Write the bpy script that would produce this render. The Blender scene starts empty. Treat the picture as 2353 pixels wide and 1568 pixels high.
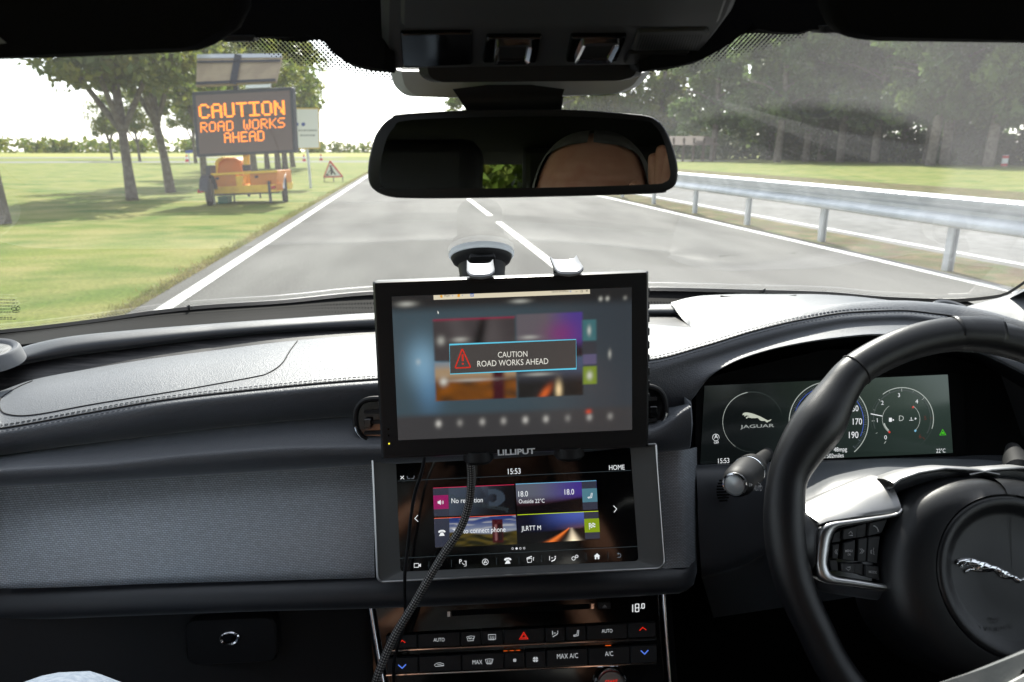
import bpy, bmesh, math, random
import numpy as np
from mathutils import Vector, Matrix
from math import sin, cos, pi, radians, atan, hypot
random.seed(7); rng = np.random.default_rng(7)
S = bpy.context.scene
COL = S.collection
# ------------------------------------------------------------------ camera, sky, sun, exposure
EXPOSURE = 1.35
EYE = 1.18                                   # camera height over the road (all coordinates below are relative to the lens)
F, U0, V0 = 1569.0, 1176.5, 784.0
PITCH = atan((V0 - 347) / F)
YAW = atan((U0 - 1010) / (437 * sin(PITCH) + F * cos(PITCH)))
cam = bpy.data.cameras.new('camera'); camo = bpy.data.objects.new('camera', cam); COL.objects.link(camo)
cam.lens = 24.0; cam.sensor_width = 36.0; cam.clip_start = 0.02; cam.clip_end = 3000
camo.location = (0, 0, EYE); camo.rotation_euler = (pi / 2 - PITCH, 0, -YAW)
cam.dof.use_dof = True; cam.dof.focus_distance = 0.68; cam.dof.aperture_fstop = 11.0
S.camera = camo
SUN_EL, SUN_AZ, SUN_STR, SKY_STR = 43.0, 5.0, 3.7, 0.15
w = bpy.data.worlds.new('World'); S.world = w; w.use_nodes = True
nt = w.node_tree; bg = nt.nodes['Background']; sky = nt.nodes.new('ShaderNodeTexSky')
sky.sky_type = 'NISHITA'; sky.sun_disc = False; sky.sun_elevation = radians(SUN_EL); sky.sun_rotation = radians(SUN_AZ)
sky.air_density = 1.0; sky.dust_density = 0.9; sky.ozone_density = 1.0
hs = nt.nodes.new('ShaderNodeHueSaturation'); hs.inputs['Saturation'].default_value = .35      # thin white cloud: a pale sky
nt.links.new(sky.outputs[0], hs.inputs['Color']); nt.links.new(hs.outputs[0], bg.inputs[0]); bg.inputs[1].default_value = SKY_STR
sl = bpy.data.lights.new('sun', 'SUN'); sl.energy = SUN_STR; sl.angle = radians(0.5); sl.color = (1, .95, .87)
so = bpy.data.objects.new('sun', sl); COL.objects.link(so)
sd = Vector((sin(radians(SUN_AZ)) * cos(radians(SUN_EL)), cos(radians(SUN_AZ)) * cos(radians(SUN_EL)), sin(radians(SUN_EL))))
so.rotation_euler = (-sd).to_track_quat('-Z', 'Y').to_euler(); so.location = (0, 0, 30)
S.view_settings.view_transform = 'Standard'; S.view_settings.look = 'None'
S.view_settings.exposure = EXPOSURE; S.view_settings.gamma = 1
K = 1.0 / 2 ** EXPOSURE                      # so that a screen shows its own colours at this exposure
S.cycles.max_bounces = 8; S.cycles.transparent_max_bounces = 24; S.cycles.use_denoising = True
S.cycles.caustics_reflective = False; S.cycles.caustics_refractive = False
# ------------------------------------------------------------------ geometry of the picture
rv = np.array([cos(YAW), -sin(YAW), 0]); hv = np.array([sin(YAW), cos(YAW), 0]); zv = np.array([0, 0, 1.0])
fv = hv * cos(PITCH) - zv * sin(PITCH); uv_ = hv * sin(PITCH) + zv * cos(PITCH)
def D(u, v): return fv + rv * ((u - U0) / F) + uv_ * ((V0 - v) / F)
def PY(u, v, y): d = D(u, v); return d * (y / d[1])
def PZ(u, v, z): d = D(u, v); return d * (z / d[2])
def G(u, v): return PZ(u, v, -EYE)
GLS, GLO, GLK = 0.494, 0.313, 0.148
def glass_z(x, y): return GLO - GLS * y - GLK * (x - .06) ** 2
def PG(u, v, off=0.0):                       # a point on the windscreen
    d = D(u, v); lo, hi = 0.05, 4.0
    for _ in range(50):
        m = (lo + hi) / 2; q = d * m
        if q[2] < glass_z(q[0], q[1]) - off: lo = m
        else: hi = m
    return d * lo
def Rm(rx, rz, ry):
    a, b, c = radians(rx), radians(rz), radians(ry)
    X = np.array([[1, 0, 0], [0, cos(a), -sin(a)], [0, sin(a), cos(a)]])
    Zm = np.array([[cos(b), -sin(b), 0], [sin(b), cos(b), 0], [0, 0, 1]])
    Ym = np.array([[cos(c), 0, sin(c)], [0, 1, 0], [-sin(c), 0, cos(c)]])
    return Zm @ X @ Ym
class Plane:
    def __init__(s, c, rx=0, rz=0, ry=0, R=None):
        R = Rm(rx, rz, ry) if R is None else R
        s.c = np.array(c, float); s.ax = R[:, 0]; s.n = -R[:, 1]; s.az = R[:, 2]
    def hit(s, u, v, off=0.0):
        d = D(u, v); return d * (((s.c + s.n * off) @ s.n) / (d @ s.n))
    def loc(s, u, v): q = s.hit(u, v) - s.c; return q @ s.ax, q @ s.az
    def at(s, a, b, off=0.0): return s.c + s.ax * a + s.az * b + s.n * off
    def px(s, u, v, n): return n * np.linalg.norm(s.hit(u, v) @ fv) / F
# ------------------------------------------------------------------ objects
def link(o, parent=None):
    COL.objects.link(o)
    if parent is not None: o.parent = parent
    return o
def wloc(o):
    q = Vector((0, 0, 0))
    while o is not None: q = q + o.location; o = o.parent
    return q
def tag(o, label=None, cat=None, group=None, kind=None):
    if label: o['label'] = label
    if cat: o['category'] = cat
    if group: o['group'] = group
    if kind: o['kind'] = kind
    return o
def thing(name, loc, label, cat, group=None):
    o = bpy.data.objects.new(name, None); o.empty_display_size = .05
    o.location = (loc[0], loc[1], loc[2] + EYE); link(o); return tag(o, label, cat, group)
class MB:
    def __init__(s): s.v = []; s.f = []; s.mi = []; s.uv = None
    def add(s, V, Fc, mi=0):
        b = len(s.v); s.v.extend([tuple(map(float, q)) for q in V])
        for f in Fc: s.f.append(tuple(b + i for i in f)); s.mi.append(mi)
    def build(s, name, mats, parent=None, smooth=True, sub=0, bevel=0, auto=40, local=False, colors=None, uvs=None):
        me = bpy.data.meshes.new(name)
        V = np.array(s.v, float)
        c = (V.min(0) + V.max(0)) / 2 if not local else np.zeros(3)
        me.from_pydata([tuple(q) for q in (V - c)], [], s.f)
        for m in (mats if isinstance(mats, (list, tuple)) else [mats]): me.materials.append(m)
        if any(s.mi): me.polygons.foreach_set('material_index', s.mi)
        if colors is not None:
            at = me.color_attributes.new('Col', 'FLOAT_COLOR', 'POINT')
            at.data.foreach_set('color', np.asarray(colors, np.float32).ravel())
        if uvs is not None:
            ul = me.uv_layers.new(name='UVMap'); flat = []
            for f in s.f:
                for i in f: flat.extend(uvs[i])
            ul.data.foreach_set('uv', flat)
        if smooth:
            me.polygons.foreach_set('use_smooth', [True] * len(me.polygons))
            if auto: me.set_sharp_from_angle(angle=radians(auto))
        me.validate(); me.update()
        o = bpy.data.objects.new(name, me)
        base = Vector(c) + Vector((0, 0, EYE if not local else 0))
        o.location = base - (wloc(parent) if (parent is not None and not local) else Vector((0, 0, 0)))
        link(o, parent)
        if bevel:
            b = o.modifiers.new('b', 'BEVEL'); b.width = bevel; b.segments = 3; b.limit_method = 'ANGLE'; b.angle_limit = radians(35)
        if sub:
            m = o.modifiers.new('s', 'SUBSURF'); m.levels = sub; m.render_levels = sub
        return o
# ---- shape helpers writing into an MB
def grid_faces(n, m, close=False):
    Fc = []
    for i in range(n - 1):
        for j in range(m if close else m - 1):
            k = (j + 1) % m
            Fc.append((i * m + j, i * m + k, (i + 1) * m + k, (i + 1) * m + j))
    return Fc
def hermite(xs, ys, x):
    xs = np.asarray(xs, float); ys = np.asarray(ys, float); x = np.asarray(x, float)
    if len(xs) == 1: return np.full_like(x, ys[0])
    if len(xs) == 2: return ys[0] + (ys[1] - ys[0]) * (x - xs[0]) / (xs[1] - xs[0])
    d = np.diff(ys) / np.diff(xs); m = np.empty_like(ys); m[0] = d[0]; m[-1] = d[-1]
    m[1:-1] = np.where(d[:-1] * d[1:] <= 0, 0, 2 * d[:-1] * d[1:] / np.where(np.abs(d[:-1] + d[1:]) < 1e-12, 1e-12, d[:-1] + d[1:]))
    i = np.clip(np.searchsorted(xs, x) - 1, 0, len(xs) - 2); h = xs[i + 1] - xs[i]; t = (x - xs[i]) / h
    out = (1 + 2 * t) * (1 - t) ** 2 * ys[i] + t * (1 - t) ** 2 * h * m[i] + t * t * (3 - 2 * t) * ys[i + 1] + t * t * (t - 1) * h * m[i + 1]
    out = np.where(x < xs[0], ys[0] + m[0] * (x - xs[0]), out); return np.where(x > xs[-1], ys[-1] + m[-1] * (x - xs[-1]), out)
def line(pts, dep, us, key='y'):
    vs = hermite([q[0] for q in pts], [q[1] for q in pts], us)
    ds = np.interp(us, [q[0] for q in dep], [q[1] for q in dep]) if isinstance(dep, list) else np.full(len(us), dep)
    fn = PY if key == 'y' else PZ
    return np.array([fn(u, v, q) for u, v, q in zip(us, vs, ds)])
def loft(mb, rows, close=False, dense=0):
    rows = [np.asarray(r) for r in rows]
    if dense:                                # smooth across the rows
        k = np.arange(len(rows)); kk = np.linspace(0, len(rows) - 1, (len(rows) - 1) * dense + 1)
        A = np.stack(rows); n, m, _ = A.shape
        out = np.empty((len(kk), m, 3))
        for a in range(3):
            Y = A[:, :, a]; d = np.diff(Y, axis=0); mm = np.empty_like(Y); mm[0] = d[0]; mm[-1] = d[-1]; mm[1:-1] = (d[:-1] + d[1:]) / 2
            i = np.clip(kk.astype(int), 0, n - 2); t = (kk - i)[:, None]
            out[:, :, a] = (1 + 2 * t) * (1 - t) ** 2 * Y[i] + t * (1 - t) ** 2 * mm[i] + t * t * (3 - 2 * t) * Y[i + 1] + t * t * (t - 1) * mm[i + 1]
        rows = list(out)
    m = len(rows[0]); V = np.concatenate(rows); mb.add(V, grid_faces(len(rows), m, close)); return mb
def catmull(P, n, closed=False):
    P = [np.asarray(q, float) for q in P]; N = len(P); out = []
    segs = N if closed else N - 1
    for i in range(segs):
        g = lambda k: P[k % N] if closed else P[min(max(k, 0), N - 1)]
        p0, p1, p2, p3 = g(i - 1), g(i), g(i + 1), g(i + 2)
        for j in range(n):
            t = j / n
            out.append(.5 * (2 * p1 + (p2 - p0) * t + (2 * p0 - 5 * p1 + 4 * p2 - p3) * t * t + (3 * p1 - p0 - 3 * p2 + p3) * t ** 3))
    if not closed: out.append(P[-1])
    return out
def tube(mb, P, r, n=10, cap=True, closed=False, up=None):
    P = [np.asarray(q, float) for q in P]; R = r if hasattr(r, '__len__') else [r] * len(P)
    N = len(P); rows = []; ref = np.array([0.31, 0.17, 0.93]) if up is None else np.asarray(up, float); prev = None
    for i, q in enumerate(P):
        a = P[(i - 1) % N] if closed else P[max(i - 1, 0)]; b = P[(i + 1) % N] if closed else P[min(i + 1, N - 1)]
        t = b - a; t /= (np.linalg.norm(t) + 1e-12)
        if prev is None:
            x = np.cross(t, ref); x /= np.linalg.norm(x) + 1e-12
        else:
            x = prev - t * (prev @ t); x /= np.linalg.norm(x) + 1e-12
        prev = x; y = np.cross(t, x)
        rr = R[i] if hasattr(R[i], '__len__') else (R[i], R[i])
        rows.append([q + (x * cos(2 * pi * k / n) * rr[0] + y * sin(2 * pi * k / n) * rr[1]) for k in range(n)])
    V = np.concatenate([np.array(r) for r in rows]); Fc = grid_faces(N, n, True)
    if closed: Fc += [((N - 1) * n + k, (N - 1) * n + (k + 1) % n, (k + 1) % n, k) for k in range(n)]
    elif cap: Fc += [tuple(range(n - 1, -1, -1)), tuple((N - 1) * n + k for k in range(n))]
    mb.add(V, Fc)
def box(mb, c, s, R=None, mi=0):
    c = np.asarray(c, float); h = np.asarray(s, float) / 2
    V = [np.array([x, y, z]) * h for x in (-1, 1) for y in (-1, 1) for z in (-1, 1)]
    if R is not None: V = [R @ q for q in V]
    mb.add([c + q for q in V], [(0, 1, 3, 2), (4, 6, 7, 5), (0, 4, 5, 1), (2, 3, 7, 6), (0, 2, 6, 4), (1, 5, 7, 3)], mi)
def rpoly(pts, r, n=5):                      # rounds the corners of a pixel polygon
    out = []; N = len(pts)
    for i in range(N):
        a, b, c = (np.array(pts[k % N], float) for k in (i - 1, i, i + 1))
        ri = r[i] if hasattr(r, '__len__') else r
        d1, d2 = a - b, c - b; l1, l2 = np.linalg.norm(d1), np.linalg.norm(d2); k = min(ri, l1 * .49, l2 * .49)
        if k < .05: out.append(b); continue
        A, C = b + d1 / l1 * k, b + d2 / l2 * k
        for j in range(n + 1): t = j / n; out.append((1 - t) ** 2 * A + 2 * t * (1 - t) * b + t * t * C)
    return out
def area2(pts): return sum(pts[i - 1][0] * pts[i][1] - pts[i][0] * pts[i - 1][1] for i in range(len(pts)))
def prism3(mb, bot, top, mi=0, inset=None, lift=0, n=None):    # closed loops of 3D points; optional chamfer ring at the top
    N = len(bot); rows = [bot, top]
    if inset:
        c = np.mean(top, 0); t2 = []
        for q in top:
            d = c - q; t2.append(q + d / np.linalg.norm(d) * inset + np.asarray(n) * lift)
        rows.append(t2)
    V = np.concatenate([np.array(r) for r in rows]); Fc = grid_faces(len(rows), N, True)
    Fc += [tuple(range(N - 1, -1, -1)), tuple((len(rows) - 1) * N + k for k in range(N))]
    mb.add(V, Fc, mi)
def prism(mb, pl, pts, o0, o1, mi=0, ch=0):
    pts = list(pts)
    if area2(pts) > 0: pts = pts[::-1]
    mid = o1 - ch if ch else o1
    bot = [pl.hit(u, v, 0) + pl.n * o0 for u, v in pts]; top = [pl.hit(u, v, 0) + pl.n * mid for u, v in pts]
    prism3(mb, bot, top, mi, inset=ch if ch else None, lift=ch, n=pl.n)
def flat(mb, pl, pts, off, mi=0):
    pts = list(pts)
    if area2(pts) > 0: pts = pts[::-1]
    mb.add([pl.hit(u, v) + pl.n * off for u, v in pts], [tuple(range(len(pts)))], mi)
def stroke(mb, pl, pts, wpx, off, mi=0, closed=False):
    P = [np.array(q, float) for q in pts]; N = len(P); A = []; B = []
    for i in range(N):
        a = P[(i - 1) % N] if closed else P[max(i - 1, 0)]; b = P[(i + 1) % N] if closed else P[min(i + 1, N - 1)]
        t = b - a; t = t / (np.linalg.norm(t) + 1e-9); nn = np.array([-t[1], t[0]])
        d1 = P[i] - a; d2 = b - P[i]; k = 1.0
        if np.linalg.norm(d1) > 1e-6 and np.linalg.norm(d2) > 1e-6:
            cc = abs((d1 / np.linalg.norm(d1)) @ t); k = 1 / max(cc, .5)
        A.append(P[i] + nn * wpx / 2 * k); B.append(P[i] - nn * wpx / 2 * k)
    V = [pl.hit(*q) + pl.n * off for q in A] + [pl.hit(*q) + pl.n * off for q in B]
    Fc = [(i, (i + 1) % N, N + (i + 1) % N, N + i) for i in range(N if closed else N - 1)]
    mb.add(V, Fc, mi)
def arc(u, v, rx, a0, a1, n=40, ry=None): # degrees, 0 = right, 90 = up
    ry = rx if ry is None else ry
    return [(u + rx * cos(radians(a0 + (a1 - a0) * i / n)), v - ry * sin(radians(a0 + (a1 - a0) * i / n))) for i in range(n + 1)]
_tc = {}
def glyphs(s, bold=0.0):
    if (s, bold) in _tc: return _tc[(s, bold)]
    cu = bpy.data.curves.new('t', 'FONT'); cu.body = s; cu.size = 1; cu.resolution_u = 3; cu.offset = bold
    o = bpy.data.objects.new('t', cu); COL.objects.link(o); dg = bpy.context.evaluated_depsgraph_get(); dg.update()
    me = o.evaluated_get(dg).to_mesh(); V = np.array([v.co[:] for v in me.vertices]); Fc = [tuple(p.vertices) for p in me.polygons]
    o.evaluated_get(dg).to_mesh_clear(); bpy.data.objects.remove(o); bpy.data.curves.remove(cu)
    lo, hi = V[:, 0].min(), V[:, 0].max(); V[:, 0] = (V[:, 0] - lo); _tc[(s, bold)] = (V, Fc, hi - lo); return _tc[(s, bold)]
def text3(mb, s, p0, p1, n, cap=None, bold=0.0, mi=0):         # baseline from p0 to p1 (3D), n = towards the reader
    V, Fc, wd = glyphs(s, bold); p0, p1 = np.asarray(p0), np.asarray(p1)
    x = p1 - p0; L = np.linalg.norm(x); x = x / L; y = np.cross(n, x); y /= np.linalg.norm(y)
    sx = L / wd; sy = sx * 1.22 if cap is None else cap / 0.72
    mb.add([p0 + x * (q[0] * sx) + y * (q[1] * sy) for q in V], Fc, mi)
def text(mb, pl, s, a, b, off=.0005, cap=None, bold=0.0, mi=0):
    if len(s) == 1 and cap is None:          # single characters keep their own proportions
        V, Fc, wd = glyphs(s, bold); hp_ = 9.6 if s != 'D' else 13.0; k = pl.px(a[0], a[1], hp_) / .72; c = (pl.hit(*a) + pl.hit(*b)) / 2 + pl.n * off; x = pl.hit(*b) - pl.hit(*a); x /= np.linalg.norm(x)
        return text3(mb, s, c - x * wd * k / 2, c + x * wd * k / 2, pl.n, .72 * k, bold, mi)
    p0 = pl.hit(*a) + pl.n * off; p1 = pl.hit(*b) + pl.n * off
    text3(mb, s, p0, p1, pl.n, None if cap is None else pl.px(a[0], a[1], cap), bold, mi)
def lathe(mb, c, axis, prof, n=32, mi=0, sx=1.0, sy=1.0, ref=None):  # prof = [(radius, height)], axis points along height
    c = np.asarray(c, float); a = np.asarray(axis, float); a = a / np.linalg.norm(a)
    r0 = np.array([0, 0, 1.0]) if abs(a[2]) < .9 else np.array([0, 1.0, 0])
    if ref is not None: r0 = np.asarray(ref, float)
    x = np.cross(r0, a); x /= np.linalg.norm(x); y = np.cross(a, x)
    rows = [[c + a * h + (x * cos(2 * pi * k / n) * sx + y * sin(2 * pi * k / n) * sy) * r for k in range(n)] for r, h in prof]
    V = np.concatenate([np.array(r) for r in rows]); Fc = grid_faces(len(prof), n, True)
    if prof[0][0] > 1e-6: Fc.append(tuple(range(n - 1, -1, -1)))
    if prof[-1][0] > 1e-6: Fc.append(tuple((len(prof) - 1) * n + k for k in range(n)))
    mb.add(V, Fc, mi)
# ------------------------------------------------------------------ materials
def srgb(r, g, b): return tuple(((c / 255) / 12.92 if c <= 10 else (((c / 255) + .055) / 1.055) ** 2.4) for c in (r, g, b))
def mat(name, col, rough=.5, metal=0.0, spec=.5, bump=None, var=None, trans=0.0, coat=0.0, sheen=0):
    m = bpy.data.materials.new(name); m.use_nodes = True; n = m.node_tree; b = n.nodes['Principled BSDF']
    b.inputs['Base Color'].default_value = (*col, 1); b.inputs['Roughness'].default_value = rough; b.inputs['Metallic'].default_value = metal
    b.inputs['Specular IOR Level'].default_value = spec; b.inputs['Coat Weight'].default_value = coat
    if sheen: b.inputs['Sheen Weight'].default_value = sheen; b.inputs['Sheen Roughness'].default_value = .45; b.inputs['Sheen Tint'].default_value = (.85, .92, 1, 1)
    tc = n.nodes.new('ShaderNodeTexCoord')
    if var:                                  # (other colour, scale, low, high[, detail])
        t = n.nodes.new('ShaderNodeTexNoise'); t.inputs['Scale'].default_value = var[1]; t.inputs['Detail'].default_value = var[4] if len(var) > 4 else 6
        r = n.nodes.new('ShaderNodeMapRange'); r.inputs['From Min'].default_value = var[2]; r.inputs['From Max'].default_value = var[3]
        x = n.nodes.new('ShaderNodeMix'); x.data_type = 'RGBA'
        x.inputs[6].default_value = (*col, 1); x.inputs[7].default_value = (*var[0], 1)
        n.links.new(tc.outputs['Object'], t.inputs['Vector']); n.links.new(t.outputs['Fac'], r.inputs['Value']); n.links.new(r.outputs[0], x.inputs[0])
        n.links.new(x.outputs[2], b.inputs['Base Color'])
    if bump:                                 # (kind, scale, strength, distance)
        kind, sc, st, di = bump
        if kind == 'leather':
            t = n.nodes.new('ShaderNodeTexVoronoi'); t.feature = 'DISTANCE_TO_EDGE'; t.inputs['Scale'].default_value = sc; o = t.outputs['Distance']
            wn = n.nodes.new('ShaderNodeTexNoise'); wn.inputs['Scale'].default_value = sc * .8
            mx = n.nodes.new('ShaderNodeMix'); mx.data_type = 'VECTOR'; mx.inputs[0].default_value = .004
            n.links.new(tc.outputs['Object'], wn.inputs['Vector']); n.links.new(tc.outputs['Object'], mx.inputs[4]); n.links.new(wn.outputs['Color'], mx.inputs[5])
            n.links.new(mx.outputs[1], t.inputs['Vector'])
            cl = n.nodes.new('ShaderNodeMapRange'); cl.inputs['From Max'].default_value = .25; n.links.new(o, cl.inputs['Value']); o = cl.outputs[0]
        else:
            t = n.nodes.new('ShaderNodeTexNoise'); t.inputs['Scale'].default_value = sc; t.inputs['Detail'].default_value = 5; o = t.outputs['Fac']
            n.links.new(tc.outputs['Object'], t.inputs['Vector'])
        bp = n.nodes.new('ShaderNodeBump'); bp.inputs['Strength'].default_value = st; bp.inputs['Distance'].default_value = di
        n.links.new(o, bp.inputs['Height']); n.links.new(bp.outputs[0], b.inputs['Normal'])
    if trans:
        tr = n.nodes.new('ShaderNodeBsdfTranslucent'); mx = n.nodes.new('ShaderNodeMixShader'); mx.inputs[0].default_value = trans
        if var: n.links.new(x.outputs[2], tr.inputs[0])
        else: tr.inputs[0].default_value = (*col, 1)
        out = n.nodes['Material Output']; n.links.new(b.outputs[0], mx.inputs[1]); n.links.new(tr.outputs[0], mx.inputs[2]); n.links.new(mx.outputs[0], out.inputs[0])
    return m
def emit(name, col, k=1.0, rough=.2):        # a lit element of a display: its colour as shown, on a dark glossy base
    m = bpy.data.materials.new(name); m.use_nodes = True; b = m.node_tree.nodes['Principled BSDF']
    b.inputs['Base Color'].default_value = (.005, .005, .006, 1); b.inputs['Roughness'].default_value = rough
    b.inputs['Emission Color'].default_value = (*col, 1); b.inputs['Emission Strength'].default_value = K * k; return m
def emit_attr(name, k=1.0, rough=.15):
    m = emit(name, (0, 0, 0), k, rough); a = m.node_tree.nodes.new('ShaderNodeVertexColor'); a.layer_name = 'Col'
    m.node_tree.links.new(a.outputs[0], m.node_tree.nodes['Principled BSDF'].inputs['Emission Color']); return m
LEATHER = mat('black_leather', (.046, .049, .058), .5, spec=1.0, bump=('leather', 420, .25, .0010), sheen=.45)
LEATHER_FINE = mat('smooth_leather', (.026, .028, .033), .46, spec=.8, bump=('leather', 900, .15, .0006), sheen=.3)
WHEELL = mat('wheel_leather', (.010, .0105, .012), .36, spec=.5, bump=('leather', 1100, .12, .0005))
SOFT = mat('soft_plastic', (.046, .050, .058), .48, spec=.9, bump=('n', 900, .15, .0006), sheen=.25)
DARK = mat('dark_plastic', (.010, .010, .011), .55, spec=.35, bump=('n', 700, .1, .0005))
BLACK = mat('matt_black', (.005, .005, .005), .8, spec=.15)
FABRIC = mat('headliner_fabric', (.006, .006, .0065), .9, spec=.1, bump=('n', 1500, .3, .001))
GLOSSY = mat('piano_black', (.004, .004, .0045), .07, spec=.6)
CHROME = mat('chrome', (.82, .83, .85), .12, metal=1)
SATIN = mat('satin_metal', (.56, .56, .56), .3, metal=1, bump=('n', 60, .02, .0005))
GREYP = mat('grey_plastic', (.16, .165, .175), .5, bump=('n', 900, .1, .0005))
CONSOLE = mat('console_plastic', (.050, .052, .055), .55, bump=('n', 1200, .12, .0005))
WHITEP = mat('white_print', (.75, .75, .74), .5)
GREYPRINT = mat('pale_print', (.5, .5, .5), .5)
THREAD = mat('pale_thread', (.16, .165, .17), .7)
SEAM = mat('dark_seam_line', (.006, .006, .007), .8)  # near-black colour of the seam lines
RUBBER = mat('rubber', (.012, .012, .012), .6)
STEELG = mat('galvanised_steel', (.48, .51, .54), .42, metal=.4, var=((.62, .65, .68), 3.0, .4, .65), bump=('n', 8, .05, .003))
def wood():
    m = mat('dark_open_pore_wood', (.014, .013, .013), .45); n = m.node_tree; b = n.nodes['Principled BSDF']
    tc = n.nodes.new('ShaderNodeTexCoord'); mp = n.nodes.new('ShaderNodeMapping'); mp.inputs['Scale'].default_value = (14, 160, 260)
    t = n.nodes.new('ShaderNodeTexNoise'); t.inputs['Scale'].default_value = 1.0; t.inputs['Detail'].default_value = 7
    r = n.nodes.new('ShaderNodeMapRange'); r.inputs['From Min'].default_value = .45; r.inputs['From Max'].default_value = .75
    x = n.nodes.new('ShaderNodeMix'); x.data_type = 'RGBA'; x.inputs[6].default_value = (.010, .010, .011, 1); x.inputs[7].default_value = (.06, .055, .055, 1)
    n.links.new(tc.outputs['Object'], mp.inputs[0]); n.links.new(mp.outputs[0], t.inputs[0]); n.links.new(t.outputs[0], r.inputs[0]); n.links.new(r.outputs[0], x.inputs[0])
    n.links.new(x.outputs[2], b.inputs['Base Color']); bp = n.nodes.new('ShaderNodeBump'); bp.inputs['Strength'].default_value = .3; bp.inputs['Distance'].default_value = .001
    n.links.new(t.outputs[0], bp.inputs['Height']); n.links.new(bp.outputs[0], b.inputs['Normal']); return m
WOOD = wood()
def weave(name, col, rough, metal):          # woven metal trim: staggered little bricks
    m = mat(name, col, rough, metal=metal); n = m.node_tree; b = n.nodes['Principled BSDF']
    tc = n.nodes.new('ShaderNodeTexCoord'); mp = n.nodes.new('ShaderNodeMapping'); mp.inputs['Rotation'].default_value = (radians(90), 0, 0)
    t = n.nodes.new('ShaderNodeTexBrick'); t.inputs['Scale'].default_value = 1; t.inputs['Brick Width'].default_value = .0034; t.inputs['Row Height'].default_value = .0017
    t.inputs['Mortar Size'].default_value = .00034; t.inputs['Mortar Smooth'].default_value = .6
    t.inputs['Color1'].default_value = (1, 1, 1, 1); t.inputs['Color2'].default_value = (.8, .8, .8, 1); t.inputs['Mortar'].default_value = (.4, .4, .4, 1)
    mu = n.nodes.new('ShaderNodeMix'); mu.data_type = 'RGBA'; mu.blend_type = 'MULTIPLY'; mu.inputs[0].default_value = 1; mu.inputs[6].default_value = (*col, 1)
    n.links.new(tc.outputs['Object'], mp.inputs[0]); n.links.new(mp.outputs[0], t.inputs['Vector']); n.links.new(t.outputs['Color'], mu.inputs[7]); n.links.new(mu.outputs[2], b.inputs['Base Color'])
    bp = n.nodes.new('ShaderNodeBump'); bp.inputs['Strength'].default_value = .25; bp.inputs['Distance'].default_value = .0008; n.links.new(t.outputs['Fac'], bp.inputs['Height']); bp.invert = True
    n.links.new(bp.outputs[0], b.inputs['Normal']); return m
WEAVE = weave('woven_metal_trim', (.66, .71, .77), .45, .3)
REFL_HAZE = .035  # strength of the reflection haze painted into the glass
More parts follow.
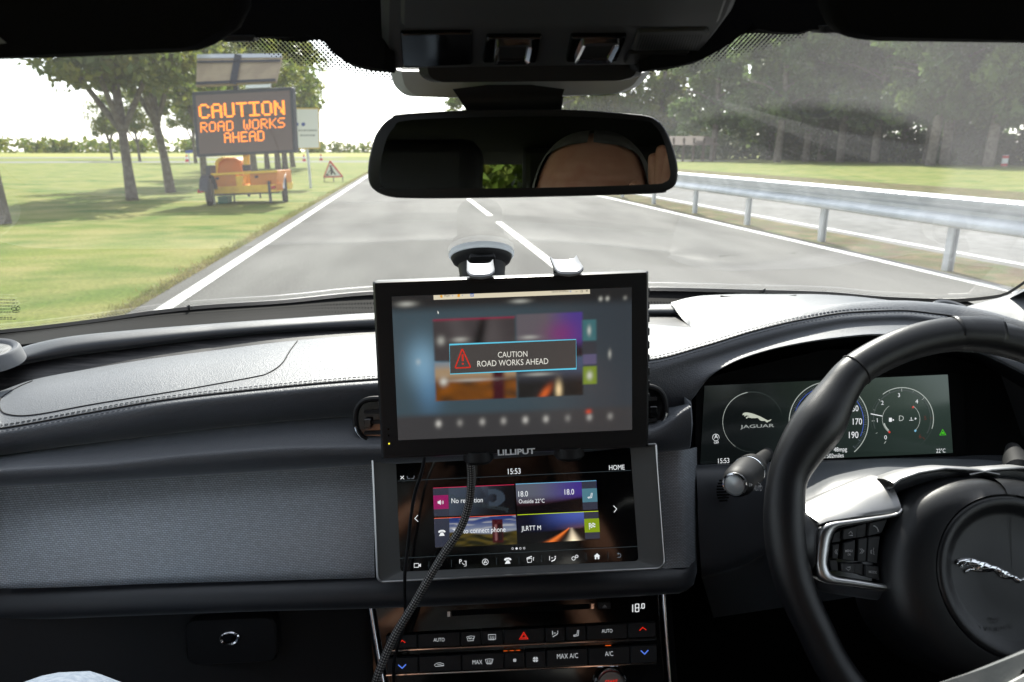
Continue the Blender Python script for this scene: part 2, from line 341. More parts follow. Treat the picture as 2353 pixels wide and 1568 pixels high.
def glassmat(name, dust, fk=1.0):
    m = bpy.data.materials.new(name); m.use_nodes = True; n = m.node_tree; n.nodes.remove(n.nodes['Principled BSDF']); out = n.nodes['Material Output']
    tr = n.nodes.new('ShaderNodeBsdfTransparent'); tr.inputs[0].default_value = (.94, .965, .945, 1)
    gl = n.nodes.new('ShaderNodeBsdfGlossy'); gl.inputs['Roughness'].default_value = 0.0
    fr = n.nodes.new('ShaderNodeLayerWeight'); fr.inputs[0].default_value = .5
    pw = n.nodes.new('ShaderNodeMath'); pw.operation = 'POWER'; pw.inputs[1].default_value = 5.0; n.links.new(fr.outputs['Facing'], pw.inputs[0])
    mm = n.nodes.new('ShaderNodeMath'); mm.operation = 'MULTIPLY_ADD'; mm.inputs[1].default_value = .95 * fk; mm.inputs[2].default_value = .05 * fk; n.links.new(pw.outputs[0], mm.inputs[0])
    mx = n.nodes.new('ShaderNodeMixShader'); n.links.new(mm.outputs[0], mx.inputs[0]); n.links.new(tr.outputs[0], mx.inputs[1]); n.links.new(gl.outputs[0], mx.inputs[2])
    if dust:
        tc = n.nodes.new('ShaderNodeTexCoord')
        v = n.nodes.new('ShaderNodeTexVoronoi'); v.inputs['Scale'].default_value = 330; v.inputs['Randomness'].default_value = 1
        lt = n.nodes.new('ShaderNodeMath'); lt.operation = 'LESS_THAN'; lt.inputs[1].default_value = .13
        ns = n.nodes.new('ShaderNodeTexNoise'); ns.inputs['Scale'].default_value = 6
        rr = n.nodes.new('ShaderNodeMapRange'); rr.inputs['From Min'].default_value = .48; rr.inputs['From Max'].default_value = .62
        a = n.nodes.new('ShaderNodeMath'); a.operation = 'MULTIPLY'; b_ = n.nodes.new('ShaderNodeMath'); b_.operation = 'MULTIPLY_ADD'; b_.inputs[1].default_value = .10; b_.inputs[2].default_value = dust
        # haze painted in for the dash's reflection, outside an arc through three glass points
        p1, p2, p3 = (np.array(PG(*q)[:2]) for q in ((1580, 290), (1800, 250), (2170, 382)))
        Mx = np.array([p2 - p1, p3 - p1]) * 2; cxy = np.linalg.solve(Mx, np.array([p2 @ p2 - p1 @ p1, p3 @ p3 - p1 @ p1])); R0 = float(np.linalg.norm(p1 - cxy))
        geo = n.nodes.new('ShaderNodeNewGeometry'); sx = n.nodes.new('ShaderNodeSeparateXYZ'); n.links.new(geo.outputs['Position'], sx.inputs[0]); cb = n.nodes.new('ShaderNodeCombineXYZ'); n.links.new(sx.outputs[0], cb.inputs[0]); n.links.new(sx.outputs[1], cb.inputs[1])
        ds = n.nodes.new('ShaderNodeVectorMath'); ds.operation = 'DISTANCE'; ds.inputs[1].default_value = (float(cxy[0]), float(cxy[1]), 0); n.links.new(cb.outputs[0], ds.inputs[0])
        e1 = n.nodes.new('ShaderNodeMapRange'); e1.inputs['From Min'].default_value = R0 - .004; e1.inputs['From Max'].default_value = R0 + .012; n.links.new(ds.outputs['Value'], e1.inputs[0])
        e2 = n.nodes.new('ShaderNodeMapRange'); e2.inputs['From Min'].default_value = .08; e2.inputs['From Max'].default_value = .34; e2.inputs['To Max'].default_value = REFL_HAZE; n.links.new(sx.outputs[0], e2.inputs[0])
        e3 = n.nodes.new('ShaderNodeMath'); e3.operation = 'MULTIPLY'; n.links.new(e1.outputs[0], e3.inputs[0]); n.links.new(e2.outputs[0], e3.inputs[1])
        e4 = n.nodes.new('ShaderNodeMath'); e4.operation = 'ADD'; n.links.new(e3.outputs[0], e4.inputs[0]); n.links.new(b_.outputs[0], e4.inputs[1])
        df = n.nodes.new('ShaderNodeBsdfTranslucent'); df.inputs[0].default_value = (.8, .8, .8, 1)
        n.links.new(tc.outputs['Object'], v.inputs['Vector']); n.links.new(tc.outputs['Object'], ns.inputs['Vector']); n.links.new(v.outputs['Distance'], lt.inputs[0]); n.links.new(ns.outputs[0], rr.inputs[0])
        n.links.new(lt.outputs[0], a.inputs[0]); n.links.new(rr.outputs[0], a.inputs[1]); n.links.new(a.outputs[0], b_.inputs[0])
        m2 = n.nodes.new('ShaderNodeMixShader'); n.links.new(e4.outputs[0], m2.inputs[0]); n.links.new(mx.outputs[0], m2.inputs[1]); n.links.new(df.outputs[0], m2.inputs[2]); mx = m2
    n.links.new(mx.outputs[0], out.inputs[0]); return m
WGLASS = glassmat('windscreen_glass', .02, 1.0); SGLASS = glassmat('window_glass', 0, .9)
# ================================================================== OUTSIDE
ROADH = atan((U0 - 933) / (437 * sin(PITCH) + F * cos(PITCH))) - YAW
ev = np.array([-sin(ROADH), cos(ROADH), 0]); lv = np.array([cos(ROADH), sin(ROADH), 0])
def RD(lat, lon, z=0.0): return lv * lat + ev * lon + np.array([0, 0, z - EYE])   # road frame, z above the ground
def ground_mat(name, c1, c2, c3, s1, s2, bump=.02, st=(1, 1, 1), hf=9, hk=.5):
    m = mat(name, c1, .9, spec=.1); n = m.node_tree; b = n.nodes['Principled BSDF']; tc = n.nodes.new('ShaderNodeTexCoord')
    def noise(s, lo, hi, d=6, sc=(1, 1, 1)):
        mp = n.nodes.new('ShaderNodeMapping'); mp.inputs['Scale'].default_value = sc
        t = n.nodes.new('ShaderNodeTexNoise'); t.inputs['Scale'].default_value = s; t.inputs['Detail'].default_value = d
        r = n.nodes.new('ShaderNodeMapRange'); r.inputs['From Min'].default_value = lo; r.inputs['From Max'].default_value = hi
        n.links.new(tc.outputs['Object'], mp.inputs[0]); n.links.new(mp.outputs[0], t.inputs[0]); n.links.new(t.outputs[0], r.inputs[0]); return r.outputs[0], t.outputs[0]
    def mix(f, a, c):
        x = n.nodes.new('ShaderNodeMix'); x.data_type = 'RGBA'; n.links.new(f, x.inputs[0])
        for s, k in ((a, 6), (c, 7)):
            if isinstance(s, tuple): x.inputs[k].default_value = (*s, 1)
            else: n.links.new(s, x.inputs[k])
        return x.outputs[2]
    f1, _ = noise(s1, .42, .62, 6, st); f2, h2 = noise(s2, .4, .65, 8, st); f3, h3 = noise(s2 * hf, .3, .75, 5)
    c = mix(f1, c1, c2); c = mix(f2, c, c3); dk = tuple(q * .6 for q in c1)
    x = n.nodes.new('ShaderNodeMix'); x.data_type = 'RGBA'; x.blend_type = 'MULTIPLY'; x.inputs[0].default_value = hk
    rr = n.nodes.new('ShaderNodeMapRange'); rr.inputs['From Min'].default_value = .3; rr.inputs['From Max'].default_value = .7; rr.inputs['To Min'].default_value = .45; rr.inputs['To Max'].default_value = 1.25
    n.links.new(h3, rr.inputs[0]); n.links.new(c, x.inputs[6]); n.links.new(rr.outputs[0], x.inputs[7]); n.links.new(x.outputs[2], b.inputs['Base Color'])
    bp = n.nodes.new('ShaderNodeBump'); bp.inputs['Strength'].default_value = .6; bp.inputs['Distance'].default_value = bump; n.links.new(h3, bp.inputs['Height']); n.links.new(bp.outputs[0], b.inputs['Normal']); return m
GRASS = ground_mat('mown_grass', (.085, .15, .024), (.175, .21, .042), (.26, .25, .085), .30, 1.0, .03, (1, 1.4, 1), 26, .6)
FIELD = ground_mat('pale_field', (.20, .24, .05), (.30, .30, .07), (.33, .31, .10), .02, .05, .05)
ASPH = ground_mat('worn_asphalt', (.185, .184, .173), (.215, .213, .20), (.125, .123, .116), .5, .9, .003, (1, .25, 1), 60, .6)
ASPH2 = ground_mat('pale_asphalt', (.21, .21, .205), (.245, .245, .24), (.17, .17, .16), .3, .5, .004)
VERGE = ground_mat('dry_verge', (.12, .085, .045), (.21, .165, .085), (.085, .11, .03), 1.6, 4.0, .06)
LINE = mat('road_paint', (.74, .74, .71), .6, var=((.40, .40, .38), 5, .50, .72))
def strip(name, m, lat0, lat1, lon0, lon1, z, n=1, sub=0, lat2=None):
    mb = MB(); rows = []
    for i in range(n + 1):
        lo = lon0 + (lon1 - lon0) * i / n; rows.append([RD(lat0, lo, z), RD(lat1, lo, z)])
    loft(mb, rows); return tag(mb.build(name, m, smooth=False), kind='structure')
mb = MB(); mb.add([RD(-900, -60), RD(900, -60), RD(900, 1500), RD(-900, 1500)], [(0, 1, 2, 3)]); tag(mb.build('lawn', GRASS, smooth=False), kind='structure')
strip('road', ASPH, -2.12, 5.32, -30, 78, .004)
strip('far_road', ASPH2, 6.25, 14.6, -30, 300, .004)
strip('planted_reserve', VERGE, 5.32, 6.25, -30, 200, .006)
strip('verge', VERGE, 14.6, 18.0, -30, 200, .006)
strip('edge_dirt', VERGE, -2.24, -2.12, -30, 78, .006)
BLADE = mat('grass_blade', (.24, .25, .08), .6, spec=.2, var=((.36, .32, .14), .9, .42, .6), trans=.4)
mb = MB(); V = []; Fc = []
for i in range(8000):
    if True: la_ = -2.12 - abs(rng.normal()) * .09; lo_ = 4.5 + 40 * rng.random() ** 1.6
    else: la_ = -2.2 - 9 * rng.random(); lo_ = 3.2 + 17 * rng.random() ** 1.4
    q = RD(la_, lo_, 0) + np.array([0, 0, EYE]); a = rng.random() * 6.283; hgt = .015 + .035 * rng.random(); w_ = .006 + .004 * lo_ / 20; d_ = np.array([cos(a), sin(a), 0]); tip = q + np.array([rng.normal() * .03, rng.normal() * .03, hgt])
    k = len(V); V += [q - d_ * w_, q + d_ * w_, tip]; Fc.append((k, k + 1, k + 2))
mb.add(V, Fc); tag(mb.build('grass', BLADE, None, local=True, smooth=False), 'short uneven grass along the left edge of the road and over the near lawn', 'grass', kind='stuff')
strip('cross_path', ASPH2, -200, 40, 78, 88, .004)
strip('field', FIELD, -600, 15, 150, 420, .004)
strip('runway', ASPH2, -500, -12, 128, 150, .008)
strip('road_marking', LINE, -1.95, -1.83, -30, 78, .010)
strip('road_marking', LINE, 5.08, 5.20, -30, 78, .010)
strip('road_marking', LINE, 6.42, 6.54, -30, 200, .010)
for lon in range(-5, 70, 6):
    strip('road_marking', LINE, 1.46, 1.57, lon + 5.9, lon + 10.7, .010)
# ---- crash barrier
rl = thing('crash_barrier', RD(5.5, 6), 'long galvanised steel crash barrier between the two roads', 'guardrail')
mb = MB(); prof = [(.030, .76), (-.02, .755), (-.045, .735), (-.05, .70), (-.03, .665), (.012, .625), (.012, .585), (-.03, .545), (-.05, .51), (-.045, .475), (-.02, .455), (.030, .45)]
def RL(lon): return float(np.interp(lon, [0, 6.1, 8.5, 12.8, 15.4, 60], [5.22, 5.37, 5.46, 5.51, 5.56, 5.62]))
rows = []
for lon in np.linspace(-8, 60, 60):
    rows.append([RD(RL(lon) - .085 + a, lon, z) for a, z in prof] + [RD(RL(lon) - .085 + a + .006, lon, z) for a, z in prof[::-1]])
loft(mb, rows, close=True); mb.build('rail', STEELG, rl)
for i, lon in enumerate([1.4, 3.75, 6.15, 8.5, 10.65, 12.85, 15.3, 17.7, 20.1, 22.5, 24.9, 27.3, 29.7, 33, 36, 39, 42, 45, 48, 51, 54, 57]):
    mb = MB(); c = RD(RL(lon) + .02, lon, .36)
    for dx, sx, sy in ((-.034, .008, .10), (.034, .008, .10), (0, .075, .008)): box(mb, c + lv * dx, (sx * .8, sy * .8, .74), None)
    mb.build('post', STEELG, rl, smooth=False)
# ---- trees
BARK = mat('bark', (.12, .10, .08), .9, spec=.1, bump=('n', 26, .9, .05), var=((.19, .17, .14), 7, .4, .65))
BARKP = mat('pale_bark', (.20, .175, .15), .9, spec=.1, bump=('n', 14, .8, .05), var=((.12, .105, .09), 4, .4, .65))
LEAF1 = mat('leaf_green', (.115, .165, .03), .42, spec=.6, var=((.23, .23, .04), 1.6, .42, .62), trans=.55)
LEAF2 = mat('leaf_dark', (.09, .15, .05), .5, spec=.45, var=((.15, .21, .06), .35, .42, .6), trans=.5)
LEAF3 = mat('leaf_bright', (.10, .15, .025), .5, spec=.4, var=((.20, .21, .04), .3, .42, .6), trans=.5)
LEAF4 = mat('leaf_shrub', (.06, .10, .035), .6, spec=.2, var=((.10, .12, .03), .3, .45, .65), trans=.2)
def leaves(mb, clumps, n, size, r):
    wts = np.array([c[1] ** 2 for c in clumps]); wts /= wts.sum(); idx = r.choice(len(clumps), n, p=wts); V = []; Fc = []
    for k, i in enumerate(idx):
        c, rad = clumps[i]; d = r.normal(size=3); d /= np.linalg.norm(d); q = np.array(c) + d * rad * (.55 + .5 * r.random()) * np.array([1, 1, .75])
        a = r.normal(size=3); a /= np.linalg.norm(a); b = np.cross(a, r.normal(size=3)); b /= np.linalg.norm(b); s = size * (.6 + .8 * r.random())
        V += [q - a * s * .6, q + b * s * .32, q + a * s * .6, q - b * s * .32]; Fc.append((4 * k, 4 * k + 1, 4 * k + 2, 4 * k + 3))
    mb.add(V, Fc)
def clump_set(r, h0, h1, rad, n, cr, shape=1.0):
    out = []
    for i in range(n):
        t = r.random(); z = h0 + (h1 - h0) * t; rr = rad * (sin(pi * min(1, max(.05, t * .85 + .12))) ** shape) * math.sqrt(r.random()); a = r.random() * 2 * pi
        out.append(((rr * cos(a), rr * sin(a), z), cr * (.6 + .7 * r.random())))
    return out
def tree_mesh(name, limbs, clumps, nleaf, size, bark, leaf, seed):
    r = np.random.default_rng(seed); t = bpy.data.objects.new(name, None); t.empty_display_size = .3
    mb = MB()
    for P, R in limbs:
        cp = catmull(P, 5); tube(mb, cp, list(np.interp(np.linspace(0, len(R) - 1, len(cp)), range(len(R)), R)), 9)
    tr = mb.build('trunk', bark, None, local=True, auto=0); tr.parent = t
    mb = MB(); leaves(mb, clumps, nleaf, size, r); cr = mb.build('crown', leaf, None, local=True, smooth=False); cr.parent = t
    return t, [tr, cr]
def put(proto, lat, lon, rot, sc, label, group, cat='tree', zs=1.0, first=False, name=None):
    t, ch = proto
    if not first:
        t2 = t.copy(); nch = []
        for c in ch: c2 = c.copy(); COL.objects.link(c2); c2.parent = t2; nch.append(c2)
        t = t2
        if name: t.name = name
    COL.objects.link(t); q = RD(lat, lon, -.06); t.location = (q[0], q[1], q[2] + EYE); t.rotation_euler = (0, 0, rot); t.scale = (sc, sc, sc * zs); return tag(t, label, cat, group)
r = np.random.default_rng(3)
def lime(seed, bend, fork, spread, nl):
    r = np.random.default_rng(seed); zf = fork; limbs = [([(0, 0, -.1), (bend * .35, 0, zf * .5), (bend, 0, zf)], [.16, .11, .10])]
    tops = []
    for a, sp, h, rad in ((pi, spread, 2.0, .085), (2.0, .35, 2.8, .12), (.1, spread * .8, 1.9, .08), (4.4, .9, 2.3, .08)):
        ex, ey = sp * cos(a), sp * sin(a); limbs.append(([(bend, 0, zf - .05), (bend + ex * .45, ey * .45, zf + h * .42), (bend + ex, ey, zf + h)], [rad, rad * .8, rad * .5])); tops.append((bend + ex, ey, zf + h))
    cl = clump_set(r, zf + 1.2, zf + 4.6, 2.1, 40, .6, .6)
    for tx, ty, tz in tops:
        for k in range(5): cl.append(((tx + r.normal() * .4, ty + r.normal() * .4, tz + .15 + r.normal() * .35), .5))
    for k in range(12):
        a = r.random() * 2 * pi; cl.append(((1.5 * cos(a), 1.5 * sin(a), zf + .85 + .6 * r.random()), .34))
    return limbs, cl
la = lime(11, .0, 1.72, 1.25, 0); A = tree_mesh('broadleaf_tree', la[0], la[1], 6800, .17, BARK, LEAF1, 5)
lb = lime(23, -.15, 1.95, .9, 0); B = tree_mesh('broadleaf_tree', lb[0], lb[1], 6800, .17, BARK, LEAF1, 6)
gl = 'young broadleaf trees on the left lawn'
put(A, -6.74, 18.4, ROADH, 1.0, 'broadleaf tree with a forked trunk left of the trailer, nearest whole trunk', gl, first=True)
put(B, -6.86, 21.7, ROADH, 1.02, 'broadleaf tree with a leaning trunk just left of the orange message board', gl, first=True)
put(B, -6.78, 12.75, 0.05, 1.0, 'broadleaf tree at the left edge whose trunk foot is cut off by the frame', gl, zs=1.75)
put(A, -7.3, 27.0, 2.3, 1.05, 'broadleaf tree whose crown shows above the solar panel', gl)
for i, (la_, lo_, ro, sc, lb_) in enumerate([(-7.6, 43.7, 2.9, 1.35, 'far broadleaf tree right of the message board, second trunk from the sign pole'), (-7.9, 48, 1.9, 1.4, 'far broadleaf tree with its trunk just behind the board edge'), (-9.4, 50, 3.1, 1.35, 'far broadleaf tree with its trunk under the middle of the message board'), (-8.4, 54.5, .9, 1.4, 'farthest of the trees behind the white sign'), (-7.4, 36, 4.0, 1.25, 'broadleaf tree whose crown hangs over the white sign')]):
    put(B if i % 2 else A, la_, lo_, ro, sc, lb_, 'trees in line behind the trailer')
for la_, lo_, ro, lb_ in ((-30.8, 88, .4, 'small thin tree between the two forked trunks, far back'), (-38.8, 101, 2.4, 'small thin tree far back left of the forked trunk'), (-21, 75, 5.0, 'small thin tree far back left of the message board')):
    put(A, la_, lo_, ro, 1.25, lb_, 'small far trees on the lawn')
# right-hand wood
def wood_tree(seed, h, rad, fork, leaf, nl, sz, bark):
    r = np.random.default_rng(seed); limbs = [([(0, 0, -.2), (.12, 0, h * .35), (-.05, .1, h * .72)], [.42, .33, .16])]
    for k in range(5):
        a = r.random() * 2 * pi; z = fork + r.random() * h * .3; limbs.append(([(0, 0, z), (cos(a) * rad * .4, sin(a) * rad * .4, z + 1.2), (cos(a) * rad * .8, sin(a) * rad * .8, z + 1.8)], [.14, .1, .04]))
    return tree_mesh('woodland_tree', limbs, clump_set(r, fork, h, rad, 60, 1.35, .5), nl, sz, bark, leaf, seed)
W = [wood_tree(41, 17, 5.4, 3.6, LEAF2, 9000, .55, BARKP), wood_tree(42, 19, 6.0, 3.8, LEAF2, 10000, .55, BARKP), wood_tree(43, 15, 5.6, 2.0, LEAF3, 8000, .55, BARKP)]
used = [False] * 3
def wput(k, *a, **b):
    put(W[k], *a, first=not used[k], **b); used[k] = True
gw = 'trees along the front of the right-hand wood'
desc = {39.65: 'first pale trunk right of the mirror', 44.44: 'second pale trunk right of the mirror', 46.41: 'third pale trunk from the mirror', 46.51: 'pale trunk left of the gap in the wood', 42.85: 'thick pale trunk right of the yellow gap', 44.94: 'thickest pale trunk, by the red and white marker'}
for i, (la_, lo_, sc) in enumerate([(39.65, 71.3, 1.0), (44.44, 73.7, 1.0), (46.41, 70.3, 1.05), (46.51, 64.8, 1.0), (42.85, 52.6, .95), (44.94, 49.0, 1.0)]):
    wput(i % 2, la_, lo_, i * 1.3, sc, 'woodland tree: ' + desc[la_], gw)
pos = [(50, 62, 'crown filling the gap between the pale trunks'), (47, 56, 'crown between the two thickest pale trunks'), (49, 78, 'crown behind the second pale trunk'), (54, 47, 'half hidden behind the thickest pale trunk'), (58, 58, 'dark crown behind the pale trunks, far right'), (55, 72, 'tall crown behind the middle of the wood'), (52, 82, 'tall crown behind the first pale trunk'), (60, 44, 'dark crown at the right edge of the windscreen'), (50, 92, 'dark crown above the shelter roof'), (60, 88, 'crown at the back left of the wood'), (66, 66, 'crown at the back of the wood, right half'), (70, 52, 'crown at the back right of the wood'), (38, 84, 'lower crown left of the first pale trunk')]
for i, (la_, lo_, lb_) in enumerate(pos): wput(i % 2, la_, lo_, i * 2.1, 1.0 + .06 * (i % 3), 'woodland tree, ' + lb_, 'trees inside the right-hand wood')
for i, (la_, lo_, sc, lb_) in enumerate([(24, 118, 1.3, 'tree nearest the mirror edge, past the barrier'), (33, 124, 1.45, 'tree behind the left end of the timber shelter'), (43, 116, 1.4, 'tree right of the timber shelter'), (17, 165, 1.3, 'tree farthest along the far road'), (29, 150, 1.5, 'tree behind the others, above the shelter roof'), (52, 122, 1.5, 'tree behind the first pale trunk'), (40, 140, 1.7, 'tall tree at the back, right of the shelter')]):
    wput(2, la_, lo_, i * 1.7, sc, 'sunlit bright green ' + lb_, 'sunlit trees beyond the shelter')
mb = MB(); cl = []
for i in range(210):
    t = r.random(); la_ = 62 + r.random() * 26; lo_ = 30 + 90 * t; cl.append((RD(la_, lo_, 1 + 15 * r.random()) + np.array([0, 0, EYE]), 2.6 + 1.5 * r.random()))
for i in range(70): cl.append((RD(44 + 34 * r.random(), 92 + 46 * r.random(), 1 + 11 * r.random()) + np.array([0, 0, EYE]), 2.4 + 1.4 * r.random()))
leaves(mb, cl, 21000, .95, r); tag(mb.build('wood_interior', LEAF2, None, local=True, smooth=False), 'dense green depth of the wood behind the pale trunks', 'wood', kind='stuff')
# undergrowth and far hedges: masses nobody could count
mb = MB(); cl = []
for i in range(95):
    t = r.random(); la_ = 50 + r.random() * 9; lo_ = 36 + 60 * t; q = RD(la_, lo_, .4 + 2.2 * r.random()) + np.array([0, 0, EYE]); cl.append((q, 1.5 + r.random()))
for i in range(60):
    q = RD(37 + 22 * r.random(), 84 + 34 * r.random(), .5 + 3.5 * r.random()) + np.array([0, 0, EYE]); cl.append((q, 1.8 + 1.2 * r.random()))
leaves(mb, cl, 15000, .62, r); tag(mb.build('undergrowth', LEAF4, None, local=True, smooth=False), 'dark undergrowth along the foot of the right-hand wood', 'undergrowth', kind='stuff')
mb = MB(); cl = []
for i in range(330):
    la_ = -620 + 640 * r.random(); q = RD(la_, 430 + r.normal() * 6, 1 + 3.5 * r.random()) + np.array([0, 0, EYE]); cl.append((q, 3.5 + 2 * r.random()))
for i in range(120):
    q = RD(-330 + 240 * r.random(), 400 + r.normal() * 6, 1 + 5.5 * r.random()) + np.array([0, 0, EYE]); cl.append((q, 4))
leaves(mb, cl, 16000, 2.2, r); tag(mb.build('far_hedgerow', LEAF3, None, local=True, smooth=False), 'far green hedgerow on the skyline beyond the fields', 'hedge', kind='stuff')
# ---- trees behind the car, seen only in the mirror
for i, (x, y) in enumerate([(-7, -13), (-2.5, -15), (-11, -15), (2.5, -17), (7, -14)]):
    t = put(W[2], 0, 0, i * 1.1, .55, ['bright tree behind the car, reflected in the mirror', 'bright tree straight behind the car', 'bright tree behind the car, outermost on the passenger side', 'bright tree behind the car towards the driver side', 'bright tree behind the car, outermost on the driver side'][i], 'trees behind the car'); t.location = (x, y, -.8)
# ---- message-board trailer
NAVY = mat('navy_frame', (.018, .022, .035), .45); YEL = mat('yellow_paint', (.80, .50, .03), .45, var=((.66, .38, .03), 5, .5, .7)); ORA = mat('orange_paint', (.60, .21, .02), .5, var=((.55, .20, .03), 6, .5, .7))
PANEL = mat('board_face', (.105, .066, .062), .32, spec=.5); TAN = mat('solar_backing', (.36, .28, .19), .6, var=((.30, .23, .16), 3, .45, .6)); ALU = mat('aluminium', (.6, .62, .64), .35, metal=.9)
AMBER = emit('amber_lamps', (1.9, .44, .006), 1.6); REDL = mat('red_lens', (.45, .015, .012), .25); AMBL = mat('amber_lens', (.6, .18, .01), .3); GREENB = mat('green_box_paint', (.02, .16, .10), .5)
tc0 = G(566, 468); ty = tc0[1]
tt = thing('message_board_trailer', (tc0[0], tc0[1], -EYE), 'yellow trailer carrying a large dark message board lit with amber CAUTION ROAD WORKS AHEAD', 'message sign')
pb = Plane(PY(560, 280, ty + .05), 0, -4, 1.5)
bd = [(440, 211.5), (673, 199.5), (681, 351), (451, 361.6)]
mb = MB(); prism(mb, pb, rpoly(bd, 5), -.20, 0, ch=.012); fr = mb.build('board_frame', NAVY, tt)
mb = MB(); ins = [(449, 219.5), (665.5, 208), (673, 344.5), (458.5, 354.5)]; flat(mb, pb, ins, .004); fc = mb.build('board_face', PANEL, tt, smooth=False)
FONT = {'A': '01110 10001 10001 11111 10001 10001 10001', 'C': '01110 10001 10000 10000 10000 10001 01110', 'D': '11110 10001 10001 10001 10001 10001 11110', 'E': '11111 10000 10000 11110 10000 10000 11111',
        'H': '10001 10001 10001 11111 10001 10001 10001', 'I': '11111 00100 00100 00100 00100 00100 11111', 'K': '10001 10010 10100 11000 10100 10010 10001', 'N': '10001 11001 11001 10101 10011 10011 10001', 'O': '01110 10001 10001 10001 10001 10001 01110',
        'R': '11110 10001 10001 11110 10100 10010 10001', 'S': '01111 10000 10000 01110 00001 00001 11110', 'T': '11111 00100 00100 00100 00100 00100 00100', 'U': '10001 10001 10001 10001 10001 10001 01110', 'W': '10001 10001 10001 10101 10101 10101 01010'}
def dots(s, bl, br, tl, bold):
    """dot-matrix line between baseline-left, baseline-right and top-left pixels"""
    mb = MB(); bl, br, tl = (np.array(pb.hit(*q)) for q in (bl, br, tl)); X = br - bl; Yv = tl - bl; n = len(s) * 6 - 1
    for ci, ch in enumerate(s):
        if ch == ' ': continue
        for ry, row in enumerate(FONT[ch].split()):
            for rx, b in enumerate(row):
                if b == '0': continue
                for sx in ((-.24, .24) if bold else (0,)):
                    q = bl + X * ((ci * 6 + rx + .5 + sx) / n) + Yv * ((6 - ry + .5) / 7); rr = np.linalg.norm(Yv) / 7 * .45
                    mb.add([q + pb.n * .012 + (pb.ax * cos(pi * k / 4 + .39) * rr * (1 if bold else 1.12) + pb.az * sin(pi * k / 4 + .39) * rr) for k in range(8)], [tuple(range(8))])
    return mb
m_ = dots('CAUTION', (459, 273.5), (655, 264), (456, 240), True); m_.build('amber_lettering', AMBER, fc, smooth=False)
m_ = dots('ROAD WORKS', (461, 305), (655, 293.5), (460, 281.5), False); m_.build('amber_lettering', AMBER, fc, smooth=False)
m_ = dots('AHEAD', (516, 329), (608, 324), (514.5, 305), False); m_.build('amber_lettering', AMBER, fc, smooth=False)
psol = Plane(PY(548, 160, ty + .25), -38, -4, 0)
mb = MB(); prism(mb, psol, [(453, 129), (649, 127.5), (634.5, 188), (450, 197.5)], -.05, 0); sp = mb.build('solar_panel', TAN, tt, smooth=False)
mb = MB(); stroke(mb, psol, [(453, 131), (648, 129)], 9, .02); mb.build('panel_edge', ALU, sp, smooth=False)
mb = MB()
for a, b, wd in (((548, 128), (536, 196), 16), ((452, 194), (634, 186), 6), ((453, 145), (645, 142), 5)): stroke(mb, psol, [a, b], wd, .035)
mb.build('panel_brace', NAVY, sp, smooth=False)
mb = MB(); q0 = PY(541, 190, ty + .2); box(mb, q0 + np.array([0, 0, -.1]), (.1, .1, .5)); mb.build('panel_stay', NAVY, tt, smooth=False)
mb = MB(); prism(mb, Plane(PY(590, 200, ty + .1), 0), rpoly([(566, 194), (622, 191), (622, 201), (566, 204)], 2), -.06, .06); mb.build('beacon_bar', ALU, tt)
pt = Plane(PY(566, 425, ty - .12), 0, -4, 0); pt2 = Plane(PY(566, 425, ty + .75), 0, -4, 0)
mb = MB()
for y, o in ((pt, 0),):
    prism(mb, y, rpoly([(486, 400), (542, 397.5), (546, 430), (488, 434)], 2), -1.1, 0, ch=.02); prism(mb, y, rpoly([(573, 396.5), (637, 392), (640, 424), (574, 428)], 2), -1.1, 0, ch=.02)
mb.build('tool_locker', ORA, tt)
mb = MB(); prism(mb, pt, rpoly([(486, 399), (637, 391), (637, 396), (486, 404)], 1), -.02, .05); prism(mb, pt, rpoly([(488, 430), (640, 423), (638, 441), (489, 446)], 2), -1.2, .06, ch=.02); mb.build('chassis_beam', YEL, tt)
for a in ([(496, 408), (503, 407.5), (503, 413), (496, 413.5)], [(586, 404), (593, 403.5), (593, 409), (586, 409.5)], [(520, 418), (536, 417), (536, 425), (520, 426)], [(604, 414), (622, 413), (622, 419), (604, 420)]):
    mb = MB(); prism(mb, pt, rpoly(a, 1), .0, .03, ch=.005); mb.build('locker_latch' if a[0][0] not in (520, 604) else 'locker_label', NAVY if a[0][0] not in (520, 604) else ORA, tt)
mb = MB(); prism(mb, pt, [(542, 405), (560, 404), (556, 432), (546, 433)], -.2, .03); mb.build('centre_bracket', YEL, tt)
mb = MB(); prism(mb, pt2, rpoly([(501, 399), (503, 378), (510, 367), (524, 362), (545, 362), (557, 370), (562, 396)], 4), -.5, .1, ch=.03); mb.build('engine_cover', ORA, tt)
mb = MB(); prism(mb, pt2, rpoly([(496, 400), (499, 372), (506, 364), (518, 360), (520, 364), (508, 372), (503, 400)], 3), -.5, .16, ch=.02); mb.build('cover_band', YEL, tt)
mb = MB(); q = PY(567, 352, ty + .3); q1 = PY(567, 402, ty + .3); tube(mb, [q1 + np.array([0, 0, -.2]), q + np.array([0, 0, .35])], .075, 14); mb.build('mast', YEL, tt)
mb = MB(); q = PY(567, 386, ty + .26); tube(mb, [q + np.array([0, 0, -.07]), q + np.array([0, 0, .07])], .1, 14); mb.build('mast_collar', NAVY, tt)
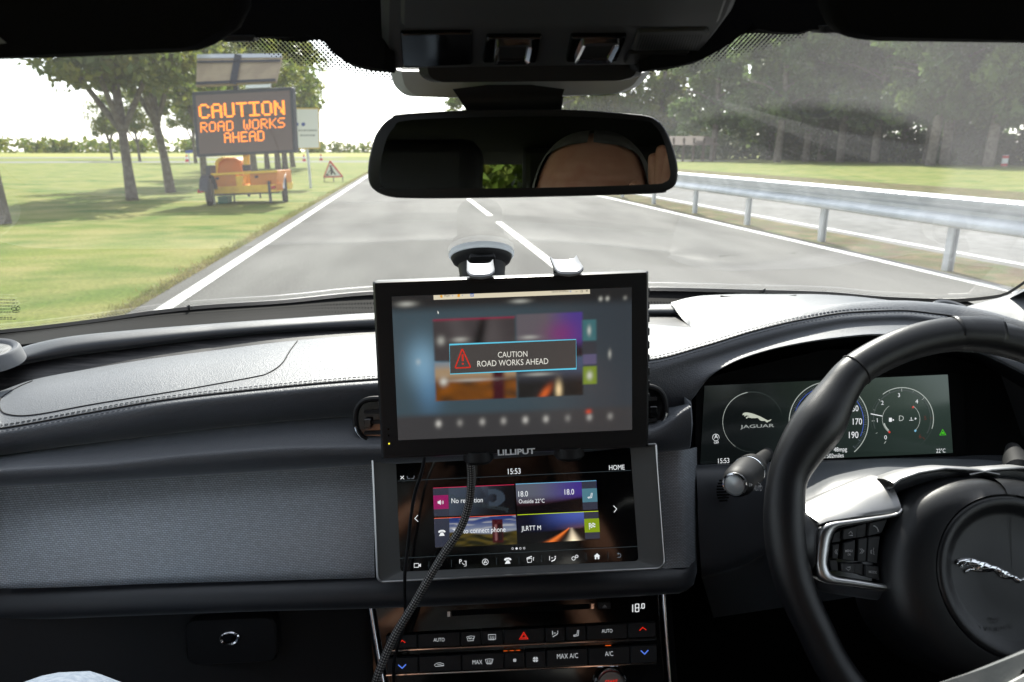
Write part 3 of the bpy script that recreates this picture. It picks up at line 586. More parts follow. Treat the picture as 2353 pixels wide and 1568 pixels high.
for sx, (wu, wv0, wv1), mg in ((-1, (482, 436, 473), (474, 411, 486, 440)), (1, (655, 404, 464), (644, 404, 668, 436))):
    cv = (G(wu, wv1)); rr = .30; cc = np.array([cv[0], cv[1] + .05, -EYE + rr]); a = np.array([cos(radians(13)), sin(radians(13)), 0])
    wh = MB(); lathe(wh, cc - a * .065, a, [(.17, 0), (.27, 0), (rr, .02), (rr, .11), (.27, .13), (.17, .13)], 28); wo = wh.build('wheel', RUBBER, tt)
    wh = MB(); lathe(wh, cc - a * .07, a, [(.02, .0), (.165, .0), (.175, .03), (.175, .11), (.165, .13), (.02, .13)], 24); wh.build('rim', ALU, wo)
    mb = MB(); rows = [[cc + a * x + np.array([0, cos(t) * .36, sin(t) * .36]) for x in (-.085, .085)] for t in np.linspace(.1, pi - .1, 14)]; rows2 = [[q * 1 + np.array([0, 0, .012]) for q in rw] for rw in rows]
    loft(mb, rows); loft(mb, rows2); mb.build('mudguard', NAVY if sx < 0 else ALU, tt)
mb = MB(); prism(mb, pt, rpoly([(472.5, 381), (484, 380), (485, 408), (474, 410)], 2), -.3, .02, ch=.01); mb.build('battery_box', NAVY, tt)
for a in ([(457, 436), (471, 435), (471, 443), (457, 444)], [(625, 427), (635, 426), (635, 434), (625, 435)], [(473, 435), (484, 434), (484, 443), (473, 444)]):
    mb = MB(); prism(mb, pt, rpoly(a, 1), .06, .1, ch=.01); mb.build('tail_lamp', REDL, tt)
for a in ([(636, 421), (650, 420), (652, 436), (638, 437)],):
    mb = MB(); prism(mb, pt, rpoly(a, 1), .05, .09, ch=.01); mb.build('side_reflector', AMBL, tt)
for u, va, vb, wd in ((489, 415, 474, .055), (538, 444, 464, .03), (620, 416, 467, .055), (598, 443, 456, .03), (572, 445, 452, .05)):
    mb = MB(); q = PY(u, va, ty - .2); q1 = PY(u, vb, ty - .2); c = (q + q1) / 2; box(mb, c, (wd, wd, abs(q[2] - q1[2]))); mb.build('support_leg', ALU if wd > .05 and u < 500 else NAVY, tt, smooth=False)
mb = MB(); prism(mb, Plane(PY(566, 455, ty + .3), 0, -4), [(490, 445), (640, 438), (640, 444), (490, 451)], -.1, 0); mb.build('axle_beam', NAVY, tt, smooth=False)
gb = thing('green_box', G(511, 469), 'small green box on the grass under the yellow trailer', 'box')
mb = MB(); prism(mb, Plane(G(511, 469) + np.array([0, 0, .1]), 0, -4), rpoly([(500, 454), (522, 453), (522, 468), (500, 469)], 1), -.3, 0, ch=.01); mb.build('crate', GREENB, gb)
mb = MB(); prism(mb, Plane(G(511, 469) + np.array([0, 0, .1]), 0, -4), [(499, 452.5), (523, 451.5), (523, 455), (499, 456)], -.31, .02); mb.build('lid', GREENB, gb)
# ---- white sign on a pole, warning triangle, marker, cones, shelter, blue sign
SIGNW = mat('sign_white', (.80, .81, .81), .5); SIGNY = mat('sign_yellow_edge', (.65, .42, .04), .5); BLUE = mat('sign_blue', (.05, .09, .35), .5); SGREY = mat('sign_grey_text', (.25, .27, .28), .6); REDP = mat('sign_red', (.55, .03, .035), .45)
q = G(714, 433); sg = thing('pole_sign', q, 'white rectangular sign with a yellow edge and two blue dots on a grey pole', 'sign'); pl = Plane(np.array([q[0], q[1] - .05, -.3]), 0, -6)
mb = MB(); prism(mb, pl, rpoly([(676, 248), (733, 248.5), (735, 342), (679, 343)], 1), -.03, 0); mb.build('sign_edge', SIGNY, sg, smooth=False)
mb = MB(); prism(mb, pl, [(678, 251), (731, 251), (733, 339.5), (680, 340.5)], -.02, .006); pn = mb.build('sign_panel', SIGNW, sg, smooth=False)
mb = MB()
for u in (682, 697): flat(mb, pl, arc(u, 286, 4.5, 0, 360, 12)[:-1], .012)
mb.build('blue_dot', BLUE, pn, smooth=False)
mb = MB(); text(mb, pl, 'Test route', (686, 303.5), (727, 301.5), .012) if False else None
for y in (300, 311.5):
    x0, x1 = (686, 728) if y < 305 else (690, 720)
    u = x0
    while u < x1: wd = 3 + 5 * random.random(); stroke(mb, pl, [(u, y), (u + wd, y - .3)], 3.2, .012); u += wd + 1.6
mb.build('blurred_text_line', SGREY, pn, smooth=False)
mb = MB(); tube(mb, [q, np.array([q[0] - .02, q[1], PY(711, 300, q[1])[2]])], .04, 10); mb.build('pole', STEELG, sg)
q = G(766, 418); ws = thing('warning_sign', q, 'red and white triangular road works sign on a low frame beside the road', 'road sign'); pl = Plane(q + np.array([0, 0, .4]), 12, -5)
tri = [(758, 367.6), (789.5, 407.5), (742, 409)]
mb = MB(); prism(mb, pl, rpoly(tri, 3), -.02, 0); mb.build('sign_border', REDP, ws, smooth=False)
mb = MB(); flat(mb, pl, rpoly([(758.3, 374.5), (783.5, 404.3), (746.6, 405.3)], 1.5), .006); pn = mb.build('sign_panel', SIGNW, ws, smooth=False)
mb = MB(); stroke(mb, pl, [(760, 384), (763, 391), (761, 402)], 4.5, .01); flat(mb, pl, arc(759.5, 382, 2.6, 0, 360, 10)[:-1], .0105); stroke(mb, pl, [(762, 388), (754, 398)], 2, .011); stroke(mb, pl, [(763, 392), (771, 402)], 3, .0115); flat(mb, pl, [(748, 404), (752, 398), (757, 404)], .012); mb.build('digging_figure', BLACK, pn, smooth=False)
for u in (744.5, 766, 787):
    mb = MB(); a = pl.hit(u, 406) - pl.n * .015; tube(mb, [a, np.array([a[0], a[1] - .02, -EYE])], .018, 6); mb.build('frame_leg', NAVY, ws)
q = G(2307, 382.5); mk = thing('marker_post', q, 'small red and white marker post beside the thickest pale trunk', 'marker post')
mb = MB(); z0 = q + np.array([0, 0, 0]); tube(mb, [z0, z0 + np.array([0, 0, .85])], .22, 10); mb.build('white_body', SIGNW, mk)
for h in (.12, .72): mb = MB(); tube(mb, [z0 + np.array([0, 0, h - .1]), z0 + np.array([0, 0, h + .1])], .225, 10); mb.build('red_band', REDP, mk)
for i, (u, v, lb_) in enumerate([(699, 371, 'left of the two cones right of the pole sign'), (738, 369, 'right of the two cones by the far path'), (430, 372, 'alone on the far path left of the message board')]):
    q = G(u, v); cn = thing('traffic_cone', q, 'tiny red and white traffic cone, ' + lb_, 'traffic cone', 'far traffic cones')
    mb = MB(); lathe(mb, q, (0, 0, 1), [(.30, 0), (.30, .04), (.2, .05), (.16, .3)], 12); mb.build('cone_base', REDP, cn)
    mb = MB(); lathe(mb, q, (0, 0, 1), [(.16, .3), (.11, .52)], 12); mb.build('white_sleeve', SIGNW, cn)
    mb = MB(); lathe(mb, q, (0, 0, 1), [(.11, .52), (.05, .8), (.0, .8)], 12); mb.build('cone_top', REDP, cn)
q = G(436, 377); bs = thing('blue_road_sign', q, 'small blue sign far off at the left edge of the message board', 'sign')
mb = MB(); pl = Plane(q + np.array([0, 0, 1.0]), 0); prism(mb, pl, rpoly([(426, 346), (442, 345), (442, 352), (426, 353)], 1), -.05, 0); mb.build('sign_panel', BLUE, bs)
mb = MB(); tube(mb, [q, q + np.array([0, 0, .95])], .05, 8); mb.build('pole', STEELG, bs)
WOODB = mat('shelter_timber', (.11, .075, .055), .8, var=((.07, .05, .04), 3, .4, .6))
q = G(1580, 371); sh = thing('timber_shelter', q, 'open timber shelter with a low brown roof at the edge of the wood', 'shelter')
mb = MB(); zr = PY(1580, 335, q[1])[2]
zt = PY(1580, 313, q[1])[2]; L = 2.9
for sgn in (-1, 1): mb.add([q * np.array([1, 1, 0]) + np.array([-L, 0, zr + .5]) + np.array([0, sgn * 2.2, -.45]), q * np.array([1, 1, 0]) + np.array([L, 0, zr + .5]) + np.array([0, sgn * 2.2, -.45]), q * np.array([1, 1, 0]) + np.array([L * .8, 0, zt]), q * np.array([1, 1, 0]) + np.array([-L * .8, 0, zt])], [(0, 1, 2, 3)])
for sgn in (-1, 1): mb.add([q * np.array([1, 1, 0]) + np.array([sgn * L, -2.2, zr + .05]), q * np.array([1, 1, 0]) + np.array([sgn * L, 2.2, zr + .05]), q * np.array([1, 1, 0]) + np.array([sgn * L * .8, 0, zt])], [(0, 1, 2)])
mb.build('roof', WOODB, sh, smooth=False)
for i in range(5):
    for yy in (-1.7, 1.7): mb = MB(); c = q + np.array([-2.4 + 1.2 * i, yy, 1.3]); box(mb, c, (.2, .2, 2.6)); mb.build('post', WOODB, sh, smooth=False)
# ================================================================== THE CAR
car = thing('car', (0.05, -.4, -EYE), 'right-hand-drive car with a black leather dashboard, seen from between its front seats', 'car')
US = np.linspace(-260, 2620, 180)
# ---- windscreen
wp_mb = MB(); gx = np.linspace(-.86, .98, 30); rows = []
for t in np.linspace(0, 1, 16):
    rows.append([np.array([x, y, glass_z(x, y)]) for x in gx for y in [(.30 + .86 * t) - .30 * (x - .06) ** 2]])
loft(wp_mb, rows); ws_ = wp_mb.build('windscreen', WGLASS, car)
BASE = [(-260, 792), (0, 757), (75, 749.5), (225, 731), (375, 710), (488, 699), (638, 689.5), (855, 669), (1150, 659), (1489, 659.5), (1733, 665), (1883, 669), (2052, 682), (2183, 686), (2296, 676), (2353, 645), (2420, 585), (2620, 400)]
bu = [q[0] for q in BASE]; bv = [q[1] for q in BASE]
def basev(u): return hermite(bu, bv, u)
FRIT = mat('frit_paint', (.055, .058, .062), .6, spec=.3); FRITB = mat('black_frit', (.006, .006, .006), .6, spec=.2)
mb = MB(); loft(mb, [[PG(u, v + 1, .004) for u, v in zip(US, basev(US))], [PG(u, v + 9, .004) for u, v in zip(US, basev(US))]]); mb.build('frit_band', FRIT, ws_)
mb = MB()
for u in np.arange(-20, 2330, 7.0):
    for k in range(3):
        v = float(basev(np.array([u]))[0]) - 1.5 - k * 3.2; c = PG(u + (k % 2) * 3.5, v, .004); s = .0011 * (1 - .22 * k)
        mb.add([c + np.array([s * cos(a), s * 1.9 * sin(a), -GLS * s * 1.9 * sin(a)]) for a in np.arange(6) * pi / 3], [(0, 1, 2, 3, 4, 5)])
tag(mb.build('frit_dots', FRITB, ws_, smooth=False), kind='stuff')
# dotted sun band round the mirror foot
mb = MB(); lowL = [(520, 92), (560, 110), (620, 130), (700, 152), (800, 176), (905, 196)]; lowR = [(1480, 178), (1540, 166), (1620, 148), (1700, 128), (1790, 104), (1850, 84)]
for sgn, low in ((0, lowL), (1, lowR)):
    for j, v in enumerate(np.arange(40, 205, 5.2)):
        for u in np.arange(low[0][0], low[-1][0], 10.4):
            uu = u + (5.2 if j % 2 else 0) ; vv = v + (uu - low[0][0]) * (.06 if not sgn else -.06)
            lim = np.interp(uu, [q[0] for q in low], [q[1] for q in low])
            if uu > low[-1][0] or vv > lim or vv < lim - 75: continue
            c = PG(uu, vv, .004); s = .00085 * min(1, .45 + (lim - vv) / 40); n = 6
            mb.add([c + np.array([s * cos(a), s * 1.7 * sin(a), -GLS * s * 1.7 * sin(a)]) for a in np.arange(n) * 2 * pi / n], [tuple(range(n))])
tag(mb.build('sun_band_dots', FRITB, ws_, smooth=False), kind='stuff')
mb = MB()                                     # tiny approval print, bottom left corner of the glass
for k, (v, n) in enumerate([(632, 5), (639, 6), (646, 7), (653, 5), (660, 6), (672, 4), (676, 5)]):
    u = 0
    for i in range(n): wd = 3 + 4 * random.random(); mb.add([PG(u, v + 57, .004), PG(u + wd, v + 56.5, .004), PG(u + wd, v + 58.2, .004), PG(u, v + 58.7, .004)], [(0, 1, 2, 3)]); u += wd + 2
for (u, v, a, b) in ((32, 710, 7, 4), (41, 709, 6, 4), (36, 716, 9, 3)):
    A = arc(u, v, a, 0, 360, 14, b)[:-1]; Bq = arc(u, v, a - 1.3, 0, 360, 14, b - 1.2)[:-1]; mb.add([PG(*q, .004) for q in A] + [PG(*q, .004) for q in Bq], [(i, (i + 1) % 14, 14 + (i + 1) % 14, 14 + i) for i in range(14)])
mb.build('approval_mark', GREYP, ws_, smooth=False)
# ---- dashboard
dash = bpy.data.objects.new('dashboard', None); dash.empty_display_size = .05; link(dash, car)
dash.location = Vector((0.05, .8, .6)) - car.location
def sheet(name, m, rows, dense=0, parent=None, **k):
    mb = MB(); loft(mb, rows, dense=dense); return mb.build(name, m, dash if parent is None else parent, **k)
UC = np.linspace(-260, 2225, 150); cowl = [PG(u, v + 9, .008) for u, v in zip(UC, basev(UC))]
A_ = [(-260, 862), (0, 822), (64, 795), (169, 774), (300, 761), (488, 746), (675, 733), (859, 721), (1490, 702), (1600, 700), (2000, 702), (2620, 735)]
# hoop ("bow") along the foot of the screen
yA = [(-260, .74), (0, .835), (488, .915), (859, .945), (1490, .955), (1650, .95), (2620, .74)]
Bm = [(-260, 905), (0, 841.5), (150, 813), (300, 794.6), (488, 772), (675, 757), (863, 749.5), (1490, 721), (1600, 723), (2000, 735), (2620, 770)]
mid = [(u, (np.interp(u, [q[0] for q in A_], [q[1] for q in A_]) * .62 + v * .38)) for u, v in Bm]
UH = np.linspace(-260, 2620, 150)
hoop_rows = [[*line(A_, [(a, b + .02) for a, b in yA], UH) + np.array([0, 0, -.03])], [*line(A_, [(a, b + .012) for a, b in yA], UH)], [*line(mid, [(a, b - .012) for a, b in yA], UH)], [*line(Bm, [(a, b - .018) for a, b in yA], UH)], [*(line(Bm, [(a, b - .006) for a, b in yA], UH) + np.array([0, 0, -.006]))]]
low = [q + np.array([0, -.01, -.05]) for q in hoop_rows[1]]
sheet('cowl_panel', BLACK, [cowl, [np.array([q[0], h[1] + .015, h[2] - .012]) for q, h in zip(cowl, line(A_, yA, UC))], [np.array([q[0], h[1], h[2] - .05]) for q, h in zip(cowl, line(A_, yA, UC))]])
sheet('trim_hoop', LEATHER_FINE, hoop_rows, dense=5)
# dark wood strip below the hoop
Cm = [(-260, 975), (0, 899.6), (75, 873), (188, 851), (338, 826), (488, 806), (675, 783), (863, 768), (1490, 746), (1594, 753), (1720, 732), (1846, 712), (1958, 700), (2033, 695), (2150, 699), (2250, 714), (2353, 745), (2620, 850)]
yC = [(-260, .70), (0, .79), (488, .865), (863, .895), (1490, .878), (1594, .85), (1720, .825), (1846, .805), (1958, .80), (2033, .80), (2200, .78), (2353, .735), (2620, .64)]
UW = np.linspace(-260, 1640, 100)
sheet('wood_strip', WOOD, [line(Bm, [(a, b - .004) for a, b in yA], UW), line([(u, v + 6) for u, v in Cm], [(a, b + .003) for a, b in yC], UW)])
# leather pad
Em = [(-260, 1018), (0, 985), (188, 952), (375, 920), (563, 898), (750, 880), (867, 871.5), (1180, 851), (1493, 828), (1621, 795), (1733, 761), (1846, 734.5), (1958, 718), (2071, 714), (2146, 721), (2202, 729), (2353, 765), (2620, 860)]
yE = [(-260, .62), (0, .69), (450, .712), (867, .722), (1493, .732), (1733, .745), (1958, .758), (2071, .76), (2202, .75), (2353, .71), (2620, .62)]
rc = line(Cm, yC, US); re_ = line(Em, yE, US)
pad = [rc + np.array([0, 0.004, -.012]), rc] + [rc * (1 - t) + re_ * t + np.array([0, 0, .007 * sin(pi * t)]) for t in (.08, .2, .4, .6, .8, .93)] + [re_, re_ + np.array([0, -.0016, -.0026])]
sheet('dash_pad', LEATHER, pad, dense=2, auto=0)
def on_pad(u, v):                             # point of the pad surface under a pixel
    uu = np.array([u]); a = line(Cm, yC, uu)[0]; b = line(Em, yE, uu)[0]; vc = hermite([q[0] for q in Cm], [q[1] for q in Cm], uu)[0]; ve = hermite([q[0] for q in Em], [q[1] for q in Em], uu)[0]
    lo, hi = 0., 1.
    for _ in range(30):
        t = (lo + hi) / 2; q = a * (1 - t) + b * t + np.array([0, 0, .007 * sin(pi * t)])
        pv = V0 - F * (q @ uv_) / (q @ fv)
        if pv < v: lo = t
        else: hi = t
    return q
# stitching: two rows of thread either side of the seam
mb = MB()
UT = np.arange(-60, 2353, 1.0); es = line(Em, yE, UT)
for o, h in ((np.array([0, .0042, .0020]), .5), (np.array([0, -.0040, -.0022]), -.4)):
    acc = 0; last = None; P0 = es[0]
    L = np.concatenate([[0], np.cumsum(np.linalg.norm(np.diff(es, axis=0), axis=1))])
    for s0 in np.arange(.003, L[-1] - .006, .0052):
        a = np.array([np.interp(s0, L, es[:, k]) for k in range(3)]) + o; b = np.array([np.interp(s0 + .0034, L, es[:, k]) for k in range(3)]) + o
        tube(mb, [a, (a + b) / 2 + np.array([0, 0, .0004]), b], .00055, 5)
tag(mb.build('stitching', THREAD, dash), kind='stuff')
mb = MB(); tube(mb, [q + np.array([0, -.0004, .0003]) for q in es[::6]], .0008, 6); mb.build('pad_seam', SEAM, dash)
# airbag lid outline on the passenger pad
lid = [(75, 876), (40, 892), (6, 915), (2, 938), (20, 953), (80, 954), (225, 928), (413, 898), (580, 868), (619, 857), (649, 836), (668, 806), (684, 784)]
lid3 = [on_pad(u, v) for u, v in [(q[0], q[1]) for q in catmull([np.array(q, float) for q in lid], 8)]]
mb = MB(); tube(mb, [q + np.array([0, 0, .0002]) for q in lid3], .0008, 6); mb.build('airbag_lid_seam', SEAM, dash)
# roll under the seam, passenger and centre
Fm = [(-260, 1066), (0, 1019.7), (225, 982), (450, 937), (675, 912.7), (863, 896), (1490, 866)]
Gm = [(-260, 1096), (0, 1048), (75, 1036.6), (300, 1008), (488, 986), (675, 967), (814, 957.8), (1180, 946), (1490, 935)]
yF = [(-260, .612), (0, .682), (450, .703), (863, .712), (1490, .722)]; yG = [(-260, .63), (0, .70), (450, .722), (863, .730), (1490, .735)]
UP = np.linspace(-260, 1492, 110)
eP = line(Em, yE, UP); fP = line(Fm, yF, UP); gP = line(Gm, yG, UP)
f0 = eP * .5 + fP * .5 + np.array([0, -.003, .002]); fg = fP * .55 + gP * .45 + np.array([0, -.004, 0])
sheet('dash_roll', LEATHER, [eP + np.array([0, .001, -.003]), eP + np.array([0, -.002, -.001]), f0, fP, fg, gP, gP + np.array([0, .03, -.005])], dense=4, auto=0)
# second tier
Hm = [(-260, 1122), (0, 1080), (225, 1066.6), (450, 1044), (675, 1029), (878, 1025), (1180, 1015), (1490, 990), (1584, 935)]
Im = [(-260, 1150), (0, 1119), (225, 1108), (450, 1093), (675, 1079.7), (863, 1068.5), (1180, 1056), (1490, 1042), (1584, 1032)]
G2 = Gm[:-1] + [(1490, 934), (1560, 930), (1584, 928)]
yH = [(-260, .588), (0, .658), (450, .674), (878, .680), (1584, .680)]; yI = [(-260, .597), (0, .664), (450, .682), (863, .688), (1584, .685)]
UT2 = np.linspace(-260, 1584, 110); yG2 = yG + [(1584, .738)]
g2 = line(G2, yG2, UT2); h2 = line(Hm, yH, UT2); i2 = line(Im, yI, UT2)
sheet('dash_tier', LEATHER, [g2 + np.array([0, .02, -.002]), g2, g2 * .5 + h2 * .5 + np.array([0, 0, .003]), h2 * .85 + g2 * .15 + np.array([0, 0, .0015]), h2 + np.array([0, -.003, 0]), h2 * .6 + i2 * .4 + np.array([0, -.007, 0]), i2, i2 + np.array([0, .02, -.001])], dense=4, auto=0)
e1 = [a[-1] for a in (g2, h2 + np.array([0, -.003, 0]), i2)]
mb = MB(); side = [g2[-1], (g2 * .5 + h2 * .5)[-1] + np.array([0, 0, .003]), h2[-1] + np.array([0, -.003, 0]), (h2 * .6 + i2 * .4)[-1] + np.array([0, -.007, 0]), i2[-1]]
loft(mb, [side, [q + np.array([.006, .012, -.002]) for q in side], [q + np.array([.008, .06, -.002]) for q in side]]); mb.build('tier_end', LEATHER, dash)
# woven metal trim, passenger side
Jm = [(-260, 1152), (0, 1121), (225, 1109), (450, 1094), (675, 1081), (862, 1070)]; Km = [(-260, 1352), (0, 1352.5), (375, 1341), (862, 1328)]
yJ = [(-260, .63), (0, .700), (862, .716)]; yK = [(-260, .575), (0, .643), (862, .662)]
UJ = np.linspace(-260, 861, 60); j_ = line(Jm, yJ, UJ); k_ = line(Km, yK, UJ)
sheet('metal_trim', WEAVE, [j_ + np.array([0, .008, .01]), j_] + [j_ * (1 - t) + k_ * t + np.array([0, -.008 * sin(pi * t), 0]) for t in (.2, .4, .6, .8)] + [k_, k_ + np.array([0, .01, -.004])], dense=2, auto=0)
# lower leather lip right across
Lm = [(-260, 1352), (0, 1352.5), (375, 1342), (862, 1331), (1190, 1318), (1500, 1306), (1590, 1298), (1612, 1297)]
Mm = [(-260, 1428), (0, 1422), (300, 1410.6), (637, 1399), (844, 1394), (1190, 1380), (1500, 1363), (1590, 1357), (1612, 1352)]
UL = np.linspace(-260, 1612, 100); yL = [(-260, .588), (0, .652), (862, .664), (1612, .664)]
l_ = line(Lm, yL, UL); m_ = line(Mm, [(a, b - .002) for a, b in yL], UL)
lr = [l_ + np.array([0, .03, .002]), l_, l_ * .8 + m_ * .2 + np.array([0, -.012, 0]), l_ * .5 + m_ * .5 + np.array([0, -.016, 0]), l_ * .2 + m_ * .8 + np.array([0, -.012, 0]), m_, m_ + np.array([0, .035, -.004])]
for rw in lr:                                  # round the right-hand end
    for q, t in ((-1, .03), (-2, .012), (-3, .004)): rw[q] = rw[q] + np.array([0, t, 0])
sheet('lower_roll', LEATHER_FINE, lr, dense=4, auto=0)
# glovebox below
gbx = [line([(-260, 1424), (862, 1396)], [(-260, .62), (862, .69)], UJ), line([(-260, 1470), (862, 1440)], [(-260, .61), (862, .685)], UJ), line([(-260, 1700), (862, 1690)], [(-260, .56), (862, .63)], UJ)]
glv = sheet('glove_box', DARK, gbx, parent=car)
gp = Plane(PY(529, 1465, .648), -14, 2)
mb = MB(); prism(mb, gp, rpoly([(424, 1425), (632, 1417), (640, 1520), (430, 1530)], 26), -.03, .001, ch=.002); mb.build('latch_recess', DARK, glv)
mb = MB(); cpos = gp.hit(529, 1465); lathe(mb, cpos, gp.n, [(.0105, -.004), (.0105, .0035), (.0092, .0045), (.0072, .0035), (.0068, -.002)], 28, sy=.72); mb.build('latch_ring', CHROME, glv)
mb = MB(); lathe(mb, cpos, gp.n, [(.0068, -.003), (.0068, .0025), (.0, .003)], 24, sy=.72); mb.build('latch_button', GLOSSY, glv)
# ---- driver's side hood over the instruments
UD = np.linspace(1486, 2620, 100)
Fd = [(1486, 872), (1621, 832), (1733, 797), (1846, 767), (1958, 747), (2071, 742), (2146, 748), (2250, 772), (2353, 812), (2620, 930)]
LPm = [(1486, 958), (1540, 946), (1583, 926), (1632, 868), (1703, 828), (1808, 798), (1921, 780), (2015, 772), (2130, 775), (2258, 813), (2352, 858), (2620, 1010)]
yFd = [(1486, .722), (1733, .735), (1958, .746), (2071, .748), (2202, .738), (2353, .70), (2620, .61)]; yLP = [(1486, .735), (1583, .715), (1703, .712), (1921, .715), (2130, .71), (2353, .68), (2620, .60)]
eD = line(Em, yE, UD); fD = line(Fd, yFd, UD); lD = line(LPm, yLP, UD)
sheet('instrument_hood', LEATHER, [eD + np.array([0, .001, -.003]), eD + np.array([0, -.002, -.001]), eD * .5 + fD * .5 + np.array([0, -.003, .001]), fD, fD * .5 + lD * .5 + np.array([0, -.005, 0]), lD + np.array([0, .0, .002]), lD + np.array([0, .004, -.001])], dense=4, auto=0)
lD2 = lD + np.array([0, .004, -.001])
hood_in = [lD2, lD2 + np.array([0, .012, -.002]), lD2 + np.array([0, .09, -.004]), lD2 + np.array([0, .10, -.06])]
sheet('hood_lining', DARK, hood_in)
# raised pod behind the hood
pod_top = [(1542, 697), (1580, 685), (1621, 679), (1711, 676), (1850, 677), (1940, 682), (2033, 692), (2120, 703)]
pod_mid = [(1542, 698.5), (1595, 708), (1617, 713), (1700, 707), (1770, 700), (1850, 692), (1940, 688), (2033, 694.5), (2120, 705)]
pod_bot = [(1542, 700), (1590, 752), (1600, 754), (1720, 734), (1846, 712), (1958, 701), (2033, 697), (2120, 707)]
UQ = np.linspace(1542, 2120, 70); ypt = [(1542, .97), (1700, .955), (1940, .90), (2120, .85)]; ypm = [(1542, .955), (1617, .91), (1846, .86), (2120, .83)]; ypb = [(1542, .95), (1594, .862), (1846, .818), (1958, .81), (2120, .80)]
pt_, pm_, pb_ = line(pod_top, ypt, UQ), line(pod_mid, ypm, UQ), line(pod_bot, ypb, UQ)
sheet('demister_pod', SOFT, [pt_ + np.array([0, .05, -.03]), pt_, pt_ * .5 + pm_ * .5 + np.array([0, 0, .001]), pm_, pm_ * .5 + pb_ * .5, pb_], dense=3, auto=50)
mb = MB(); sl_ = [(1655, 683), (1680, 685.5), (1740, 687), (1800, 684.5), (1830, 681.5)]; slu = np.linspace(1655, 1830, 20)
a = line(sl_, [(1655, .945), (1830, .905)], slu); tube(mb, [q + np.array([0, 0, .001]) for q in a], .0016, 6); mb.build('demister_slot', BLACK, dash)
mb = MB(); P = [PG(438, 716, .006), PG(433, 705, .006)]; tube(mb, P, .0022, 6); mb.build('demister_mark', FRIT, dash)
mb = MB(); P = [PG(1748, 676, .006), PG(1757, 667, .006)]; tube(mb, P, .0022, 6); mb.build('demister_mark', FRIT, dash)
# pillar foot, right
UA = np.linspace(2185, 2620, 24)
pa = line([(2185, 716), (2240, 699), (2300, 683), (2353, 664), (2620, 520)], [(2185, .86), (2353, .80), (2620, .52)], UA); pb2 = line([(2185, 730), (2240, 724), (2300, 735), (2353, 752), (2620, 830)], [(2185, .83), (2353, .74), (2620, .52)], UA)
sheet('pillar_trim', mat('pillar_plastic', (.10, .11, .125), .55, bump=('n', 900, .1, .0005)), [pa + np.array([0, .04, -.03]), pa, pa * .75 + pb2 * .25 + np.array([0, -.008, .002]), pb2], dense=3, auto=0, parent=car)
# tweeters at both ends
GRILLE = mat('speaker_grille', (.035, .036, .038), .5); 
n_ = GRILLE.node_tree; tc_ = n_.nodes.new('ShaderNodeTexCoord'); vo = n_.nodes.new('ShaderNodeTexVoronoi'); vo.inputs['Scale'].default_value = 420; vo.inputs['Randomness'].default_value = 0
rp = n_.nodes.new('ShaderNodeMapRange'); rp.inputs['From Min'].default_value = .28; rp.inputs['From Max'].default_value = .36; xx = n_.nodes.new('ShaderNodeMix'); xx.data_type = 'RGBA'; xx.inputs[6].default_value = (.004, .004, .004, 1); xx.inputs[7].default_value = (.16, .165, .17, 1)
n_.links.new(tc_.outputs['Object'], vo.inputs[0]); n_.links.new(vo.outputs[0], rp.inputs[0]); n_.links.new(rp.outputs[0], xx.inputs[0]); n_.links.new(xx.outputs[2], n_.nodes['Principled BSDF'].inputs['Base Color'])
for (u, v, y, r0, tlt) in ((-30, 810, .79, .031, .14), (2190, 718, .80, .026, .35)):
    c = PY(u, v, y); ax = np.array([0.05, -tlt, 1.0]); mb = MB(); lathe(mb, c, ax, [(r0 * 1.12, -.012), (r0 * 1.02, .002), (r0 * .95, .0045), (r0 * .82, .0035), (r0 * .76, .001)], 40); tw = mb.build('tweeter_ring', GREYP, dash)
    mb = MB(); lathe(mb, c, ax, [(r0 * .78, .0005), (r0 * .5, .003), (0, .0038)], 32); mb.build('tweeter_grille', GRILLE, dash)
# ---- centre panel: right-hand trim column, surround of the touchscreen
scr = Plane(PY(1188, 1195, .655), -22, -3.5, -1.5)
UR = np.linspace(0, 1, 9)
def col(pts, deps, n=9): return [PY(*q, d) for q, d in zip(pts, deps)]
rtop = [(1503, 1043), (1535, 1043), (1565, 1042), (1583, 1040), (1598, 1036), (1604, 1036)]; rbot = [(1522, 1300), (1548, 1298), (1572, 1297), (1586, 1296), (1599, 1294), (1606, 1292)]
dt, db = [.697, .693, .691, .698, .715, .76], [.664, .661, .660, .667, .684, .73]
A0 = [PY(*q, d) for q, d in zip(rtop, dt)]; B0 = [PY(*q, d) for q, d in zip(rbot, db)]
rows = [[a * (1 - t) + b * t for a, b in zip(A0, B0)] for t in np.linspace(-.03, 1.03, 12)]
mb = MB(); loft(mb, [list(r_) for r_ in zip(*rows)], dense=4); mb.build('trim_column', WEAVE, dash, auto=0)
# chrome outline of the touchscreen surround + recess
ts = bpy.data.objects.new('touchscreen', None); ts.empty_display_size = .03; link(ts, car); ts.location = Vector(scr.c) + Vector((0, 0, EYE)) - car.location
frame_px = rpoly([(859, 1050), (871, 1333), (1523, 1301), (1502, 1020)], [4, 16, 22, 4], 6)
mb = MB(); tube(mb, [scr.hit(*q) + scr.n * .010 for q in frame_px], .0012, 8, closed=True); mb.build('chrome_outline', SATIN, ts)
inner = rpoly([(909, 1050), (920, 1315), (1468, 1290), (1449, 1030)], [4, 10, 10, 4], 6)
mb = MB(); n0 = len(frame_px); loft(mb, [[scr.hit(*q) + scr.n * .009 for q in frame_px], [scr.hit(*q) - scr.n * .001 for q in inner]], close=True); mb.build('recess_surround', mat('recess_grey', (.085, .088, .086), .45, spec=.6, bump=('n', 900, .1, .0005)), ts, auto=30)
mb = MB(); prism(mb, scr, inner, -.012, -.0015); mb.build('screen_glass', GLOSSY, ts, smooth=False)
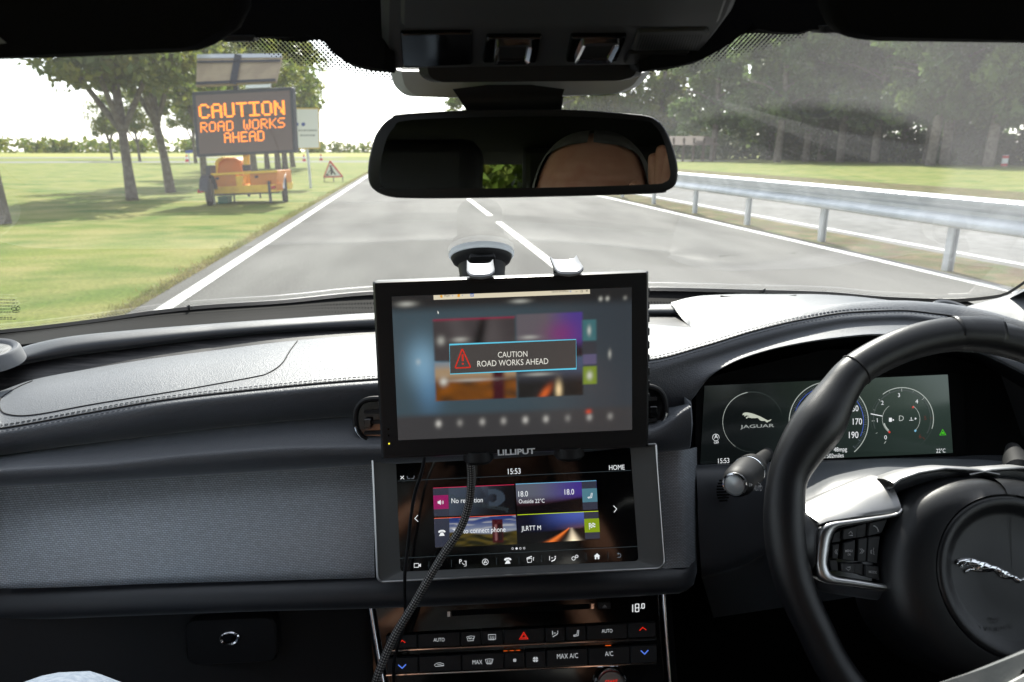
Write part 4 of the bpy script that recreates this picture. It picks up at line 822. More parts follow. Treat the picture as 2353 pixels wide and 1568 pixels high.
# ---- touchscreen contents
UI_W = emit('display_white', srgb(235, 238, 240), 1.0); UI_G = emit('display_grey', srgb(105, 112, 120), 1.0); UI_DK = emit('display_dark_line', srgb(52, 62, 66), 1.0)
UI_MAG = emit('display_magenta', srgb(140, 25, 90)); UI_CY = emit('display_blue', srgb(75, 120, 135)); UI_GRN = emit('display_green', srgb(125, 150, 20)); UI_LB = emit('display_light_blue', srgb(120, 190, 225))
UI_RL = emit('display_red_line', srgb(200, 40, 80)); UI_OL = emit('display_orange_line', srgb(230, 90, 40)); UI_YL = emit('display_lime_line', srgb(190, 215, 30)); UI_SIDE = emit('display_slate', srgb(48, 52, 66))
PIX = emit_attr('display_picture')
def lin(c): return np.array(srgb(*c))
def picture(name, pl, q, nx, ny, fn, off, parent, m=None):    # q = four pixel corners TL TR BR BL; fn(s, t) -> colour, t down
    TL, TR, BR, BL = [pl.hit(*c) + pl.n * off for c in q]; V = []; C = []
    for j in range(ny):
        for i in range(nx):
            s, t = i / (nx - 1), j / (ny - 1); V.append((TL * (1 - s) + TR * s) * (1 - t) + (BL * (1 - s) + BR * s) * t); C.append((*fn(s, t), 1))
    mb = MB(); mb.add(V, [(b, a, d, c) for a, b, c, d in grid_faces(ny, nx)]); return mb.build(name, m or PIX, parent, smooth=False, colors=C)
def sm(x, a, b):
    t = min(1, max(0, (x - a) / (b - a))); return t * t * (3 - 2 * t)
def mixc(a, b, t): return np.array(a) * (1 - t) + np.array(b) * t
def nz(x, y, s=1.0): return .5 + .25 * sin(x * 13.1 * s + 3 * sin(y * 7.3 * s)) + .25 * sin(y * 17.7 * s + 2 * sin(x * 9.1 * s + 1))
def t2(x, y): return (823.5 + x * .36244, 1000 + y * .36244)   # pixel of the zoomed crop -> picture pixel
def dab(s, t):
    c = mixc(lin((58, 68, 82)), lin((10, 12, 16)), sm(s + .25 * t, .25, 1.0))
    if .55 < s < .9 and t < .75 and abs((s - .62) - .2 * (t)) < .045 + .05 * (t > .4): c = c * 1.7
    if s > .68 and ((s - .72) / .16) ** 2 + ((t - .42) / .3) ** 2 < 1 and not ((s - .72) / .06) ** 2 + ((t - .42) / .14) ** 2 < 1: c = mixc(c, lin((60, 72, 85)), .7)
    return c
def dusk(s, t):
    c = mixc(mixc(lin((88, 92, 105)), lin((62, 45, 130)), sm(s, .15, .85)), lin((45, 22, 30)), sm(t, .35, .72)); h = .66 + .06 * sin(s * 5 + 1) - .1 * sm(s, .5, 1)
    return mixc(c, lin((9, 7, 9)), sm(t, h - .05, h + .06))
def kiosk(s, t):
    sky_ = mixc(lin((38, 62, 128)), lin((150, 160, 180)), sm(t, .05, .6)); sky_ = mixc(sky_, lin((205, 205, 205)), .7 * sm(nz(s, t * 2.4, .9), .62, .9) * (1 - sm(t, .4, .55)))
    g = mixc(lin((78, 66, 22)), lin((26, 26, 10)), sm(nz(s, t, 1.6) + t * .5, .4, 1.3)); c = mixc(sky_ * .7, g, sm(t, .52 - .05 * sin(s * 7), .58 - .05 * sin(s * 7)))
    if .70 < s < .84 and .12 < t < .93:
        c = lin((60, 14, 20)) if not (.735 < s < .765 and .28 < t < .85) else lin((120, 80, 80))
        if .775 < s < .825 and .28 < t < .85: c = lin((25, 12, 14))
    return c
def night(s, t):
    c = mixc(lin((10, 12, 30)), lin((70, 90, 170)), sm(s, .1, .75) * (1 - sm(t, .0, .75))); c = mixc(c, lin((120, 80, 70)), .5 * sm(t, .3, .6) * sm(s, .4, .8)); h = .56 + .05 * sin(4 * s + .5) - .12 * sm(s, .75, 1)
    c = mixc(c, lin((6, 6, 8)), sm(t, h - .03, h + .06))
    if t > h - .02:
        k = (t - h) / (1 - h); cx = .58 + .06 * (1 - (1 - k) ** 2); wl = .015 + .10 * k; x = s - (.64 - .12 * k + .10 * k * k)
        c = c + lin((255, 235, 200)) * 1.1 * math.exp(-((s - (.66 + .02 * k)) / (.015 + .05 * k)) ** 2) * (.3 + .8 * k) + lin((255, 130, 50)) * .8 * math.exp(-((s - (.62 - .22 * k)) / (.012 + .05 * k)) ** 2)
    return np.minimum(c, 1.0)
T = {'media': [(473, 337), (988, 314), (998, 503), (479, 516)], 'climate': [(997, 311), (1508, 289), (1518, 478), (1006, 503)], 'phone': [(480, 529), (998, 507), (1008, 692), (487, 714)], 'route': [(1006, 507), (1520, 482), (1532, 662), (1010, 690)]}
tiles = {}
for k, fn in (('media', dab), ('climate', dusk), ('phone', kiosk), ('route', night)): tiles[k] = picture(k + '_tile', scr, [t2(*q) for q in T[k]], 70, 30, fn, .0004, ts)
def lay(name, m, parent, fn):
    mb = MB(); fn(mb); return mb.build(name, m, parent, smooth=False)
P2 = lambda *L: [t2(*q) for q in L]
lay('side_panel', UI_SIDE, tiles['media'], lambda mb: flat(mb, scr, P2((474, 338), (572, 334), (577, 512), (479, 516)), .0008))
lay('audio_button', UI_MAG, tiles['media'], lambda mb: flat(mb, scr, P2((475, 383), (570, 379), (573, 467), (478, 471)), .0012))
lay('top_line', UI_RL, tiles['media'], lambda mb: stroke(mb, scr, P2((473, 336), (988, 314)), 1.2, .0012))
def spk(mb):
    flat(mb, scr, P2((503, 420), (511, 419), (522, 410), (523, 442), (512, 434), (504, 434)), .0016)
    for r_ in (8, 15): stroke(mb, scr, [t2(524 + r_ * cos(a), 426 - r_ * 1.1 * sin(a)) for a in np.linspace(-.8, .8, 8)], 1.1, .0016)
lay('speaker_symbol', UI_W, tiles['media'], spk)
lay('lettering', UI_W, tiles['media'], lambda mb: text(mb, scr, 'No reception', t2(591, 432), t2(789, 425), .0016))
lay('caption', UI_DK, tiles['media'], lambda mb: (text(mb, scr, 'Digital', t2(582, 415), t2(690, 425), .0011), text(mb, scr, 'Audio Broadcasting', t2(690, 442), t2(950, 482), .0011)))
lay('side_panel', UI_SIDE, tiles['climate'], lambda mb: flat(mb, scr, P2((1414, 294), (1507, 290), (1517, 470), (1423, 475)), .0008))
lay('seat_button', UI_CY, tiles['climate'], lambda mb: flat(mb, scr, P2((1416, 340), (1510, 336), (1515, 422), (1421, 427)), .0012))
lay('top_line', UI_LB, tiles['climate'], lambda mb: stroke(mb, scr, P2((997, 311), (1508, 289)), 1.2, .0012))
lay('seat_symbol', UI_W, tiles['climate'], lambda mb: stroke(mb, scr, P2((1476, 366), (1470, 390), (1452, 394), (1455, 399), (1478, 396), (1482, 366)), 1.1, .0016))
lay('lettering', UI_W, tiles['climate'], lambda mb: (text(mb, scr, '18.0', t2(1015, 391), t2(1075, 388), .0014), text(mb, scr, '18.0', t2(1307, 378), t2(1367, 376), .0014), text(mb, scr, 'Outside 22°C', t2(1017, 433), t2(1180, 428), .0014)))
lay('side_panel', UI_SIDE, tiles['phone'], lambda mb: flat(mb, scr, P2((481, 531), (576, 527), (580, 708), (487, 713)), .0008))
lay('top_line', UI_OL, tiles['phone'], lambda mb: stroke(mb, scr, P2((480, 528), (998, 506)), 1.2, .0012))
def phone(mb, x=530, y=620, k=1.0, off=.0016, f=t2):
    flat(mb, scr, [f(x + a * k, y + b * k) for a, b in ((-24, -4), (-20, -14), (-8, -19), (8, -20), (20, -15), (24, -6), (12, -3), (10, -9), (-9, -8), (-12, -1))], off)
    flat(mb, scr, [f(x + a * k, y + b * k) for a, b in ((-7, -3), (7, -4), (18, 17), (-18, 19))], off)
lay('phone_symbol', UI_W, tiles['phone'], phone)
lay('lettering', UI_W, tiles['phone'], lambda mb: text(mb, scr, 'Tap to connect phone', t2(598, 626), t2(933, 611), .0016))
lay('side_panel', UI_SIDE, tiles['route'], lambda mb: flat(mb, scr, P2((1428, 486), (1520, 482), (1531, 655), (1437, 660)), .0008))
lay('route_button', UI_GRN, tiles['route'], lambda mb: flat(mb, scr, P2((1430, 531), (1524, 527), (1530, 614), (1435, 618)), .0012))
lay('top_line', UI_YL, tiles['route'], lambda mb: stroke(mb, scr, P2((1007, 506), (1520, 482)), 1.4, .0012))
def flag(mb):
    stroke(mb, scr, P2((1461, 558), (1464, 598)), 1.2, .0016)
    for i in range(4):
        for j in range(4):
            if (i + j) % 2 == 0: x, y = 1462 + i * 9.5, 558 + j * 7.5 - i * 1.5 + 2 * sin(i); flat(mb, scr, P2((x, y), (x + 9.5, y - 1.5), (x + 10, y + 6), (x + .5, y + 7.5)), .0016)
lay('flag_symbol', UI_W, tiles['route'], flag)
lay('lettering', UI_W, tiles['route'], lambda mb: text(mb, scr, 'JLRTT M', t2(1033, 606), t2(1157, 601), .0016))
lay('status_line', UI_DK, ts, lambda mb: (stroke(mb, scr, P2((247, 292), (1729, 224)), 1.0, .0005), stroke(mb, scr, P2((258, 781), (1772, 706)), 1.0, .0005)))
lay('clock', UI_W, ts, lambda mb: text(mb, scr, '15:53', t2(949, 249), t2(1029, 245), .0006))
lay('page_title', UI_W, ts, lambda mb: text(mb, scr, 'HOME', t2(1590, 222), t2(1688, 219), .0006))
lay('phone_off_symbol', UI_W, ts, lambda mb: (stroke(mb, scr, P2((268, 280), (288, 259)), 1.6, .0006), stroke(mb, scr, P2((267, 260), (290, 280)), 1.2, .0007)))
lay('seat_status_symbol', UI_G, ts, lambda mb: (stroke(mb, scr, P2((309, 260), (314, 277), (329, 276)), 1.2, .0006), stroke(mb, scr, P2((354, 258), (351, 275), (336, 276)), 1.2, .0006)))
lay('arrow_back', UI_W, ts, lambda mb: stroke(mb, scr, P2((377, 508), (358, 529), (379, 549)), 1.5, .0006))
lay('arrow_forward', UI_W, ts, lambda mb: stroke(mb, scr, P2((1617, 448), (1637, 468), (1621, 490)), 1.5, .0006))
for i, x in enumerate((978, 1003, 1027, 1051)):
    y = 720 - i * .9
    lay('page_dot', UI_W, ts, (lambda mb: flat(mb, scr, arc(*t2(x, y), 2.6, 0, 360, 14)[:-1], .0006)) if i == 1 else (lambda mb: stroke(mb, scr, arc(*t2(x, y), 2.1, 0, 360, 14)[:-1], .7, .0006, closed=True)))
def ico(name, x, fn, m=UI_W):
    yb = 826 - (x - 374) * (826 - 762) / (1652 - 374); lay(name, m, ts, lambda mb: fn(mb, x, yb))
ST = lambda mb, L, w=1.1, c=False: stroke(mb, scr, P2(*L), w, .0006, closed=c)
FL = lambda mb, L: flat(mb, scr, P2(*L), .0006)
ico('camera_button', 374, lambda mb, x, y: (ST(mb, [(x - 20, y - 11), (x + 8, y - 12), (x + 8, y + 12), (x - 20, y + 13)], 1.1, True), FL(mb, [(x + 10, y - 3), (x + 22, y - 12), (x + 22, y + 10), (x + 10, y + 4)])))
ico('parking_aid_button', 516, lambda mb, x, y: (text(mb, scr, 'PA', t2(x - 20, y + 8), t2(x + 12, y + 7), .0006)))
ico('park_assist_button', 660, lambda mb, x, y: (text(mb, scr, 'P', t2(x - 19, y + 3), t2(x - 4, y + 2), .0006), ST(mb, [(x - 2, y - 2), (x + 6, y + 8), (x + 14, y + 8)], 1.1), ST(mb, [(x + 10, y - 12), (x + 22, y - 13), (x + 23, y + 18), (x + 10, y + 19)], 1.1)))
ico('navigation_button', 805, lambda mb, x, y: (stroke(mb, scr, arc(*t2(x, y), 6.6, 0, 360, 24)[:-1], 1.1, .0006, closed=True), ST(mb, [(x - 9, y + 9), (x, y - 11), (x + 9, y + 8), (x, y + 3)], 1.1, True)))
ico('phone_button', 947, lambda mb, x, y: phone(mb, x, y, 1.0, .0006))
ico('media_button', 1088, lambda mb, x, y: (ST(mb, [(x - 20, y - 4), (x + 12, y - 10), (x + 9, y + 16), (x - 14, y + 18)], 1.1, True), FL(mb, [(x - 22, y - 12), (x + 10, y - 24), (x + 12, y - 18), (x - 20, y - 7)]), ST(mb, [(x + 21, y + 6), (x + 22, y - 16), (x + 26, y - 12)], 1.2)))
ico('climate_button', 1230, lambda mb, x, y: (ST(mb, [(x - 18, y - 16), (x - 18, y + 12)], 1.4), ST(mb, [(x - 8, y - 4), (x + 4, y - 5)], 1.2), FL(mb, [(x + 14, y - 16), (x + 22, y - 16), (x + 22, y - 8), (x + 14, y - 8)]), ST(mb, [(x + 20, y - 4), (x + 12, y + 10), (x, y + 14), (x - 6, y + 18)], 2.2)))
ico('settings_button', 1372, lambda mb, x, y: (stroke(mb, scr, arc(*t2(x - 8, y + 6), 4.0, 0, 360, 16)[:-1], 1.3, .0006, closed=True), stroke(mb, scr, arc(*t2(x + 12, y - 7), 3.0, 0, 360, 16)[:-1], 1.3, .0006, closed=True)))
ico('home_button', 1513, lambda mb, x, y: (FL(mb, [(x - 21, y), (x, y - 19), (x + 20, y - 1)]), FL(mb, [(x - 14, y), (x + 14, y - 1), (x + 14, y + 17), (x + 4, y + 17.5), (x + 4, y + 5), (x - 5, y + 5.5), (x - 5, y + 18), (x - 14, y + 18.5)])))
ico('back_button', 1652, lambda mb, x, y: (ST(mb, [(x - 8, y - 10), (x + 6, y - 10), (x + 12, y), (x + 8, y + 12), (x - 10, y + 14)], 1.2), ST(mb, [(x - 3, y - 16), (x - 9, y - 10), (x - 2, y - 4)], 1.2)), UI_G)
for x in (447, 590, 876, 1018, 1161, 1443, 1583): ico('divider', x, lambda mb, x, y: ST(mb, [(x, y - 24), (x, y + 22)], .7), UI_DK)
# ---- climate panel
cp = Plane(PY(1195, 1480, .655), -30, -3.5, -1.5)
cl = bpy.data.objects.new('climate_panel', None); cl.empty_display_size = .03; link(cl, car); cl.location = Vector(cp.c) + Vector((0, 0, EYE)) - car.location
mb = MB(); flat(mb, cp, [(846, 1385), (1536, 1350), (1550, 1760), (870, 1760)], -.006); mb.build('panel_face', GLOSSY, cl, smooth=False)
for pts in ([(851, 1386), (861, 1450), (873, 1520), (888, 1600)], [(1523, 1352), (1527, 1420), (1533, 1500), (1541, 1600)]):
    mb = MB(); P = catmull([cp.hit(*q) + cp.n * .004 for q in pts], 6); tube(mb, P, .0026, 10); mb.build('chrome_edge', CHROME, cl)
    mb = MB(); s_ = -1 if pts[0][0] < 1000 else 1; a_ = [cp.hit(u + s_ * 8, v) - cp.n * .0 for u, v in pts]; b_ = [cp.hit(u + s_ * 34, v) - cp.n * .03 for u, v in pts]; loft(mb, [a_, b_, [q + np.array([0, .25, 0]) for q in b_]]); mb.build('console_side', DARK, cl)
BTN = mat('button_plastic', (.020, .021, .023), .45, bump=('n', 900, .1, .0004))
LETW = emit('button_lettering', srgb(190, 195, 198), .8); LETR = emit('lamp_red', srgb(225, 40, 25), .9); LETB = emit('lamp_blue', srgb(90, 130, 240), .9); LETO = emit('lamp_orange', srgb(240, 95, 25), 1.0)
XS1 = [175, 377, 648, 779, 917, 1182, 1311, 1442, 1704, 1882]; XS2 = [180, 382, 654, 921, 1056, 1188, 1453, 1718, 1890]
def rowy(x, y0, y1): return y0 + (y1 - y0) * (x - 175) / (1882 - 175)
def row(XS, t0, t1, b0, b1, dx):
    out = []
    for i in range(len(XS) - 1):
        a, b = XS[i] + 2, XS[i + 1] - 2; mb = MB()
        prism(mb, cp, rpoly(P2((a, rowy(a, t0, t1)), (b, rowy(b, t0, t1)), (b + dx, rowy(b, b0, b1)), (a + dx, rowy(a, b0, b1))), 1.4, 3), -.004, .0045, ch=.0012); out.append(mb.build('button', BTN, cl))
    return out
b1_ = row(XS1, 1270, 1183, 1354, 1275, 2); b2_ = row(XS2, 1413, 1328, 1507, 1436, 2)
for (ya, yb) in (((1366), (1289)), ((1520), (1444))):
    mb = MB(); P = [cp.hit(*t2(x, rowy(x, ya, yb))) + cp.n * .003 for x in (178, 600, 1100, 1500, 1886)]; tube(mb, P, .0014, 8); mb.build('chrome_strip', CHROME, cl)
OB = .0050
def bt(i, r_, name, m, fn): lay(name, m, cl, fn)
TX = lambda s, a, b: (lambda mb: text(mb, cp, s, t2(*a), t2(*b), OB))
SK = lambda *Ls, w=1.2: (lambda mb: [stroke(mb, cp, P2(*L), w, OB) for L in Ls])
lay('lettering', LETW, cl, TX('AUTO', (478, 1306), (548, 1304))); lay('lettering', LETW, cl, TX('AUTO', (1539, 1250), (1607, 1248)))
lay('lettering', LETW, cl, TX('MAX', (724, 1449), (786, 1447))); lay('lettering', LETW, cl, TX('MAX A/C', (1257, 1414), (1390, 1408))); lay('lettering', LETW, cl, TX('A/C', (1560, 1397), (1611, 1395)))
lay('arrow_mark', LETR, cl, SK([(1776, 1236), (1797, 1216), (1819, 1232)], w=2.0)); lay('arrow_mark', LETR, cl, SK([(262, 1316), (281, 1298), (301, 1312)], w=2.0))
lay('arrow_mark', LETB, cl, SK([(1785, 1362), (1809, 1384), (1832, 1359)], w=2.4)); lay('arrow_mark', LETB, cl, SK([(256, 1452), (281, 1473), (305, 1449)], w=2.4))
for r_, w_ in ((27, 1.5), (15, 1.3)):
    lay('hazard_triangle', LETR, cl, lambda mb: stroke(mb, cp, P2((1047 - r_, 1270 + r_ * .72), (1047, 1270 - r_ * .9), (1047 + r_, 1270 + r_ * .66)), w_, OB, closed=True))
def screenheat(x, y, front):
    def fn(mb):
        if front: stroke(mb, cp, P2((x - 24, y - 12), (x, y - 16), (x + 24, y - 14), (x + 17, y + 12), (x - 17, y + 13)), 1.1, OB, closed=True)
        else: stroke(mb, cp, P2((x - 23, y - 16), (x + 23, y - 18), (x + 23, y + 12), (x - 23, y + 14)), 1.1, OB, closed=True)
        for k in (-11, 0, 11): stroke(mb, cp, P2((x + k, y + 20), (x + k - 2, y + 8), (x + k + 2, y), (x + k, y - 8)), 1.1, OB)
    return fn
lay('front_screen_symbol', LETW, cl, lambda mb: (stroke(mb, cp, P2((688, 1275), (712, 1270), (736, 1272), (729, 1299), (695, 1301)), 1.1, OB, closed=True), stroke(mb, cp, P2((694, 1286), (702, 1280), (708, 1290), (716, 1280), (722, 1290), (732, 1283)), 1.1, OB)))
lay('rear_screen_symbol', LETW, cl, screenheat(847, 1278, False)); lay('demist_symbol', LETW, cl, screenheat(829, 1430, True))
lay('seat_symbol', LETW, cl, SK([(1387, 1232), (1382, 1260), (1360, 1265), (1362, 1271), (1390, 1268), (1394, 1232)]))
lay('airflow_symbol', LETW, cl, SK([(1228, 1238), (1229, 1264)], [(1236, 1252), (1248, 1251)], [(1262, 1248), (1256, 1260), (1242, 1268), (1230, 1276)], [(1258, 1240), (1264, 1240)], w=1.7))
lay('recirculation_symbol', LETW, cl, SK([(484, 1452), (498, 1442), (520, 1438), (543, 1446), (543, 1456), (490, 1462), (484, 1452)], [(502, 1450), (524, 1449), (530, 1453)], w=1.1))
def fan(x, y, r_):
    def fn(mb):
        for a in (45, 135, 225, 315): flat(mb, cp, [t2(x + r_ * .25 * cos(radians(a - 50)), y - r_ * .25 * sin(radians(a - 50)))] + [t2(x + r_ * cos(radians(a + d)), y - r_ * sin(radians(a + d))) for d in (-32, -10, 15, 34)] + [t2(x + r_ * .25 * cos(radians(a + 50)), y - r_ * .25 * sin(radians(a + 50)))], OB)
    return fn
lay('fan_low_symbol', LETW, cl, fan(990, 1423, 11)); lay('fan_high_symbol', LETW, cl, fan(1121, 1418, 18))
for a, b in (((920, 1366), (944, 1365)), ((960, 1364), (984, 1363)), ((1000, 1362), (1024, 1361)), ((1562, 1332), (1598, 1331))): lay('indicator_lamp', LETO, cl, lambda mb: stroke(mb, cp, P2(a, b), 1.6, .0035))
def seg7(mb, x, y, w_, h, segs, sk=0):
    S7 = {'a': ((0, 0), (1, 0)), 'b': ((1, 0), (1, .5)), 'c': ((1, .5), (1, 1)), 'd': ((0, 1), (1, 1)), 'e': ((0, .5), (0, 1)), 'f': ((0, 0), (0, .5)), 'g': ((0, .5), (1, .5))}
    for s_ in segs:
        (x0, y0), (x1, y1) = S7[s_]; stroke(mb, cp, P2((x + x0 * w_, y + y0 * h - x0 * 2), (x + x1 * w_, y + y1 * h - x1 * 2)), 1.9, -.004)
lay('temperature_readout', UI_W, cl, lambda mb: (seg7(mb, 1744, 1078, 2, 48, 'ef'), seg7(mb, 1761, 1076, 22, 48, 'abcdefg'), seg7(mb, 1802, 1074, 16, 28, 'abcdef'), flat(mb, cp, P2((1793, 1099), (1797, 1099), (1797, 1103), (1793, 1103)), -.004)))
mb = MB(); prism(mb, cp, rpoly(P2((590, 1118), (1470, 1074), (1472, 1106), (592, 1152)), 2), -.006, -.0045); mb.build('disc_slot', BLACK, cl)
for x, y in ((572, 1138), (1488, 1088)): mb = MB(); prism(mb, cp, rpoly(P2((x - 9, y - 16), (x + 9, y - 17), (x + 9, y + 16), (x - 9, y + 17)), 1), -.006, -.003); mb.build('slot_end', CHROME, cl)
mb = MB(); prism(mb, cp, rpoly(P2((1522, 1062), (1602, 1058), (1603, 1104), (1523, 1108)), 1.5), -.006, -.001, ch=.001); eb = mb.build('eject_button', BTN, cl)
lay('eject_symbol', GREYPRINT, cl, lambda mb: (flat(mb, cp, P2((1549, 1091), (1562, 1076), (1576, 1090)), -.0006), stroke(mb, cp, P2((1549, 1096), (1576, 1095)), 1.0, -.0006)))
c = cp.hit(823.5 + 1600 * .36244, 1000 + 1585 * .36244); mb = MB(); lathe(mb, c, cp.n, [(.0185, -.008), (.0185, .004), (.017, .006), (.0158, .005), (.0150, -.001)], 40); mb.build('starter_ring', CHROME, cl)
mb = MB(); lathe(mb, c, cp.n, [(.0148, -.002), (.0145, .0045), (.0, .005)], 36); st_ = mb.build('starter_button', mat('brushed_grey', (.35, .36, .37), .35, metal=.8), cl)
lay('starter_lettering', LETR, cl, lambda mb: text(mb, cp, 'START', t2(1562, 1574), t2(1640, 1570), .0056, bold=.02))
# ---- air vents beside the monitor
for (uc, vc, sx) in ((876, 962, -1), (1468, 934, 1)):
    vp = Plane(PY(uc, vc, .705), -14, -3); vt = bpy.data.objects.new('air_vent', None); vt.empty_display_size = .02; link(vt, car); vt.location = Vector(vp.c) + Vector((0, 0, EYE)) - car.location
    out = rpoly([(uc - 58, vc - 47), (uc + 54, vc - 49), (uc + 60, vc + 47), (uc - 54, vc + 49)], 46, 8)
    mb = MB(); tube(mb, [vp.hit(*q) + vp.n * .010 for q in out], .0030, 8, closed=True); mb.build('vent_ring', DARK, vt); cr_ = [q for q in out if (q[0] - uc) * sx > 20 and q[1] > vc + 4]; mb = MB(); tube(mb, [vp.hit(*q) + vp.n * .0125 for q in cr_], .0015, 8); mb.build('vent_trim', CHROME, vt)
    mb = MB(); prism(mb, vp, out, -.03, .0085); mb.build('vent_housing', GLOSSY, vt)
    for k in (-22, 2, 26): mb = MB(); prism(mb, vp, rpoly([(uc - 36, vc + k), (uc + 36, vc + k - 2), (uc + 36, vc + k + 6), (uc - 36, vc + k + 8)], 2), .009, .0125, ch=.001); mb.build('vent_slat', DARK, vt)
    mb = MB(); prism(mb, vp, rpoly([(uc + sx * 26 - 8, vc - 4), (uc + sx * 26 + 8, vc - 4), (uc + sx * 26 + 8, vc + 18), (uc + sx * 26 - 8, vc + 18)], 3), .011, .017, ch=.001); mb.build('vent_tab', GLOSSY, vt)
# ---- instrument cluster
clp = Plane(PY(1895, 970, .735), -14, -2.5, -1)
ic = bpy.data.objects.new('instrument_cluster', None); ic.empty_display_size = .03; link(ic, car); ic.location = Vector(clp.c) + Vector((0, 0, EYE)) - car.location
mb = MB(); flat(mb, clp, [(1480, 975), (1590, 880), (1703, 850), (1900, 805), (2100, 800), (2260, 840), (2353, 885), (2800, 1040), (2800, 1120), (1400, 1130)], -.006); mb.build('binnacle_back', BLACK, ic, smooth=False)
mb = MB(); prism(mb, clp, rpoly([(1600, 884), (2215, 855), (2222, 1046), (1598, 1072)], 10), -.005, -.0012); mb.build('cluster_bezel', BLACK, ic, smooth=False)
CPIX = emit_attr('cluster_backlight_glare', 1.0, .12)
picture('cluster_screen', clp, [(1619, 887), (2178, 861), (2190, 1041), (1609, 1067)], 60, 24, lambda s, t: mixc(lin((13, 17, 17)), lin((50, 64, 58)), sm(s, .1, .95) * (1 - .45 * t)), .0, ic, CPIX)  # backlight brightened to the right: painted-in glare reflected on the screen
def q2(x, y): return (1470.6 + x * .3752, 588.2 + y * .3752)
def clay(name, m, fn): return lay(name, m, ic, fn)
DIALD = emit('dial_ring_shadow', srgb(58, 66, 64)); DIALW = emit('dial_ring', srgb(175, 182, 176)); DIALB = emit('dial_blue', srgb(70, 95, 190)); WARNG = emit('warning_green', srgb(70, 190, 30)); WARNR = emit('warning_red', srgb(205, 60, 50)); DIMR = emit('dim_red', srgb(95, 48, 40))
OC = .0006
def pw(pts, w0, w1, m0):                       # tapering stroke along a path, ring that fades by thinning
    def fn(mb):
        n = len(pts)
        for i in range(n - 1): stroke(mb, clp, [pts[i], pts[i + 1]], w0 + (w1 - w0) * i / (n - 1), OC)
    return fn
RX = 1.0
clay('left_dial_ring', DIALW, pw(arc(1729.5, 970, 69, 100, 235, 50), 1.5, .5, 0)); clay('left_dial_ring_fade', DIALD, pw(arc(1729.5, 970, 69, 100, 10, 30), 1.4, .4, 0)); clay('left_dial_ring_foot', DIALD, pw(arc(1729.5, 970, 69, 235, 275, 20), 1.0, .3, 0))
clay('speed_ring', DIALW, lambda mb: stroke(mb, clp, arc(1904, 969, 91, -50, 235, 80), 1.8, OC)); clay('speed_ring_glow', DIALB, lambda mb: stroke(mb, clp, arc(1904, 969, 80, -25, 200, 70), 1.2, OC))
def ticks(mb, u, v, r0, r1, a0, a1, n, wd, every=None):
    for i in range(n + 1):
        a = radians(a0 + (a1 - a0) * i / n); R0 = r0 - (4 if every and i % every == 0 else 0)
        stroke(mb, clp, [(u + R0 * cos(a), v - R0 * sin(a)), (u + r1 * cos(a), v - r1 * sin(a))], wd * (1.7 if every and i % every == 0 else 1), OC)
clay('speed_scale', UI_G, lambda mb: ticks(mb, 1904, 969, 83, 87, -45, 225, 100, .55, 5))
clay('rev_ring', DIALW, lambda mb: stroke(mb, clp, arc(2072.5, 963, 72, -18, 128, 50), 1.7, OC)); clay('rev_ring_shadow', DIALD, lambda mb: (stroke(mb, clp, arc(2072.5, 963, 66, -30, 200, 60), 3.0, OC), stroke(mb, clp, arc(2072.5, 963, 72, 128, 200, 30), .8, OC), stroke(mb, clp, arc(2072.5, 963, 72, -60, -18, 20), .8, OC)))
def p4(a, r_): return (2072.5 + r_ * cos(radians(a)), 963 - r_ * sin(radians(a)))
clay('rev_scale', DIALW, lambda mb: [stroke(mb, clp, [p4(a, 63), p4(a, 70)], 1.3, OC) for a in (234, 184, 140, 91, 44)] + [stroke(mb, clp, [p4(a, 65), p4(a, 69)], .8, OC) for a in (209, 162, 115, 68)])
clay('rev_needle', UI_W, lambda mb: stroke(mb, clp, [q2(1410, 967), q2(1481, 981)], 2.0, OC * 2))
clay('rev_red_zone', DIMR, lambda mb: [stroke(mb, clp, [p4(a, 63), p4(a, 70)], 1.3, OC) for a in (2, -42)])
for s_, a, b, m in (('0', (1493, 1124), (1512, 1123), UI_W), ('1', (1448, 1019), (1457, 1018), UI_W), ('2', (1474, 912), (1492, 911), UI_W), ('3', (1575, 865), (1593, 864), UI_W), ('4', (1683, 904), (1703, 903), UI_W), ('D', (1584, 1011), (1614, 1010), DIALW), ('150', (1284, 953), (1336, 951), UI_W), ('170', (1302, 1034), (1358, 1032), UI_W), ('190', (1278, 1117), (1336, 1115), UI_W), ('48mpg', (1185, 1199), (1266, 1195), UI_W), ('07502miles', (1112, 1240), (1246, 1233), UI_W), ('22°C', (1812, 1206), (1868, 1204), UI_W), ('15:53', (478, 1271), (546, 1267), UI_W), ('OFF', (452, 1151), (481, 1150), UI_W), ('A', (455, 1119), (475, 1118), UI_W), ('5', (1739, 1005), (1752, 1004), DIMR), ('6', (1706, 1117), (1722, 1116), DIMR)):
    clay('lettering', m, lambda mb: text(mb, clp, s_, q2(*a), q2(*b), OC * 1.5))
clay('stop_start_symbol', UI_W, lambda mb: stroke(mb, clp, arc(*q2(464, 1112), 7.6, -20, 320, 26), 1.0, OC))
clay('fuel_arc', DIALW, lambda mb: (stroke(mb, clp, [q2(1598 + 115 * cos(radians(a)), 1000 - 105 * sin(radians(a))) for a in np.linspace(130, 228, 24)], .9, OC), stroke(mb, clp, [q2(1598 + 108 * cos(radians(a)), 1000 - 98 * sin(radians(a))) for a in np.linspace(195, 225, 10)], 3.0, OC)))
clay('temperature_arc', DIALW, lambda mb: stroke(mb, clp, [q2(1598 + 115 * cos(radians(a)), 1000 - 105 * sin(radians(a))) for a in np.linspace(-45, 50, 24)], .9, OC))
